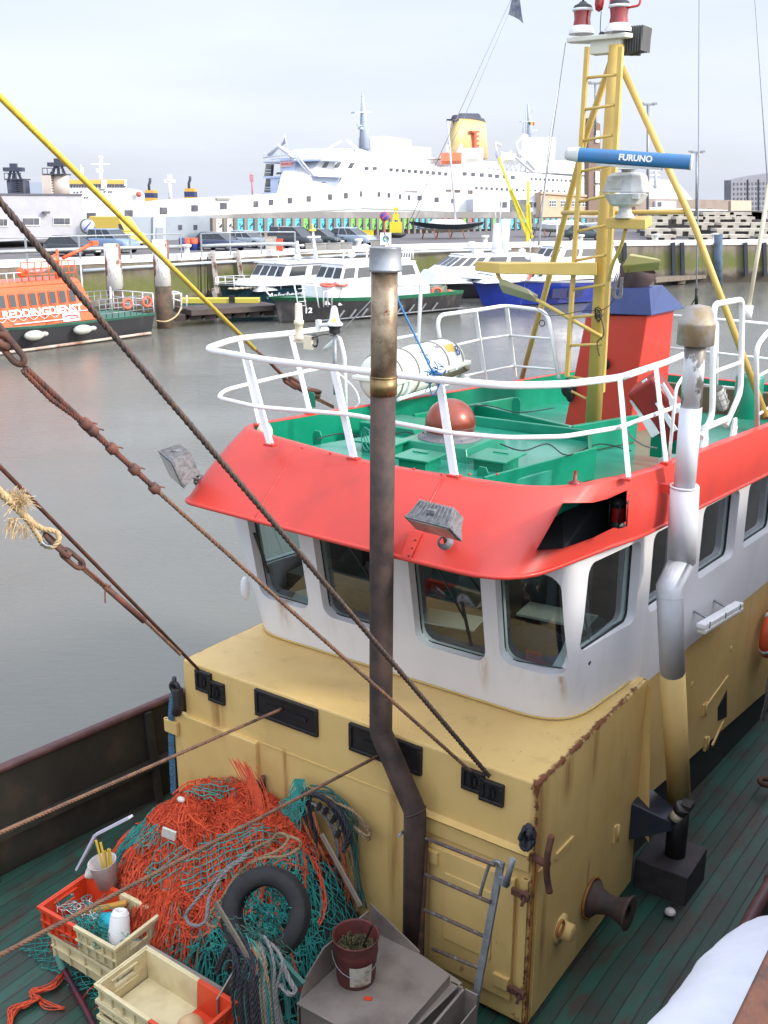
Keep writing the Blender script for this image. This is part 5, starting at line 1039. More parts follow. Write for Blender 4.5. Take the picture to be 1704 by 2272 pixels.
netmesh(mb, -3.7, -1.6, -1.4, -.2, .036, .005, .065, .006, cond=px_in([(385, 1950), (440, 1870), (560, 1825), (620, 1850), (520, 1935), (430, 2010)]))
netmesh(mb, -3.9, -2.8, -1.2, -.1, .030, .005, .065, .006, cond=px_in([(285, 1880), (300, 1840), (350, 1838), (345, 1880), (310, 1900)]))
netmesh(mb, -3.9, -2.0, -1.2, -.06, .030, .005, .075, .008, cond=px_in([(400, 1765), (440, 1745), (500, 1745), (520, 1765), (460, 1780)]))
for i in range(420):
    x = random.uniform(-2.6, -1.45); y = random.uniform(-1.4, -.25)
    if mound(x, y) < 2.05 or inor(x, y): continue
    a = random.uniform(0, 6.28); cv = random.gauss(0, .5); pts = []
    for k in range(8): pts.append(onm(x, y, .05)); a += cv + random.gauss(0, .25); x += math.cos(a) * .035; y += math.sin(a) * .035
    mb.tube(pts, .0045, 3, cap=False, sm=False)
for i in range(42):   # gathered end hanging on the house, right of the orange
    p = ly(665 + random.gauss(0, 6), 1728, -.12); mb.tube(smooth([p, p + Vector((random.gauss(0, .05), -.05, -.12)), p + Vector((random.gauss(-.02, .07), -.07, -.25)), p + Vector((random.gauss(-.03, .06), -.1, -.42)), p + Vector((random.gauss(0, .08), -.2, -.6))], 3), .004, 3, cap=False, sm=False)
mb.build('teal_netting', netteal, net)
mb = MB(NB)
def rp(pxs, y, r, mat_mb, h=0): mat_mb.rope(smooth([ly(px, py, y + (k * 0)) for k, (px, py) in enumerate(pxs)], 6), r)
def rpm(pxs, r, mbx, ys_): mbx.rope(smooth([ly(px, py, yy) for (px, py), yy in zip(pxs, ys_)], 6), r)
grp_ = [(560, 1888), (505, 1925), (465, 1965), (430, 2005), (412, 2030), (425, 2052), (455, 2045), (465, 1990), (500, 1935), (550, 1900)]
rpm(grp_, .014, mb, [-1.1, -1.2, -1.3, -1.45, -1.5, -1.52, -1.5, -1.4, -1.25, -1.12]); mb.build('grey_rope_loop', rgrey, net)
mb = MB(NB); rpm([(548, 1890), (590, 1870), (625, 1855), (660, 1862), (665, 1880), (630, 1900), (580, 1905), (530, 1935), (495, 1990), (465, 2030), (460, 2050), (480, 2056), (487, 2035)], .012, mb, [-.95, -.9, -.85, -.85, -.85, -.95, -1.05, -1.15, -1.3, -1.45, -1.5, -1.5, -1.5])
rpm([(595, 1880), (615, 1850), (640, 1858), (620, 1885), (560, 1912), (520, 1950), (500, 1985)], .012, mb, [-.9, -.87, -.86, -.95, -1.05, -1.2, -1.35]); mb.build('tan_rope_loop', rtan, net)
mb = MB(NB); mb.sphere(onm(-2.95, -.62, .07) , .04, (1, .7, .6)); mb.box(ly(375, 1850, -.98), (.12, .02, .08), .3, .2); part_ = mb.build('rag', MATS['paper'], net)
# ---- hanging hanks of rope right of the net, on the house wall
hk = bthing('rope_hanks', 'tangled hank of dark, tan and orange ropes hanging on the yellow wall', 'ropes', ly(760, 1850, -.1)); HB = ly(760, 1850, -.1)
random.seed(21)
def hankpath(px0, py0, pts, y, r, mat, n_, jit=6):
    mb = MB(HB)
    for k in range(n_):
        jx = random.gauss(0, jit); jy = random.gauss(0, jit * .6); mb.rope(smooth([ly(a + jx + random.gauss(0, 3), b + jy + random.gauss(0, 3), y - random.random() * .08) for a, b in pts], 5), r)
    mb.build('rope_strand', mat, hk)
hankpath(0, 0, [(680, 1765), (720, 1770), (770, 1800), (805, 1840), (815, 1855), (800, 1855), (765, 1825), (720, 1790)], -.08, .013, rtan, 3, 5)
hankpath(0, 0, [(670, 1755), (710, 1762), (745, 1800), (768, 1850), (765, 1880)], -.14, .02, rblack, 2, 5)
hankpath(0, 0, [(690, 1750), (740, 1765), (775, 1810), (785, 1880), (790, 1950), (805, 2010)], -.06, .009, rteal, 6, 6)
hankpath(0, 0, [(755, 1860), (765, 1920), (770, 1980), (765, 2020)], -.1, .014, rorange, 3, 6)
hankpath(0, 0, [(680, 1800), (700, 1850), (715, 1900), (700, 1960), (720, 2010)], -.12, .014, rorange, 3, 10)
hankpath(0, 0, [(675, 1770), (690, 1830), (700, 1900), (730, 1960), (740, 2010)], -.1, .015, rblack, 7, 14)
hankpath(0, 0, [(690, 1775), (735, 1810), (755, 1880), (745, 1960), (760, 2010)], -.08, .012, rgrey, 4, 8)
hankpath(0, 0, [(770, 1880), (780, 1940), (785, 2020)], -.06, .013, rtan, 2, 6)
mb = MB(HB)
for (px, py) in ((708, 1790), (740, 1818), (750, 1850), (722, 1800)): mb.box(ly(px, py, -.17), (.03, .03, .07), 0, .4)
mb.build('tape_binding', black, hk)
# blue ropes at the left corner
hb = ly(378, 1650, -.05); mb = MB(hb); random.seed(4)
for k in range(7): jx = random.gauss(0, 4); mb.rope(smooth([ly(385 + jx, 1530, -.03), ly(378 + jx, 1570, -.06), ly(378 + jx, 1650, -.06), ly(383 + jx, 1760, -.06)], 4), .012)
bmesh1(mb, 'rope_bundle', rblue, 'bundle of blue ropes hanging down the corner of the yellow house nearest the water', 'ropes')
# ---- tyre
tc = ly(590, 2026, -1.22); tn = (Vector((.36, -.72, .58))).normalized()
ty = bthing('old_tyre', 'worn black car tyre leaning on the teal netting', 'tyre', tc)
mb = MB(tc); mb.lathe([(a * .9, b * .9) for a, b in ((.205, -.075), (.225, -.10), (.28, -.112), (.325, -.102), (.335, -.095), (.337, -.085), (.350, -.075), (.350, -.03), (.342, -.028), (.342, -.02), (.354, -.018), (.354, .018), (.342, .02), (.342, .028), (.350, .03), (.350, .075), (.337, .085), (.335, .095), (.325, .102), (.28, .112), (.225, .10), (.205, .075), (.20, .06), (.25, .05), (.30, 0), (.25, -.05), (.20, -.06), (.205, -.075))], tc, tn, 44); mb.build('tread_and_wall', rubber, ty)
mb = MB(tc); random.seed(8); uu = tn.orthogonal().normalized(); vv = tn.cross(uu)
for k in range(70):
    a = random.uniform(0, 6.28); r_ = random.uniform(.0, .2); p = tc - tn * .06 + (uu * math.cos(a) + vv * math.sin(a)) * r_; pts = []
    for q in range(6): pts.append(p); p = p + Vector((random.gauss(0, .03), random.gauss(0, .012), random.gauss(-.005, .03)))
    mb.tube(smooth(pts, 2), .0045, 4, cap=False)
bmesh1(mb, 'net_tangle', netteal, 'teal net twine seen through the hole of the tyre', 'net')
# ---- fish crates
def crate(name, label, c, rz, mats, W=.80, D=.45, H=.22, grp=None, split=None, lean=0):
    """open fish crate; c = centre of the rim in trawler axes; split = x along the crate where the colour changes"""
    t = bthing(name, label, 'crate', c + Vector((0, 0, -H)), grp); t.rotation_euler = (lean, 0, TH + rz)
    th = .016
    def piece(x0, x1, m, nm, ends):
        mb = MB(); tp = .93
        def Q(x, sy, z): k = tp + (1 - tp) * z / H; return Vector((x * (tp + (1 - tp) * z / H), sy * D / 2 * k, z))
        for sy in (-1, 1):
            mb.hexa([Q(x0, sy, 0), Q(x1, sy, 0), Q(x1, sy, 0) - Vector((0, sy * th, 0)), Q(x0, sy, 0) - Vector((0, sy * th, 0)), Q(x0, sy, H), Q(x1, sy, H), Q(x1, sy, H) - Vector((0, sy * th, 0)), Q(x0, sy, H) - Vector((0, sy * th, 0))])
            mb.bb((x0, sy * (D / 2 + .018), H - .03), (x1, sy * (D / 2 - .002), H + .004)); mb.bb((x0, sy * (D / 2 + .012), H * .45), (x1, sy * (D / 2 - .012), H * .52))
            for k in range(5):
                xx_ = x0 + .04 + (x1 - x0 - .08) * k / 4; mb.bb((xx_ - .006, sy * (D / 2 + .012), .03), (xx_ + .006, sy * (D / 2 - .015), H - .03))
        mb.bb((x0 * tp, -D / 2 * tp, 0), (x1 * tp, D / 2 * tp, th))
        for e_ in ends:
            x = e_ * W / 2
            mb.bb((x, -D / 2, 0), (x - e_ * th, D / 2, H * .5)); mb.bb((x, -D / 2, H * .78), (x - e_ * th, D / 2, H)); mb.bb((x, -D / 2, H * .5), (x - e_ * th, -.09, H * .78)); mb.bb((x, .09, H * .5), (x - e_ * th, D / 2, H * .78))
            mb.bb((x + e_ * .018, -D / 2 - .018, H - .03), (x, D / 2 + .018, H + .004)); mb.bb((x + e_ * .012, -.12, H * .78), (x - e_ * .03, .12, H * .85)); mb.bb((x + e_ * .012, -.13, H * .35), (x, -.105, H)); mb.bb((x + e_ * .012, .105, H * .35), (x, .13, H))
        mb.build(nm, m, t, bevel=.005)
    if split is None: piece(-W / 2, W / 2, mats[0], 'tub', (-1, 1))
    else: piece(-W / 2, split, mats[0], 'tub', (-1,)); piece(split, W / 2, mats[1], 'tub_end', (1,))
    return t
cA = Vector((-3.04, -1.46, 2.62)); crate('fish_crate', 'orange and cream fish crate holding twine and cones, beside the net heap', cA, .03, (orangep, cream), W=.86, D=.47, H=.24, split=-.02)
crate('fish_crate', 'plain cream crate hidden under the orange and cream crate of twine', cA + Vector((.02, .03, -.27)), .0, (cream,), W=.84, D=.45, H=.24)
cB = lz(243, 2155, 2.60) * .5 + lz(522, 2228, 2.60) * .5
NS = 'stacked fish crates at the bottom edge'
cB = Vector((-1.96, -1.78, 2.62))
crate('fish_crate', 'topmost open crate of the bottom stack, cream with an orange end and a ball inside', cB, -.02, (cream, orangep), W=.92, D=.46, H=.25, split=.1, grp=NS)
for k in range(1, 4): crate('fish_crate', ['', 'second crate from the top of the bottom stack, cream and orange', 'third crate from the top of the bottom stack', 'lowest crate of the bottom stack'][k], cB + Vector((.0, 0, -.137 * k)), -.02, (cream, orangep), W=.925, D=.463, H=.125, split=.1, grp=NS)
mb = MB(cB + Vector((.28, -.02, -.13))); mb.sphere(cB + Vector((.28, -.04, -.13)), .10, n=24, m=16); bmesh1(mb, 'float_ball', M('ball_tan', (.55, .36, .18), (.45, .28, .13), 5, rough=.5), 'tan net float ball lying in the orange end of the top crate', 'float')
# crate contents
cc = cA + Vector((.16, -.02, -.1)); mb = MB(cc); axc = Vector((-.1, .25, 1)).normalized(); base = cA + Vector((.26, -.05, -.16)); mb.lathe([(.001, 0), (.085, .0), (.088, .05), (.08, .10), (.075, .20), (.055, .26), (.03, .262), (.024, .22)], base, axc, 22)
for k in range(18): mb.torus(base + axc * (.02 + k * .0125), .088 - k * .0013, .0035, axc, 20, 4)
bmesh1(mb, 'twine_cone', rope_w, 'white cone of twine standing in the crate of twine and needles', 'twine')
cc = cA + Vector((.10, .04, -.10)); mb = MB(cc); mb.lathe([(.001, -.1), (.07, -.1), (.075, 0), (.07, .1), (.001, .1)], cc, (1, .3, .2), 18); bmesh1(mb, 'twine_spool', M('cyan_twine', (.02, .42, .52), rough=.7), 'turquoise spool lying behind the white twine cone', 'twine')
cc = cA + Vector((-.02, .05, -.05)); mb = MB(cc); mb.beam(cc + Vector((-.18, -.10, -.04)), cc + Vector((.14, .12, .06)), .05, .02); mb.beam(cc + Vector((-.15, -.04, -.04)), cc + Vector((.12, .15, .03)), .03, .015); bmesh1(mb, 'netting_needles', M('ochre_wood', (.5, .24, .04), rough=.6), 'bundle of ochre netting needles in the crate', 'needles')
random.seed(31)
for mat_, nm, lab, n_, dx, dy in ((netteal, 'twine_tangle', 'teal twine tangle in the front of the crate', 150, .05, -.08), (rope_w, 'twine_tangle', 'loose white and grey twine trailing over the crate rim', 26, -.15, .0)):
    cc = cA + Vector((dx, dy, -.10)); mb = MB(cc)
    for k in range(n_):
        p = cc + Vector((random.gauss(-.05, .14), random.gauss(0, .06), random.uniform(-.06, .08))); a = random.uniform(0, 6.28); cv = random.gauss(0, .7); pts = []
        for q in range(9): pts.append(p); a += cv; p = p + Vector((math.cos(a) * .03, math.sin(a) * .02, random.gauss(0, .012)))
        mb.tube(smooth(pts, 2), .003, 4, cap=False)
    bmesh1(mb, nm, mat_, lab, 'twine')
# white plastic pot with needles
cp = lz(240, 1962, 2.60); pt = bthing('plastic_pot', 'grubby white plastic pot holding yellow net needles at the back of the crate', 'pot', cp)
mb = MB(cp); mb.lathe([(.001, 0), (.085, 0), (.11, .22), (.118, .23), (.108, .225), (.084, .02)], cp, (-.1, -.1, 1), 24); mb.build('pot_body', M('pot_white', (.55, .5, .48), (.4, .33, .33), 6, rough=.5), pt)
mb = MB(cp)
for dx, dy, h, an in ((-.03, .0, .30, -.25), (-.015, .02, .28, -.2), (.0, 0, .24, .0), (.03, .0, .28, .05), (.045, .01, .27, .02)): mb.beam(cp + Vector((dx, dy, .08)), cp + Vector((dx + an * .3, dy, .08 + h)), .018, .008)
mb.build('net_needle', M('needle_yellow', (.62, .42, .05), rough=.5), pt)
cc = cp + Vector((-.14, -.02, .06)); mb = MB(cc); mb.lathe([(.001, -.02), (.05, -.02), (.055, .06), (.045, .065), (.02, .0)], cc, (-.5, -.6, .4), 18); bmesh1(mb, 'tin_can', MATS['paper'], 'small white tin lying beside the plastic pot', 'tin')
mb = MB(ly(230, 1880, -1.0)); a, b, c = ly(172, 1928, -1.05), ly(212, 1852, -1.0), ly(290, 1812, -.95); mb.beam(a, b, .05, .02); mb.beam(b, c, .05, .02); bmesh1(mb, 'bent_strip', M('strip_white', (.6, .58, .66), rough=.5), 'bent flat white strip sticking up behind the pot', 'strip')
# stainless trough with partition plates, grey bench
HB2 = Vector((-1.2, -1.0, 2.0)); ho = bthing('steel_trough', 'dirty stainless steel work bench and trough at the foot of the rusty pipe', 'work bench', HB2)
mb = MB(HB2)
top_ = [(-1.12, -1.30), (-.40, -1.28), (-.33, -.50), (-1.10, -.36)]
mb.prism([Vector((x, y, 2.05)) for x, y in top_], (0, 0, .55)); mb.prism([Vector((x, y, 2.60)) for x, y in [(-1.14, -1.32), (-.36, -1.30), (-.29, -.48), (-1.12, -.34)]], (0, 0, .02))
mb.build('bench_top', steelg, ho, bevel=.006)
mb = MB(HB2); mb.prism([Vector((-.26, y, z)) for y, z in ((-1.4, 2.0), (-.52, 2.0), (-.52, 2.62), (-1.4, 2.62))], (.02, 0, 0)); mb.prism([Vector((-.14, y, z)) for y, z in ((-1.4, 2.0), (-.55, 2.0), (-.55, 2.55), (-1.4, 2.55))], (.01, 0, 0)); mb.prism([Vector((-.36, y, z)) for y, z in ((-1.4, 2.6), (-.55, 2.6), (-.55, 2.70), (-1.4, 2.70))], (.008, 0, 0)); mb.prism([Vector((x, -.53, z)) for x, z in ((-.36, 2.0), (-.14, 2.0), (-.14, 2.62), (-.36, 2.62))], (0, .012, 0)); mb.build('side_flange', steelg, ho)
mb = MB(HB2)
mb.prism([Vector((-1.15, -1.30, z)) + Vector((0, y, 0)) for y, z in ((0, 2.3), (.85, 2.3), (.85, 2.82), (.30, 2.86), (.10, 2.75), (0, 2.55))], (.012, 0, 0))
mb.prism([Vector((x, -.42, z)) for x, z in ((-1.15, 2.3), (-.70, 2.3), (-.70, 2.64), (-1.15, 2.86))], (0, .012, 0))
mb.prism([Vector((x, -1.47 + (x + 2.5) * .0, z)) for x, z in ((-2.55, 2.0), (-1.62, 2.0), (-1.62, 2.50), (-2.55, 2.50))], (0, .02, 0)); mb.prism([Vector((-1.64, y, z)) for y, z in ((-1.6, 2.1), (-1.2, 2.1), (-1.2, 2.66), (-1.42, 2.72), (-1.6, 2.6))], (.012, 0, 0))
mb.bb((-2.55, -1.50, 2.48), (-1.62, -1.42, 2.51)); mb.build('partition_plate', steelg, ho)
mb = MB(HB2); mb.box((-.75, -1.0, 2.625), (.06, .03, .006), .5); mb.build('paint_fleck', orangep, ho)
# bucket
bc = lz(790, 2168, 2.62); bu = bthing('paint_bucket', 'battered maroon bucket with a torn white label on the steel bench', 'bucket', bc)
mb = MB(bc); mb.lathe([(.001, .0), (.135, 0), (.14, .02), (.155, .24), (.162, .25), (.158, .27), (.165, .36), (.172, .37), (.165, .375), (.158, .36), (.15, .24), (.14, .2)], bc, n=32); mb.build('pail', M('maroon_paint', (.13, .025, .022), (.07, .02, .018), 7, rough=.6, rust=.62, rscale=10), bu)
mb = MB(bc); mb.lathe([(.001, .24), (.06, .25), (.12, .235), (.156, .25)], bc, n=20)
for k in range(60): a = random.uniform(0, 6.28); r_ = random.uniform(.02, .14); mb.tube([bc + Vector((math.cos(a) * r_, math.sin(a) * r_, .24)), bc + Vector((math.cos(a + .3) * r_, math.sin(a + .3) * r_, .29)), bc + Vector((math.cos(a + .6) * r_ * .8, math.sin(a + .6) * r_ * .8, .26))], .006, 4)
mb.build('sludge', M('sludge', (.10, .085, .03), (.05, .04, .02), 12, rough=.9, bump=.6), bu)
an1 = math.atan2((CL - bc).y, (CL - bc).x); mb = MB(bc); mb.loft([[bc + Vector((math.cos(an1 + a) * r_, math.sin(an1 + a) * r_, h)) for a in (-.3, -.05, .2, .5, .8)] for h, r_ in ((.04, .146), (.21, .158))], closed=False); mb.build('torn_label', M('label_dirty', (.5, .46, .36), (.2, .14, .08), 12, .5, .7, rough=.8), bu)
mb = MB(bc); mb.tube([bc + Vector((math.cos(an1 + a) * .172, math.sin(an1 + a) * .172, .30 - .12 * math.cos(a) - .04)) for a in [-1.5 + k * .3 for k in range(11)]], .003, 5); mb.build('wire_handle', galv, bu)
mb = MB(bc); st = bc + Vector((.02, .02, .2)); mb.beam(st, st + Vector((.10, .02, .28)) , .03, .012); 
bmesh1(mb, 'stir_stick', MATS['greasy_black'], 'dark stick standing in the maroon bucket', 'stick')
a, b = ly(713, 1850, -.75), ly(800, 2010, -.8); mb = MB((a + b) / 2); mb.beam(a, b, .035, .015, (0, 1, 0)); bmesh1(mb, 'wooden_slat', wood, 'grey wooden slat leaning between the tyre and the bucket', 'slat')
a, b = ly(478, 2002, -1.55), ly(560, 2140, -1.6); mb = MB((a + b) / 2); mb.beam(a, b, .04, .015, (0, 1, 0)); bmesh1(mb, 'wooden_slat', wood, 'grey wooden slat leaning in front of the tyre', 'slat')
a, b = ly(612, 2120, -1.5), ly(672, 2185, -1.5); mb = MB((a + b) / 2); mb.beam(a, b, .05, .03, (0, 1, 0)); bmesh1(mb, 'green_board', M('board_green', (.04, .14, .11), rough=.7), 'short green board below the tyre', 'board')
# ropes hung over the trough edge at the bottom centre
hr = ly(590, 2180, -1.62); hb2 = bthing('rope_bundle', 'mixed bundle of green, grey and black ropes hung over the trough below the tyre', 'ropes', hr)
random.seed(77)
for mat_, n_, r_, x0 in ((rblack, 9, .015, 530), (rteal, 9, .008, 575), (rgrey, 3, .012, 595), (rtan, 3, .012, 570), (netteal, 16, .004, 560), (rorange, 2, .010, 545)):
    mb = MB(hr)
    for k in range(n_):
        jx = random.gauss(0, 12); w1 = random.gauss(0, 12); pth = [ly(x0 - 30 + jx, 2150 + random.gauss(0, 6), -1.45), ly(x0 - 12 + jx * .5, 2092 + random.gauss(0, 8), -1.5), ly(x0 + 14 + jx, 2130, -1.6), ly(x0 + 10 + jx + w1, 2200, -1.66), ly(x0 + 18 + jx + w1, 2290, -1.68)]
        if r_ > .006: mb.rope(smooth(pth, 5), r_)
        else: mb.tube(smooth(pth, 5), r_, 4)
    mb.build('rope_strand', mat_, hb2)
mb = MB(hr); mb.rope(smooth([ly(625, 2135, -1.6), ly(640, 2170, -1.62), ly(656, 2200, -1.64), ly(640, 2205, -1.66), ly(622, 2185, -1.64), ly(610, 2200, -1.64), ly(628, 2290, -1.66)], 5), .018); mb.build('knotted_end', rgrey, hb2)
mb = MB(hr); netc = ly(575, 2110, -1.45)
for k in range(220):
    p = netc + Vector((random.gauss(0, .11), random.gauss(0, .05), random.gauss(-.05, .10))); a = random.uniform(0, 6.28); pts = []
    for q in range(6): pts.append(p); a += random.gauss(0, .8); p = p + Vector((math.cos(a) * .03, random.gauss(0, .01), math.sin(a) * .03))
    mb.tube(pts, .004, 3, cap=False, sm=False)
mb.build('net_wad', M('net_moss', (.05, .16, .12), (.06, .10, .07), 12, rough=.9), hb2)
# ladder
lt_ = ly(1108, 1905, -.32); LDD = bthing('metal_ladder', 'rusty galvanised ladder hooked against the yellow door beside the rusty pipe', 'ladder', lt_)
mb = MB(lt_); R0, R1 = ly(1112, 1912, -.30), ly(1040, 2300, -.50); mb.beam(R0, R1, .028, .05, (1, 0, 0)); mb.tube(smooth([ly(1064, 1990, -.33), ly(1075, 1950, -.33), ly(1087, 1918, -.33), ly(1104, 1912, -.33), ly(1113, 1925, -.33)]), .013, 8); mb.tube([ly(1138, 1906, -.36), ly(1122, 1965, -.36)], .022, 8); mb.box(ly(1118, 1955, -.33), (.08, .04, .06)); mb.build('stile', galv, LDD)
mb = MB(lt_); mb.beam(ly(944, 1862, -.12), ly(930, 2150, -.2), .025, .045, (1, 0, 0)); mb.build('stile', rusty, LDD)
for a, b, c_, d_ in ((946, 1860, 1098, 1920), (944, 1940, 1088, 2002), (942, 2018, 1080, 2080), (960, 2105, 1068, 2150), (975, 2190, 1056, 2222)):
    mb = MB(lt_); mb.cyl(ly(a, b, -.26), ly(c_, d_, -.38), .014, n=8); mb.build('rung', M('rung_rust', (.13, .09, .075), (.25, .24, .23), 20, .5, .7, rough=.7, metal=.3) if 'rung_rust' not in MATS else MATS['rung_rust'], LDD)
# hose and orange line on the deck, gloves
mb = MB(ly(150, 2150, -1.6)); mb.tube(smooth([lz(130, 2070, 2.3), lz(128, 2110, 2.15), lz(140, 2150, 2.0)]), .032, 10); bmesh1(mb, 'hose', M('hose_green', (.12, .30, .24), rough=.45), 'pale green hose end below the orange corner of the crate', 'hose')
mb = MB(lz(170, 2200, 1.98)); mb.tube(smooth([lz(140, 2148, 2.0), lz(160, 2185, 1.99), lz(185, 2230, 1.99), lz(215, 2290, 1.99)]), .025, 8); bmesh1(mb, 'hose', M('hose_purple', (.05, .02, .035), (.14, .02, .03), 10, rough=.4), 'dark purple hose running down the deck from the green hose', 'hose')
mb = MB(lz(80, 2200, 1.98)); random.seed(2)
for k in range(12): mb.tube(smooth([lz(x + random.gauss(0, 5), y + random.gauss(0, 4), 1.97 + random.random() * .04) for x, y in ((135, 2165), (110, 2190), (70, 2200), (85, 2215), (60, 2225), (30, 2240), (18, 2280))], 4), .007, 4)
for k in range(5): mb.tube(smooth([lz(x + random.gauss(0, 3), y + random.gauss(0, 3), 1.97) for x, y in ((80, 2210), (105, 2230), (140, 2236))], 4), .006, 4)
bmesh1(mb, 'loose_rope', netor, 'frayed orange rope lying loose on the green deck planks beside the hoses', 'rope')
mb = MB(lz(1487, 2025, 1.95)); p = lz(1487, 2025, dz(1.5)); mb.lathe([(.001, .03), (.04, .028), (.05, .01), (.05, 0)], p, n=14); bmesh1(mb, 'deck_plug', MATS['pot_white'], 'small pale round plug on the green planks of the starboard deck', 'plug')
mb = MB(lz(1694, 1735, 1.7)); p = lz(1700, 1735, 1.75); mb.torus(p, .07, .03, (0, 0, 1)); part(mb, 'deck_ring', rusty) if False else bmesh1(mb, 'pipe_ring', rusty, 'rusty pipe ring standing on the planks of the starboard side deck', 'ring')
# white sheet-wrapped fender between boat and quay
fc = Vector((1.78, -3.2, 4.3)); mb = MB(fc); ringsw = []
tip = [lx(1700, 2008, 1.86), lx(1500, 2272, 1.86)]
dirw = (tip[0] - tip[1]).normalized()
for i in range(61):
    t = i / 60; c_ = Vector((2.08, -4.3 + t * 2.75, 5.46 - .60 * t)); rr_ = .30 * math.sqrt(max(.0, 1 - max(0, (t - .72) / .28) ** 2)) + .005; ring = []
    for k in range(44):
        a = 2 * math.pi * k / 44; dd = Vector((math.cos(a), 0, math.sin(a))); ring.append(c_ + dd * rr_ * (1 + .07 * noise.noise(Vector((t * 5, math.cos(a) * 1.2, math.sin(a) * 1.2))) + .035 * noise.noise(Vector((t * 22, math.cos(a) * 3, math.sin(a) * 3))) + .02 * abs(noise.noise(Vector((t * 9, a * 6, 2))))))
    ringsw.append(ring)
mb.loft(ringsw, sm=True, cap=True); wf = bmesh1(mb, 'wrapped_fender', whitecl, 'big white sheet-wrapped fender between the trawler bulwark and the quay edge', 'fender')
ORD = 'first second third fourth fifth sixth seventh eighth ninth tenth eleventh twelfth thirteenth fourteenth fifteenth sixteenth seventeenth eighteenth nineteenth twentieth'.split() + ['number %d' % k for k in range(21, 60)]
CNT = {}
def nth(k): CNT[k] = CNT.get(k, 0) + 1; return ORD[CNT[k] - 1]
# ================================================================== FAR QUAY: furniture, vehicles, buildings, ships
def wall_on(px, py, A, B):   # pixel -> point on the vertical plane through world points A, B
    d = (B - A); n = Vector((d.y, -d.x, 0)).normalized(); return hitp(px, py, A, n)
class Face:
    """a vertical facade standing between two surveyed ground points"""
    def __init__(s, px0, y0, px1, y1, pyref=480): s.A = wy(px0, pyref, y0); s.B = wy(px1, pyref, y1); d = s.B - s.A; s.n = Vector((d.y, -d.x, 0)).normalized()
    def p(s, px, py, out=0): return hitp(px, py, s.A + s.n * out, s.n)
    def panel(s, mb, pts, th=.1, out=.05): q = [s.p(a, b, out) for a, b in pts]; return mb.prism([v - s.n * th for v in q], s.n * th)
    def rect(s, mb, x0, y0, x1, y1, th=.1, out=.05, sk=0): return s.panel(mb, [(x0, y1), (x1, y1), (x1 + sk, y0), (x0 + sk, y0)], th, out)
wpane = M('far_window', (.05, .06, .08), (.12, .12, .13), .8, rough=.15, spec=.7)
wframe = M('far_frame', (.75, .75, .73), rough=.6)
def bld(name, label, cat, F, pts, depth, mat, group=None, part_='wall'):
    o = thing(name, label, cat, tuple(F.p(pts[0][0], pts[0][1])), 0, group); loc = Vector(o.location); mb = MB(loc); q = [F.p(a, b) for a, b in pts]; mb.prism(q, -F.n * depth); mb.build(part_, mat, o); o['_'] = 0; del o['_']; return o, loc
random.seed(9)
# --- grey flat-roofed building on the left
F = Face(-160, 84, 186, 92); o, l0 = bld('grey_building', 'pale grey flat-roofed building with small three-pane windows behind the black saloon', 'building', F, [(-160, 545), (188, 525), (181, 432), (-160, 430)], 14, M('render_grey', (.42, .42, .45), (.38, .38, .41), 1, rough=.9))
mb = MB(l0); F.panel(mb, [(-160, 432), (183, 434), (183, 430), (-160, 428)], .5, .1); mb.build('roof_edge', M('edge_dark', (.1, .1, .12), rough=.7), o)
for (a, b, c, d) in ((-12, 484, 19, 503), (49, 482, 90, 501), (118, 482, 158, 500)):
    mb = MB(l0); F.rect(mb, a, b, c, d, .1, .08); wn = mb.build('window', wframe, o)
    w_ = (c - a - 4) / 3
    mb = MB(l0)
    for k in range(3): F.rect(mb, a + 1.6 + k * (w_ + .4), b + 2, a + 1.2 + (k + 1) * w_, d - 2.5, .05, .12)
    mb.build('pane', wpane, wn)
mb = MB(l0); F.rect(mb, 98, 469, 111, 474, .5, .6); mb.build('wall_lamp', MATS['edge_dark'], o)
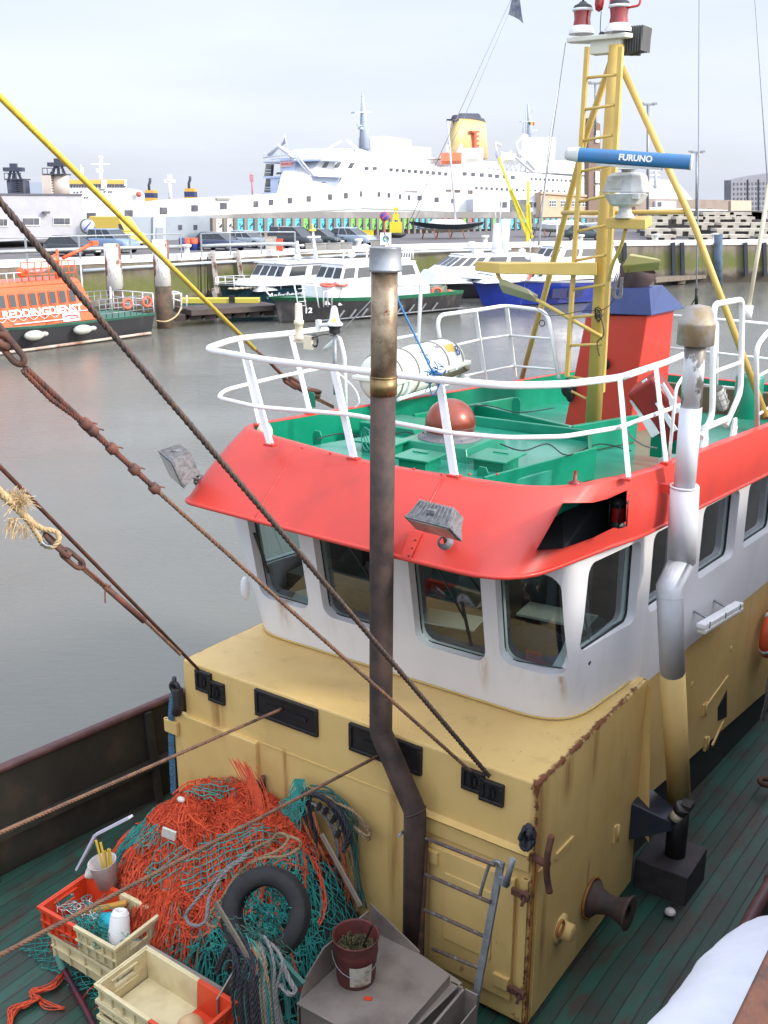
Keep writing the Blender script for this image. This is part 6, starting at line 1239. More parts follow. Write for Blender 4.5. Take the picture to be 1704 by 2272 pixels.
# --- two ship-like exhaust stacks behind the grey building
for i, (x0, x1, yt, lab) in enumerate(((15, 54, 400, 'dark scaffold-topped stack left above the grey building'), (100, 146, 389, 'cream silo-like stack with dark top, right above the grey building'))):
    Y = 112; o = thing('exhaust_stack', lab, 'stack', tuple(wy(x0, 432, Y))); l0 = Vector(o.location); a, b = wy(x0 + 3, 436, Y), wy(x1, 436, Y); w_ = (b - a).length; zt = wy(x0, yt, Y).z
    mb = MB(l0); cx = (a + b) / 2
    if i: mb.cyl((cx.x + .3, Y + w_ / 2, a.z), (cx.x + .3, Y + w_ / 2, zt), w_ * .42); mb.bb((a.x - .2, Y - .5, a.z), (a.x + .7, Y + 1, zt))
    else: mb.bb((a.x, Y, a.z), (a.x + w_ * .55, Y + 3, zt)); mb.bb((a.x + w_ * .7, Y, a.z), (b.x, Y + 2, zt))
    mb.build('casing', M('stack_cream', (.6, .52, .45), (.5, .42, .38), .6, rough=.8) if i else M('stack_dark', (.06, .07, .11), (.12, .12, .14), 1, rough=.8), o)
    mb = MB(l0); mb.box((cx.x, Y + 1, zt + .1), (w_ * 1.12, 2.4, .12)); q = cx.x + (.2 if i else -.3); 
    for dx in (-.7, .7, 0): mb.beam((q + dx, Y + 1, zt), (q + dx * .45, Y + 1, zt + 1.0), .22, .22)
    mb.box((q, Y + 1, zt + 1.1), (2.0, 1.0, .4)); mb.box((q, Y + 1, zt + 1.45), (.7, .5, .5)); mb.beam((a.x + .3, Y + 1, zt + .2), (q, Y + 1, zt + 1.0), .12, .12)
    for k in range(9): z_ = a.z + (zt - a.z) * k / 8; mb.box((b.x - .5 if not i else a.x + .3, Y - .1, z_), (1.1, .08, .1))
    for k in range(5): mb.tube([(a.x - .1 + k * w_ / 4, Y - .2, zt), (a.x - .1 + k * w_ / 4, Y - .2, zt + .7)], .04, 5)
    mb.tube([(a.x - .1, Y - .2, zt + .7), (b.x, Y - .2, zt + .7)], .04, 5)
    mb.build('top_gear', M('gear_dark', (.05, .055, .08), rough=.7), o)
# --- white ship with an orange bridge band
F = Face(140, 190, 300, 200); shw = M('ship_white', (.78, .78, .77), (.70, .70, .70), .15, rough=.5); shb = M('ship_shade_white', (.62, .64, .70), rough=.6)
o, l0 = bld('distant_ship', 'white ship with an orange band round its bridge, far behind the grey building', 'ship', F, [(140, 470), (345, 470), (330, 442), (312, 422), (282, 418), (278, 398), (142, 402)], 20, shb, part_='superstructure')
mb = MB(l0); F.rect(mb, 140, 399, 274, 408, 1, .4); mb.build('orange_band', M('band_orange', (.75, .33, .06), rough=.6), o)
mb = MB(l0); F.rect(mb, 276, 398, 281, 412, 1, .5); F.rect(mb, 225, 400, 237, 419, 1, .6); mb.build('bridge_wing', shw, o)
def FS1(*a): mb = MB(l0); F.rect(mb, *a); mb.build('window', wpane, o)
for k in range(22): FS1(148 + k * 6.1, 410, 152 + k * 6.1, 414.5, .3, .45)
for (a, b) in ((165, 425), (172, 425), (180, 424), (188, 437), (194, 437), (232, 424), (242, 424), (247, 424)): FS1(a, b, a + 2.5, b + 3, .3, .3)

mb = MB(l0); c = F.p(223, 396, -3); mb.tube([c, F.p(223, 345, -3)], .35, 6); mb.box(F.p(223, 364, -3), (3.4, .4, .25)); mb.sphere(F.p(223, 350, -3), .45); mb.box(F.p(221, 378, -3), (1.2, .4, .7)); mb.tube([F.p(183, 395, -3), F.p(184, 372, -3)], .1, 5); mb.tube([F.p(178, 396, -3), F.p(180, 365, -3)], .06, 5); mb.build('mast', shw, o)
for nm, x, y, r, col in (('radar_dome', 308, 431, 5.5, M('dome_red', (.6, .12, .07), rough=.6)),): mb = MB(l0); mb.sphere(F.p(x, y, 1), (F.p(x + r, y) - F.p(x, y)).length); mb.build(nm, col, o)
for i, (x0, x1, yt) in enumerate(((321, 341, 422), (409, 430, 418))):
    Y = 175; o = thing('ship_funnel', ['yellow and navy funnel with a slanted pipe, left of the pair', 'yellow and navy funnel with a white emblem, right of the pair'][i], 'funnel', tuple(wy(x0, 447, Y)), 0, 'yellow and navy funnels behind the white gangway'); l0 = Vector(o.location)
    for k, (t0, t1, m_) in enumerate(((0, .4, 'f_yel'), (.4, .78, 'f_navy'), (.78, 1, 'f_yel'))):
        yb = 450; a, b = wy(x0, yb + (yt - yb) * t0, Y), wy(x1, yb + (yt - yb) * t1, Y); mb = MB(l0); mb.bb((a.x - (.0 if k < 2 else -.05), Y, a.z), (b.x - (.0 if k < 2 else .05), Y + 3, b.z)); mb.build('band', MATS.get(m_) or M(m_, (.62, .36, .06) if m_ == 'f_yel' else (.03, .04, .12), rough=.6), o)
    mb = MB(l0); p = wy((x0 + x1) / 2, yt, Y + 1); mb.tube([p, p + Vector((0, 0, .8)), p + Vector((.25, 0, 1.4)), p + Vector((.25, 0, 1.9))], .22, 6); mb.build('exhaust', MATS['gear_dark'], o)
mb = MB(wy(377, 450, 170)); mb.tube([wy(379, 455, 170), wy(376, 395, 170)], .28, 6); mb.box(wy(377, 402, 170), (1.8, .4, .5)); mb.box(wy(377, 395, 170), (.6, .6, 1)); mb.build('light_mast', shw, None, label='white signal mast between the two yellow funnels', cat='mast')
mb = MB(wy(559, 450, 260)); mb.tube([wy(561, 452, 260), wy(558, 382, 260)], .22, 5); mb.box(wy(558, 395, 260), (.9, .4, 1.6)); mb.build('radio_mast', M('mast_pink', (.55, .25, .28), rough=.8), None, label='small red and white radio mast left of the ferry stern', cat='mast')

# --- the white ferry
FF = Face(690, 215, 1300, 395)
fe, l0 = bld('car_ferry', 'big white passenger ferry with a yellow funnel, moored behind the long gangway', 'ferry', FF, [(680, 470), (1560, 470), (1500, 400), (1290, 394), (1186, 384), (1020, 372), (830, 357), (712, 352), (690, 385), (680, 428)], 7, shw, part_='hull_side')
def FW1(k, *a):
    mb = MB(l0)
    if k: FF.rect(mb, *a)
    else: FF.panel(mb, *a)
    mb.build('window', wpane, fe)
for (a, b) in ((716, 360), (743, 360), (773, 361)): FW1(0, [(a - 1, b + 12), (a + 8, b + 12), (a + 15, b), (a + 6, b)], .3, .12)
for (a, b) in ((716, 393), (744, 393)): FW1(0, [(a - 1, b + 13), (a + 8, b + 13), (a + 16, b), (a + 7, b)], .3, .12)
for x in (810, 828): FW1(1, x, 370, x + 8, 377, .3, .12)
for k in range(10): x = 865 + k * 13.5; y = 373 + k * 1.05; FW1(1, x, y, x + 6.5, y + 7, .3, .12)
for k, x in enumerate((1027, 1046, 1065, 1084, 1099, 1117, 1134)): y = 382 + k * 1.3; FW1(1, x, y, x + 8.5, y + 7.5, .3, .12)
for k in range(9): x = 1055 + k * 11.3; y = 414 + k * .55; FW1(1, x, y, x + 5, y + 6, .3, .12)
for k in range(12): x = 1178 + k * 9.5; y = 394 + k * .5; FW1(1, x, y, x + 4, y + 5.5, .3, .12)
for k in range(9): x = 1160 + k * 13; FW1(1, x, 420 + k * .3, x + 4, 424 + k * .3, .3, .12)

mb = MB(l0)
for (ya, yb_) in ((366, 392), (380, 399), (391, 406), (404, 414)): mb.prism([FF.p(702, ya, .1), FF.p(1240, yb_, .1), FF.p(1240, yb_ - .45, .1), FF.p(702, ya - .5, .1)], -FF.n * .1)
for x in range(740, 1240, 37): FF.rect(mb, x, 357 + (x - 712) * .069, x + .35, 440, .1, .06)
mb.build('plating_line', M('ship_line', (.6, .6, .6), rough=.6), fe)
mb = MB(l0)
for (a, b, w_, h_) in ((1010, 421, 12, 6), (990, 420, 12, 5), (900, 424, 26, 3), (1040, 422, 9, 8), (950, 353, 60, 2)): FF.rect(mb, a, b, a + w_, b + h_, .3, .2)
mb.build('hull_recess', MATS.get('opening') or MATS.get('opening') or M('opening', (.10, .08, .075), (.22, .18, .16), .6, rough=.8), fe)
# upper deck houses
mb = MB(l0)
def fb(mb, pts, o=-1, d=10): q = [FF.p(a, b, o) for a, b in pts]; mb.prism(q, -FF.n * d)
fb(mb, [(700, 353), (850, 360), (850, 340), (735, 334), (708, 337)], -1, 5); fb(mb, [(850, 360), (1000, 372), (1000, 352), (850, 340)], -2, 5); fb(mb, [(845, 345), (912, 350), (912, 310), (855, 302), (845, 304)], -4, 6); fb(mb, [(917, 350), (956, 353), (956, 328), (917, 325)], -4, 7); fb(mb, [(1000, 372), (1240, 385), (1240, 362), (1000, 356)], -5, 10); fb(mb, [(1240, 384), (1330, 390), (1330, 360), (1240, 356)], -3, 10)
mb.build('deckhouse', shw, fe)
mb = MB(l0); 
for k in range(26): x = 722 + k * 10.5; y0_ = 338 + k * .9; FF.rect(mb, x, y0_ + 2, x + (6.5 if k % 3 else 4), y0_ + 8, .3, -1.7 if x < 850 else -2.7)
mb.build('deck_opening', MATS.get('opening') or M('opening', (.10, .08, .075), (.22, .18, .16), .6, rough=.8), fe)
mb = MB(l0)
for k in range(46): x = 705 + k * 10.2; y = 352 + (x - 700) * .069; mb.tube([FF.p(x, y, -.2), FF.p(x, y - 4.5, -.2)], .07, 4)
for h in (1.6, 4.5): mb.tube([FF.p(705, 352.3 - h, -.2), FF.p(860, 363 - h, -.2), FF.p(1170, 384.5 - h, -.2)], .07, 4)
mb.build('deck_rail', shb, fe)
# canopy
mb = MB(l0); fb(mb, [(712, 337), (728, 329), (800, 330), (820, 337)], -2.2, 8); mb.build('canopy', M('canopy_green', (.45, .55, .52), rough=.6), fe)
# stern block facing left; its bluish shade is put into the colour
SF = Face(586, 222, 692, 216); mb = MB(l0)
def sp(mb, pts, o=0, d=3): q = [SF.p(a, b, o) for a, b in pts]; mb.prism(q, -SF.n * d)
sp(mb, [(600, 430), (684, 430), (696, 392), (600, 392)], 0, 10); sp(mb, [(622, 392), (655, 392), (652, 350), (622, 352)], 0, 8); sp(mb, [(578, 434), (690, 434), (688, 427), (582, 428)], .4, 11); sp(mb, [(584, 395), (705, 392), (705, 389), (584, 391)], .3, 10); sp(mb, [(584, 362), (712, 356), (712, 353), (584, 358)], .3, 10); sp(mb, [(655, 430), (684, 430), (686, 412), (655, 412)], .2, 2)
stb = M('stern_shade', (.52, .60, .78), (.46, .54, .72), .3, rough=.6); mb.build('stern', stb, fe)
mb = MB(l0); sp(mb, [(655, 391), (700, 391), (706, 360), (655, 362)], -3, 1); sp(mb, [(655, 428), (686, 428), (700, 396), (655, 396)], -3, 1); sp(mb, [(586, 391), (600, 391), (602, 364), (590, 364)], -3, 1); sp(mb, [(586, 427), (600, 427), (604, 396), (590, 396)], -3, 1); sp(mb, [(618, 404), (622, 404), (622, 410), (618, 410)], .1, .2) ; mb.build('stern_opening', M('opening_dark', (.12, .13, .14), (.25, .24, .2), .7, rough=.8), fe)
mb = MB(l0)
for x in (618, 631): sp(mb, [(x, 410), (x + 3, 410), (x + 3, 402), (x, 402)], .15, .3)
sp(mb, [(611, 387), (638, 387), (638, 383), (615, 382)], .3, .3); mb.build('port_light', wpane, fe)
mb = MB(l0); sp(mb, [(621, 371), (648, 369), (648, 355), (621, 357)], .3, .3); nb = mb.build('name_board', M('board_pink', (.7, .5, .5), rough=.6), fe)
a_ = SF.p(623, 367, .45); text('PRIMROSE', (SF.p(640, 360) - SF.p(640, 367.5)).length * 1.1, M('letter_red', (.6, .04, .05)), nb, a_, SF.p(647, 365.6, .45) - a_, Vector((0, 0, 1)), .02, off=l0).scale = (1, 1, 1)
mb = MB(l0)
for a, b in (((655, 348), (690, 392)), ((660, 346), (696, 390)), ((640, 344), (655, 352))): mb.tube([SF.p(*a, .6), SF.p(*b, .6)], .22, 5)
for k in range(9): x = 586 + k * 13; mb.tube([SF.p(x, 345, .3), SF.p(x, 338 if x < 640 else 342, .3)], .08, 4)
mb.tube([SF.p(584, 350, .3), SF.p(610, 346, .3), SF.p(700, 340, .3)], .15, 5); mb.tube([SF.p(596, 346, 0), SF.p(618, 324, 0), SF.p(644, 343, 0), SF.p(650, 350, 0)], .5, 5); mb.tube([SF.p(620, 356, .2), SF.p(590, 360, .2)], .2, 5)
sp(mb, [(600, 361), (640, 358), (640, 350), (600, 352)], -1, 4)
for y in (383, 377, 421, 416): mb.tube([SF.p(586, y, .3), SF.p(601, y, .3)], .07, 4); mb.tube([SF.p(655, y, .3), SF.p(690, y, .3)], .07, 4)
mb.tube([SF.p(630, 297, 0), SF.p(624, 325, 0)], .1, 4); mb.tube([SF.p(631, 297, 0), SF.p(641, 342, 0)], .06, 4)
mb.build('stern_derrick', shb, fe)
mb = MB(l0); mb.add([SF.p(631, 305, 0), SF.p(634, 318, .0), SF.p(624, 325, 0)], [(0, 1, 2)]); mb.build('ensign', M('flag_grey', (.25, .28, .38)), fe)
# masts, davits, lifeboats
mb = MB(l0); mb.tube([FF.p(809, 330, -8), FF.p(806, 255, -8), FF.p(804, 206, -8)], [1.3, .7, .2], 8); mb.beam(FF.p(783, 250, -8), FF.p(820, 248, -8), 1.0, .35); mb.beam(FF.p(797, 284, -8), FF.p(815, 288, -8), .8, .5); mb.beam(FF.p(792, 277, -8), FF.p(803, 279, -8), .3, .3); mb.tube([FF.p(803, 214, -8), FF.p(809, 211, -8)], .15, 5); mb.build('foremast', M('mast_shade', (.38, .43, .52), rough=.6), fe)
mb = MB(l0); mb.tube([FF.p(769, 312, -3), FF.p(806, 345, -1), FF.p(813, 352, -1)], .5, 6); mb.tube([FF.p(757, 313, -3), FF.p(735, 326, -3), FF.p(705, 345, -2)], .25, 5); mb.build('derrick', shw, fe)
mb = MB(l0)
c0_, c1_ = FF.p(1030, 338, -9), FF.p(1036, 262, -9); r0 = (FF.p(1073, 338, -9) - FF.p(999, 338, -9)).length / 2
def ell(c, rx, ry): return [c + (FF.B - FF.A).normalized() * rx * math.cos(k * math.pi / 14) + FF.n * ry * math.sin(k * math.pi / 14) for k in range(28)]
mb.loft([ell(FF.p(1038, 350, -9), r0 * 1.02, 4.0), ell(FF.p(1040, 268, -9), r0 * .78, 3.4)], cap=True, sm=True); mb.build('funnel', M('funnel_yellow', (.60, .46, .21), (.54, .40, .17), .15, rough=.45), fe)
mb = MB(l0); mb.loft([ell(FF.p(1040, 268, -9), r0 * .80, 3.5), ell(FF.p(1040, 261, -9), r0 * .74, 3.2)], cap=True)
for k in range(6): mb.sphere(FF.p(1023 + k * 7, 261, -9), 1.2)
mb.beam(FF.p(998, 266, -9), FF.p(1024, 265, -9), 2, .5); mb.build('funnel_top', MATS['gear_dark'], fe)
mb = MB(l0)
for (a, b, c, d) in ((1053, 290, 1057, 328), (1057, 290, 1064, 294), (1057, 300, 1063, 304), (1057, 310, 1063, 314), (1057, 321, 1063, 326), (1048, 290, 1053, 294)): 
    q = [FF.p(x, y, -9 + 4.2) for x, y in ((a, d), (c, d), (c, b), (a, b))]; mb.prism(q, -FF.n * 1.1)
mb.build('funnel_emblem', M('emblem_red', (.5, .10, .06), rough=.6), fe)
lbm_ = M('lifeboat_white', (.72, .72, .68), rough=.5)
for i, (x0, x1, y, col) in enumerate(((1018, 1072, 345, 0), (1112, 1142, 351, 0), (1158, 1232, 331, 0), (978, 1024, 352, 1))):
    mb = MB(l0); A1_, B1_ = FF.p(x0, y, 1.2), FF.p(x1, y - 1, 1.2); Lb = (B1_ - A1_); hh = Lb.length * .5 / 5.5; rg = []
    for k in range(11):
        t = k / 10; w1 = math.sin(math.pi * t) ** .5 * 1.2; c_ = A1_ + Lb * t; ht = hh * 2.3
        rg.append([c_ + Vector((0, 0, ht * .5)) + FF.n * w1, c_ + Vector((0, 0, -ht * .2)) + FF.n * w1 * .8, c_ + Vector((0, 0, -ht * (.5 + .0 * t))) , c_ + Vector((0, 0, -ht * .2)) - FF.n * w1 * .8, c_ + Vector((0, 0, ht * .5)) - FF.n * w1])
    mb.loft(rg, cap=True); mb.build('lifeboat', M('rescue_orange', (.6, .16, .08), rough=.6) if col else lbm_, fe)
mb = MB(l0)
for pts in ([(1010, 352), (1022, 325), (1024, 322)], [(1058, 345), (1064, 328)], [(1103, 350), (1098, 316), (1110, 322)], [(1128, 354), (1133, 336)], [(1150, 350), (1145, 318), (1164, 300), (1170, 302)], [(1195, 330), (1215, 308), (1218, 306)], [(1150, 335), (1165, 350), (1185, 375)], [(1146, 322), (1150, 340), (1178, 362)], [(1110, 340), (1140, 345), (1180, 380)], [(990, 354), (994, 322)]): mb.tube([FF.p(a, b, 1) for a, b in pts], .45, 5)
for k in range(16): x = 1085 + k * 10; mb.tube([FF.p(x, 376 + k * .6, 0), FF.p(x + 2, 358 + (k * 7) % 13, 0)], .2, 4)
mb.build('davit', shb, fe)
mb = MB(l0); mb.tube([FF.p(1176, 322, -6), FF.p(1174, 270, -6), FF.p(1171, 230, -6)], [1.2, .6, .2], 6); mb.beam(FF.p(1155, 270, -6), FF.p(1186, 269, -6), .8, .3); mb.beam(FF.p(1180, 291, -6), FF.p(1192, 288, -6), .4, .3); mb.tube([FF.p(1160, 295, -6), FF.p(1163, 250, -6)], .12, 4); mb.tube([FF.p(1167, 300, -6), FF.p(1166, 245, -6)], .12, 4); mb.tube([FF.p(1180, 250, -6), FF.p(1183, 236, -6)], .1, 4)
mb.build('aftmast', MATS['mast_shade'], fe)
mb = MB(l0)
for k, c_ in enumerate(((.01, .01, .01), (.6, .4, .03), (.5, .03, .03))): pass
mb.m = 0
for k in range(3):
    mb.m = k; q = [FF.p(1173 + k * 4, 276 + k, -5.5), FF.p(1177 + k * 4, 277 + k, -5.5), FF.p(1177 + k * 4, 271, -5.5), FF.p(1173 + k * 4, 270, -5.5)]; mb.prism(q, FF.n * .1)
mb.build('flag', [black, M('flag_yellow', (.6, .4, .03)), M('flag_red', (.5, .03, .03))], fe)
# bow clutter beyond the radar
o, l1 = bld('distant_ship', 'white ship superstructure showing behind the radar, right of the ferry', 'ship', Face(1430, 300, 1520, 310), [(1430, 445), (1530, 445), (1505, 420), (1500, 408), (1484, 414), (1470, 410), (1465, 424), (1452, 420), (1445, 408), (1438, 412)], 10, shw, part_='superstructure')
F2 = Face(1430, 300, 1520, 310); mb = MB(l1); mb.tube([F2.p(1453, 418, 0), F2.p(1455, 345, 0)], .5, 6)
for y in (378, 388, 398, 408): mb.beam(F2.p(1441, y, 0), F2.p(1464, y, 0), .3, .3)
mb.build('mast', shb, o)

# --- long white gangway
gw = M('gangway_white', (.72, .73, .70), (.60, .60, .55), .25, rough=.6)
G1 = Face(185, 128, 804, 160); G2 = Face(804, 160, 1105, 168)
gy, l0 = bld('passenger_gangway', 'long white windowed passenger gangway running in front of the ferry', 'gangway', G1, [(185, 491), (300, 489), (512, 479), (592, 477), (700, 474), (804, 464), (804, 420), (517, 437), (390, 444), (185, 466)], 4, gw)
mb = MB(l0); q = [G2.p(a, b) for a, b in ((804, 464), (1105, 476), (1105, 444), (960, 430), (804, 420))]; mb.prism(q, -G2.n * 4); mb.build('wall', gw, gy)
mb = MB(l0); G1.panel(mb, [(512, 478), (804, 465), (804, 462), (512, 475)], .3, .1); q = [G2.p(a, b, .15) for a, b in ((804, 465), (1105, 477), (1105, 474), (804, 461))]; mb.prism(q, -G2.n * .3)
for x in (277, 316, 356, 411): G1.rect(mb, x, 452, x + .5, 489, .1, .03)
G1.rect(mb, 481, 438, 512, 443, 1, .3); 
for x in range(205, 800, 26): G1.rect(mb, x, 432, x + .35, 486 - (x > 510) * (x - 510) * .02, .1, .015) if False else None
mb.build('trim', M('gang_trim', (.3, .32, .3), rough=.7), gy)
for (a, b, w_, h_) in ((193, 472, 20, 15), (277, 466, 18, 15), (355, 460, 16, 15), (425, 455, 14.5, 14), (489, 450, 14.5, 14), (563, 446, 10.5, 13), (597, 443, 9.5, 12), (639, 439, 9.5, 12), (681, 435, 9, 12), (729, 431, 8, 12), (764, 428, 8, 12), (799, 424, 4.5, 12)):
    mb = MB(l0); G1.rect(mb, a, b, a + w_, b + h_, .1, .08); mb.build('window', wpane, gy)
for (a, b, w_, h_) in ((839, 426, 4.5, 10), (861, 428, 4.5, 10), (886, 431, 4.5, 10), (906, 433, 4, 10), (927, 434, 9, 10), (965, 438, 8.5, 10), (1002, 441, 8, 9), (1044, 445, 8, 8.5), (1077, 447, 7, 8.5)):
    mb = MB(l0); q = [G2.p(x, y, .08) for x, y in ((a, b + h_), (a + w_, b + h_), (a + w_, b), (a, b))]; mb.prism(q, -G2.n * .1); mb.build('window', wpane, gy)
mb = MB(l0)
for k in range(14): x = 310 + k * 62; yb_ = 500; p = (G1 if x < 800 else G2).p(x, 478, -2); mb.tube([p, Vector((p.x, p.y, QZ))], .25, 6)
mb.build('support_leg', MATS['gang_trim'], gy)
# dark undercroft under the gangway
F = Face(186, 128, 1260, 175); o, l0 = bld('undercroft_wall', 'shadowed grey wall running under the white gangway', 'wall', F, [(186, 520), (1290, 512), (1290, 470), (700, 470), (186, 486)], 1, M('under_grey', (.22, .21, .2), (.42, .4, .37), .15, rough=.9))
# --- blue-grey container-like shed
F = Face(240, 100, 490, 108); o, l0 = bld('site_shed', 'long blue-grey flat shed behind the parked cars', 'shed', F, [(240, 540), (478, 528), (476, 480), (241, 483)], 4, M('shed_blue', (.30, .34, .38), (.26, .29, .33), .5, rough=.8))
mb = MB(l0); F.rect(mb, 340, 482, 368, 534, .3, .25); mb.build('door_bay', M('shed_pale', (.4, .43, .46), rough=.7), o); mb = MB(l0); F.rect(mb, 347, 505, 362, 533, .1, .35); mb.build('door', M('door_grey', (.27, .3, .35), rough=.6), o)
mb = MB(l0)
for x in (400, 434): F.rect(mb, x - 3, 499, x + 4, 509, .1, .1)
mb.build('window', wpane, o); 
# --- coloured board wall
wl = M('timber_wall', (.20, .17, .14), (.10, .085, .075), .8, .35, .7, rough=.9, stretch=(3, 3, .15))
FW = Face(474, 104, 1300, 150); ow, lw = bld('pile_wall', 'ribbed timber wall carrying the row of coloured posters', 'wall', FW, [(474, 545), (1330, 535), (1330, 483), (474, 484)], .6, wl)
mb = MB(lw)
k = 0; x = 476.0; dx = 24.0; posts = []
while x < 1310: posts.append((x, dx)); x += dx; dx = 24 - (x - 476) * .0262 if x < 880 else 13.2
for x, dx in posts: FW.rect(mb, x - dx * .16, 484, x + dx * .16, 540, .5, .5)
mb.build('buttress', M('buttress', (.16, .14, .125), (.27, .24, .2), 1, rough=.9, stretch=(2, 2, .2)), ow)
C_ = dict(w=(.70, .66, .58), b=(.12, .55, .72), g=(.22, .66, .12), r=(.62, .16, .2), y=(.55, .58, .2)); PM = {k: M('poster_' + n_, v, tuple(q * .75 for q in v), 1.5, rough=.6) for (k, v), n_ in zip(C_.items(), ('white', 'blue', 'green', 'pink', 'lime'))}; cn = dict(w='white', b='turquoise', g='green', r='pink', y='lime')
seq = 'wwbbbbbbbgbbbbbggggggygggbbbbrrrrgrbbbgbbbbbbbgbb'
txm = M('poster_print', (.03, .06, .08), rough=.7)
for i, (x, dx) in enumerate(posts[:-1]):
    c_ = seq[i % len(seq)]
    xa, xb = x + dx * .18, x + dx * .82; yt = 485; yb2 = 519 - (x - 476) * .028 if x < 860 else 508
    p0 = FW.p(xa, yb2, .1); mb = MB(p0); FW.rect(mb, xa, yt, xb, yb2, .06, .3); txt = cn[c_]
    lab = f'{nth(txt)} {txt} poster on the timber wall, counted from the grey shed'
    po = mb.build('poster', PM[c_], None, label=lab, cat='poster', group=f'{txt} posters on the timber wall')
    mb = MB(p0)
    for q in range(4):   # printed figure strokes
        fx = xa + (xb - xa) * (.3 + .12 * q); fy = yt + 6 + ((q * 7 + i * 5) % 9) + 3; FW.rect(mb, fx, fy, fx + (xb - xa) * .12, fy + 4 + (i + q) % 4, .02, .33)
    FW.rect(mb, xa + 1.5, yt + 3, xb - 2, yt + 3.8, .02, .33); mb.build('print', txm, po)
# --- beige building and buildings to the right
F = Face(1060, 165, 1215, 172); o, l0 = bld('boarding_hall', 'white boarding hall with a dark doorway behind the yellow crane arms', 'building', F, [(1050, 476), (1200, 476), (1200, 428), (1150, 427), (1088, 436), (1050, 442)], 10, M('hall_white', (.55, .57, .62), rough=.7))
mb = MB(l0); F.rect(mb, 1133, 443, 1168, 472, .2, .1); mb.build('doorway', MATS['opening_dark'], o); mb = MB(l0); F.rect(mb, 1111, 448, 1125, 460, .2, .1); F.rect(mb, 1174, 448, 1182, 460, .2, .1); F.rect(mb, 1185, 449, 1200, 460, .2, .1); mb.build('window', wpane, o)
F = Face(1200, 170, 1420, 190); o, l0 = bld('brick_terminal', 'low beige brick terminal building behind the mast', 'building', F, [(1200, 482), (1440, 478), (1440, 445), (1330, 436), (1200, 427)], 14, M('brick_beige', (.52, .38, .26), (.45, .33, .23), .8, rough=.9))
mb = MB(l0); F.panel(mb, [(1200, 430), (1330, 439), (1440, 448), (1440, 444), (1330, 434), (1200, 425)], .5, .3); mb.build('cornice', M('cornice', (.45, .35, .26), rough=.8), o)
for a, w_ in ((1219, 15), (1244, 15), (1269, 20), (1292, 24), (1345, 20), (1370, 24)):
    mb = MB(l0); F.rect(mb, a, 444, a + w_, 459, .2, .08); wn = mb.build('window', wframe, o); mb = MB(l0)
    for k in range(int(w_ / 5)): F.rect(mb, a + 1 + k * 5, 446, a + 4.6 + k * 5, 451, .1, .12); F.rect(mb, a + 1 + k * 5, 452.5, a + 4.6 + k * 5, 457.5, .1, .12)
    mb.build('pane', wpane, wn)
F = Face(1420, 185, 1640, 200); o, l0 = bld('low_terminal', 'long low brown terminal with a pale end block, left of the grey apartment block', 'building', F, [(1410, 480), (1668, 478), (1668, 445), (1622, 444), (1410, 440)], 6, M('brown_wall', (.30, .24, .2), (.24, .19, .16), .5, rough=.9))
mb = MB(l0); F.rect(mb, 1622, 445, 1667, 470, .5, .4); mb.build('end_block', M('sand_wall', (.5, .42, .32), rough=.9), o); mb = MB(l0); F.rect(mb, 1455, 446, 1500, 462, .5, .5); mb.build('annex', shb, o); mb = MB(l0)
F.rect(mb, 1460, 448, 1468, 458, .1, .6); F.rect(mb, 1527, 462, 1545, 472, .1, .1); F.rect(mb, 1572, 463, 1580, 470, .1, .1); mb.build('window', wpane, o)
mb = MB(l0)
for k in range(60): x = 1436 + k * 3.0; mb.tube([F.p(x, 470 + k * .12, 4), F.p(x, 461 + k * .12, 4)], .1, 4)
for y in (461, 465): mb.tube([F.p(1436, y, 4), F.p(1614, y + 7, 4)], .12, 4)
mb.build('white_railing', shw, o)
# apartment block at the right edge
F = Face(1622, 215, 1760, 235); o, l0 = bld('apartment_block', 'grey apartment block with many rows of small windows', 'building', F, [(1622, 480), (1800, 480), (1800, 372), (1704, 385), (1660, 392), (1622, 400)], 1.5, M('block_grey', (.20, .205, .235), (.17, .175, .2), .4, rough=.9))
for r_ in range(6):
    for k in range(11):
        x = 1628 + k * 8.2; y = 404 + r_ * 11 + (1704 - x) * .02; mb = MB(l0); F.rect(mb, x, y, x + 3.6, y + 5.5, .2, .12); mb.build('window', wpane, o)
mb = MB(l0)
for x in (1660, 1684): F.rect(mb, x, 398, x + 1, 470, .2, .3)
mb.build('drainpipe', MATS['gear_dark'], o)
# tower behind the mast
F = Face(1305, 178, 1335, 180); o, l0 = bld('lift_tower', 'narrow brown and white tower behind the mast ladder', 'tower', F, [(1306, 470), (1332, 470), (1332, 275), (1306, 262)], 1, M('tower_brown', (.2, .14, .11), rough=.9))
for y in (290, 330, 380, 410): mb = MB(l0); F.rect(mb, 1322, y, 1330, y + 26, .2, .3); mb.build('panel', shw, o)
def pole(px, y0, y1, Y, lab, r=.12, head=None, mat=None):
    p = wy(px, y0, Y); mb = MB(p); t = wy(px + (1 if px > 1400 else 0), y1, Y); mb.tube([p, t], r, 6); w_ = .9
    if head: mb.beam(t - Vector((w_, 0, 0)), t + Vector((w_, 0, 0)), .3, .25); mb.box(t + Vector((-.9, 0, .12)), (.6, .4, .25)); mb.box(t + Vector((.9, 0, .12)), (.6, .4, .25))
    return mb.build('lamp_post', mat or galv, None, label=lab, cat='lamp post')
pole(1437, 470, 232, 150, 'tall grey floodlight mast right of the trawler mast', .2, True); pole(1545, 470, 338, 160, 'thin grey lamp post with double arms left of the apartment block', .16, True); pole(1321, 300, 185, 150, 'small lamp post top showing left of the trawler mast', .15, True)
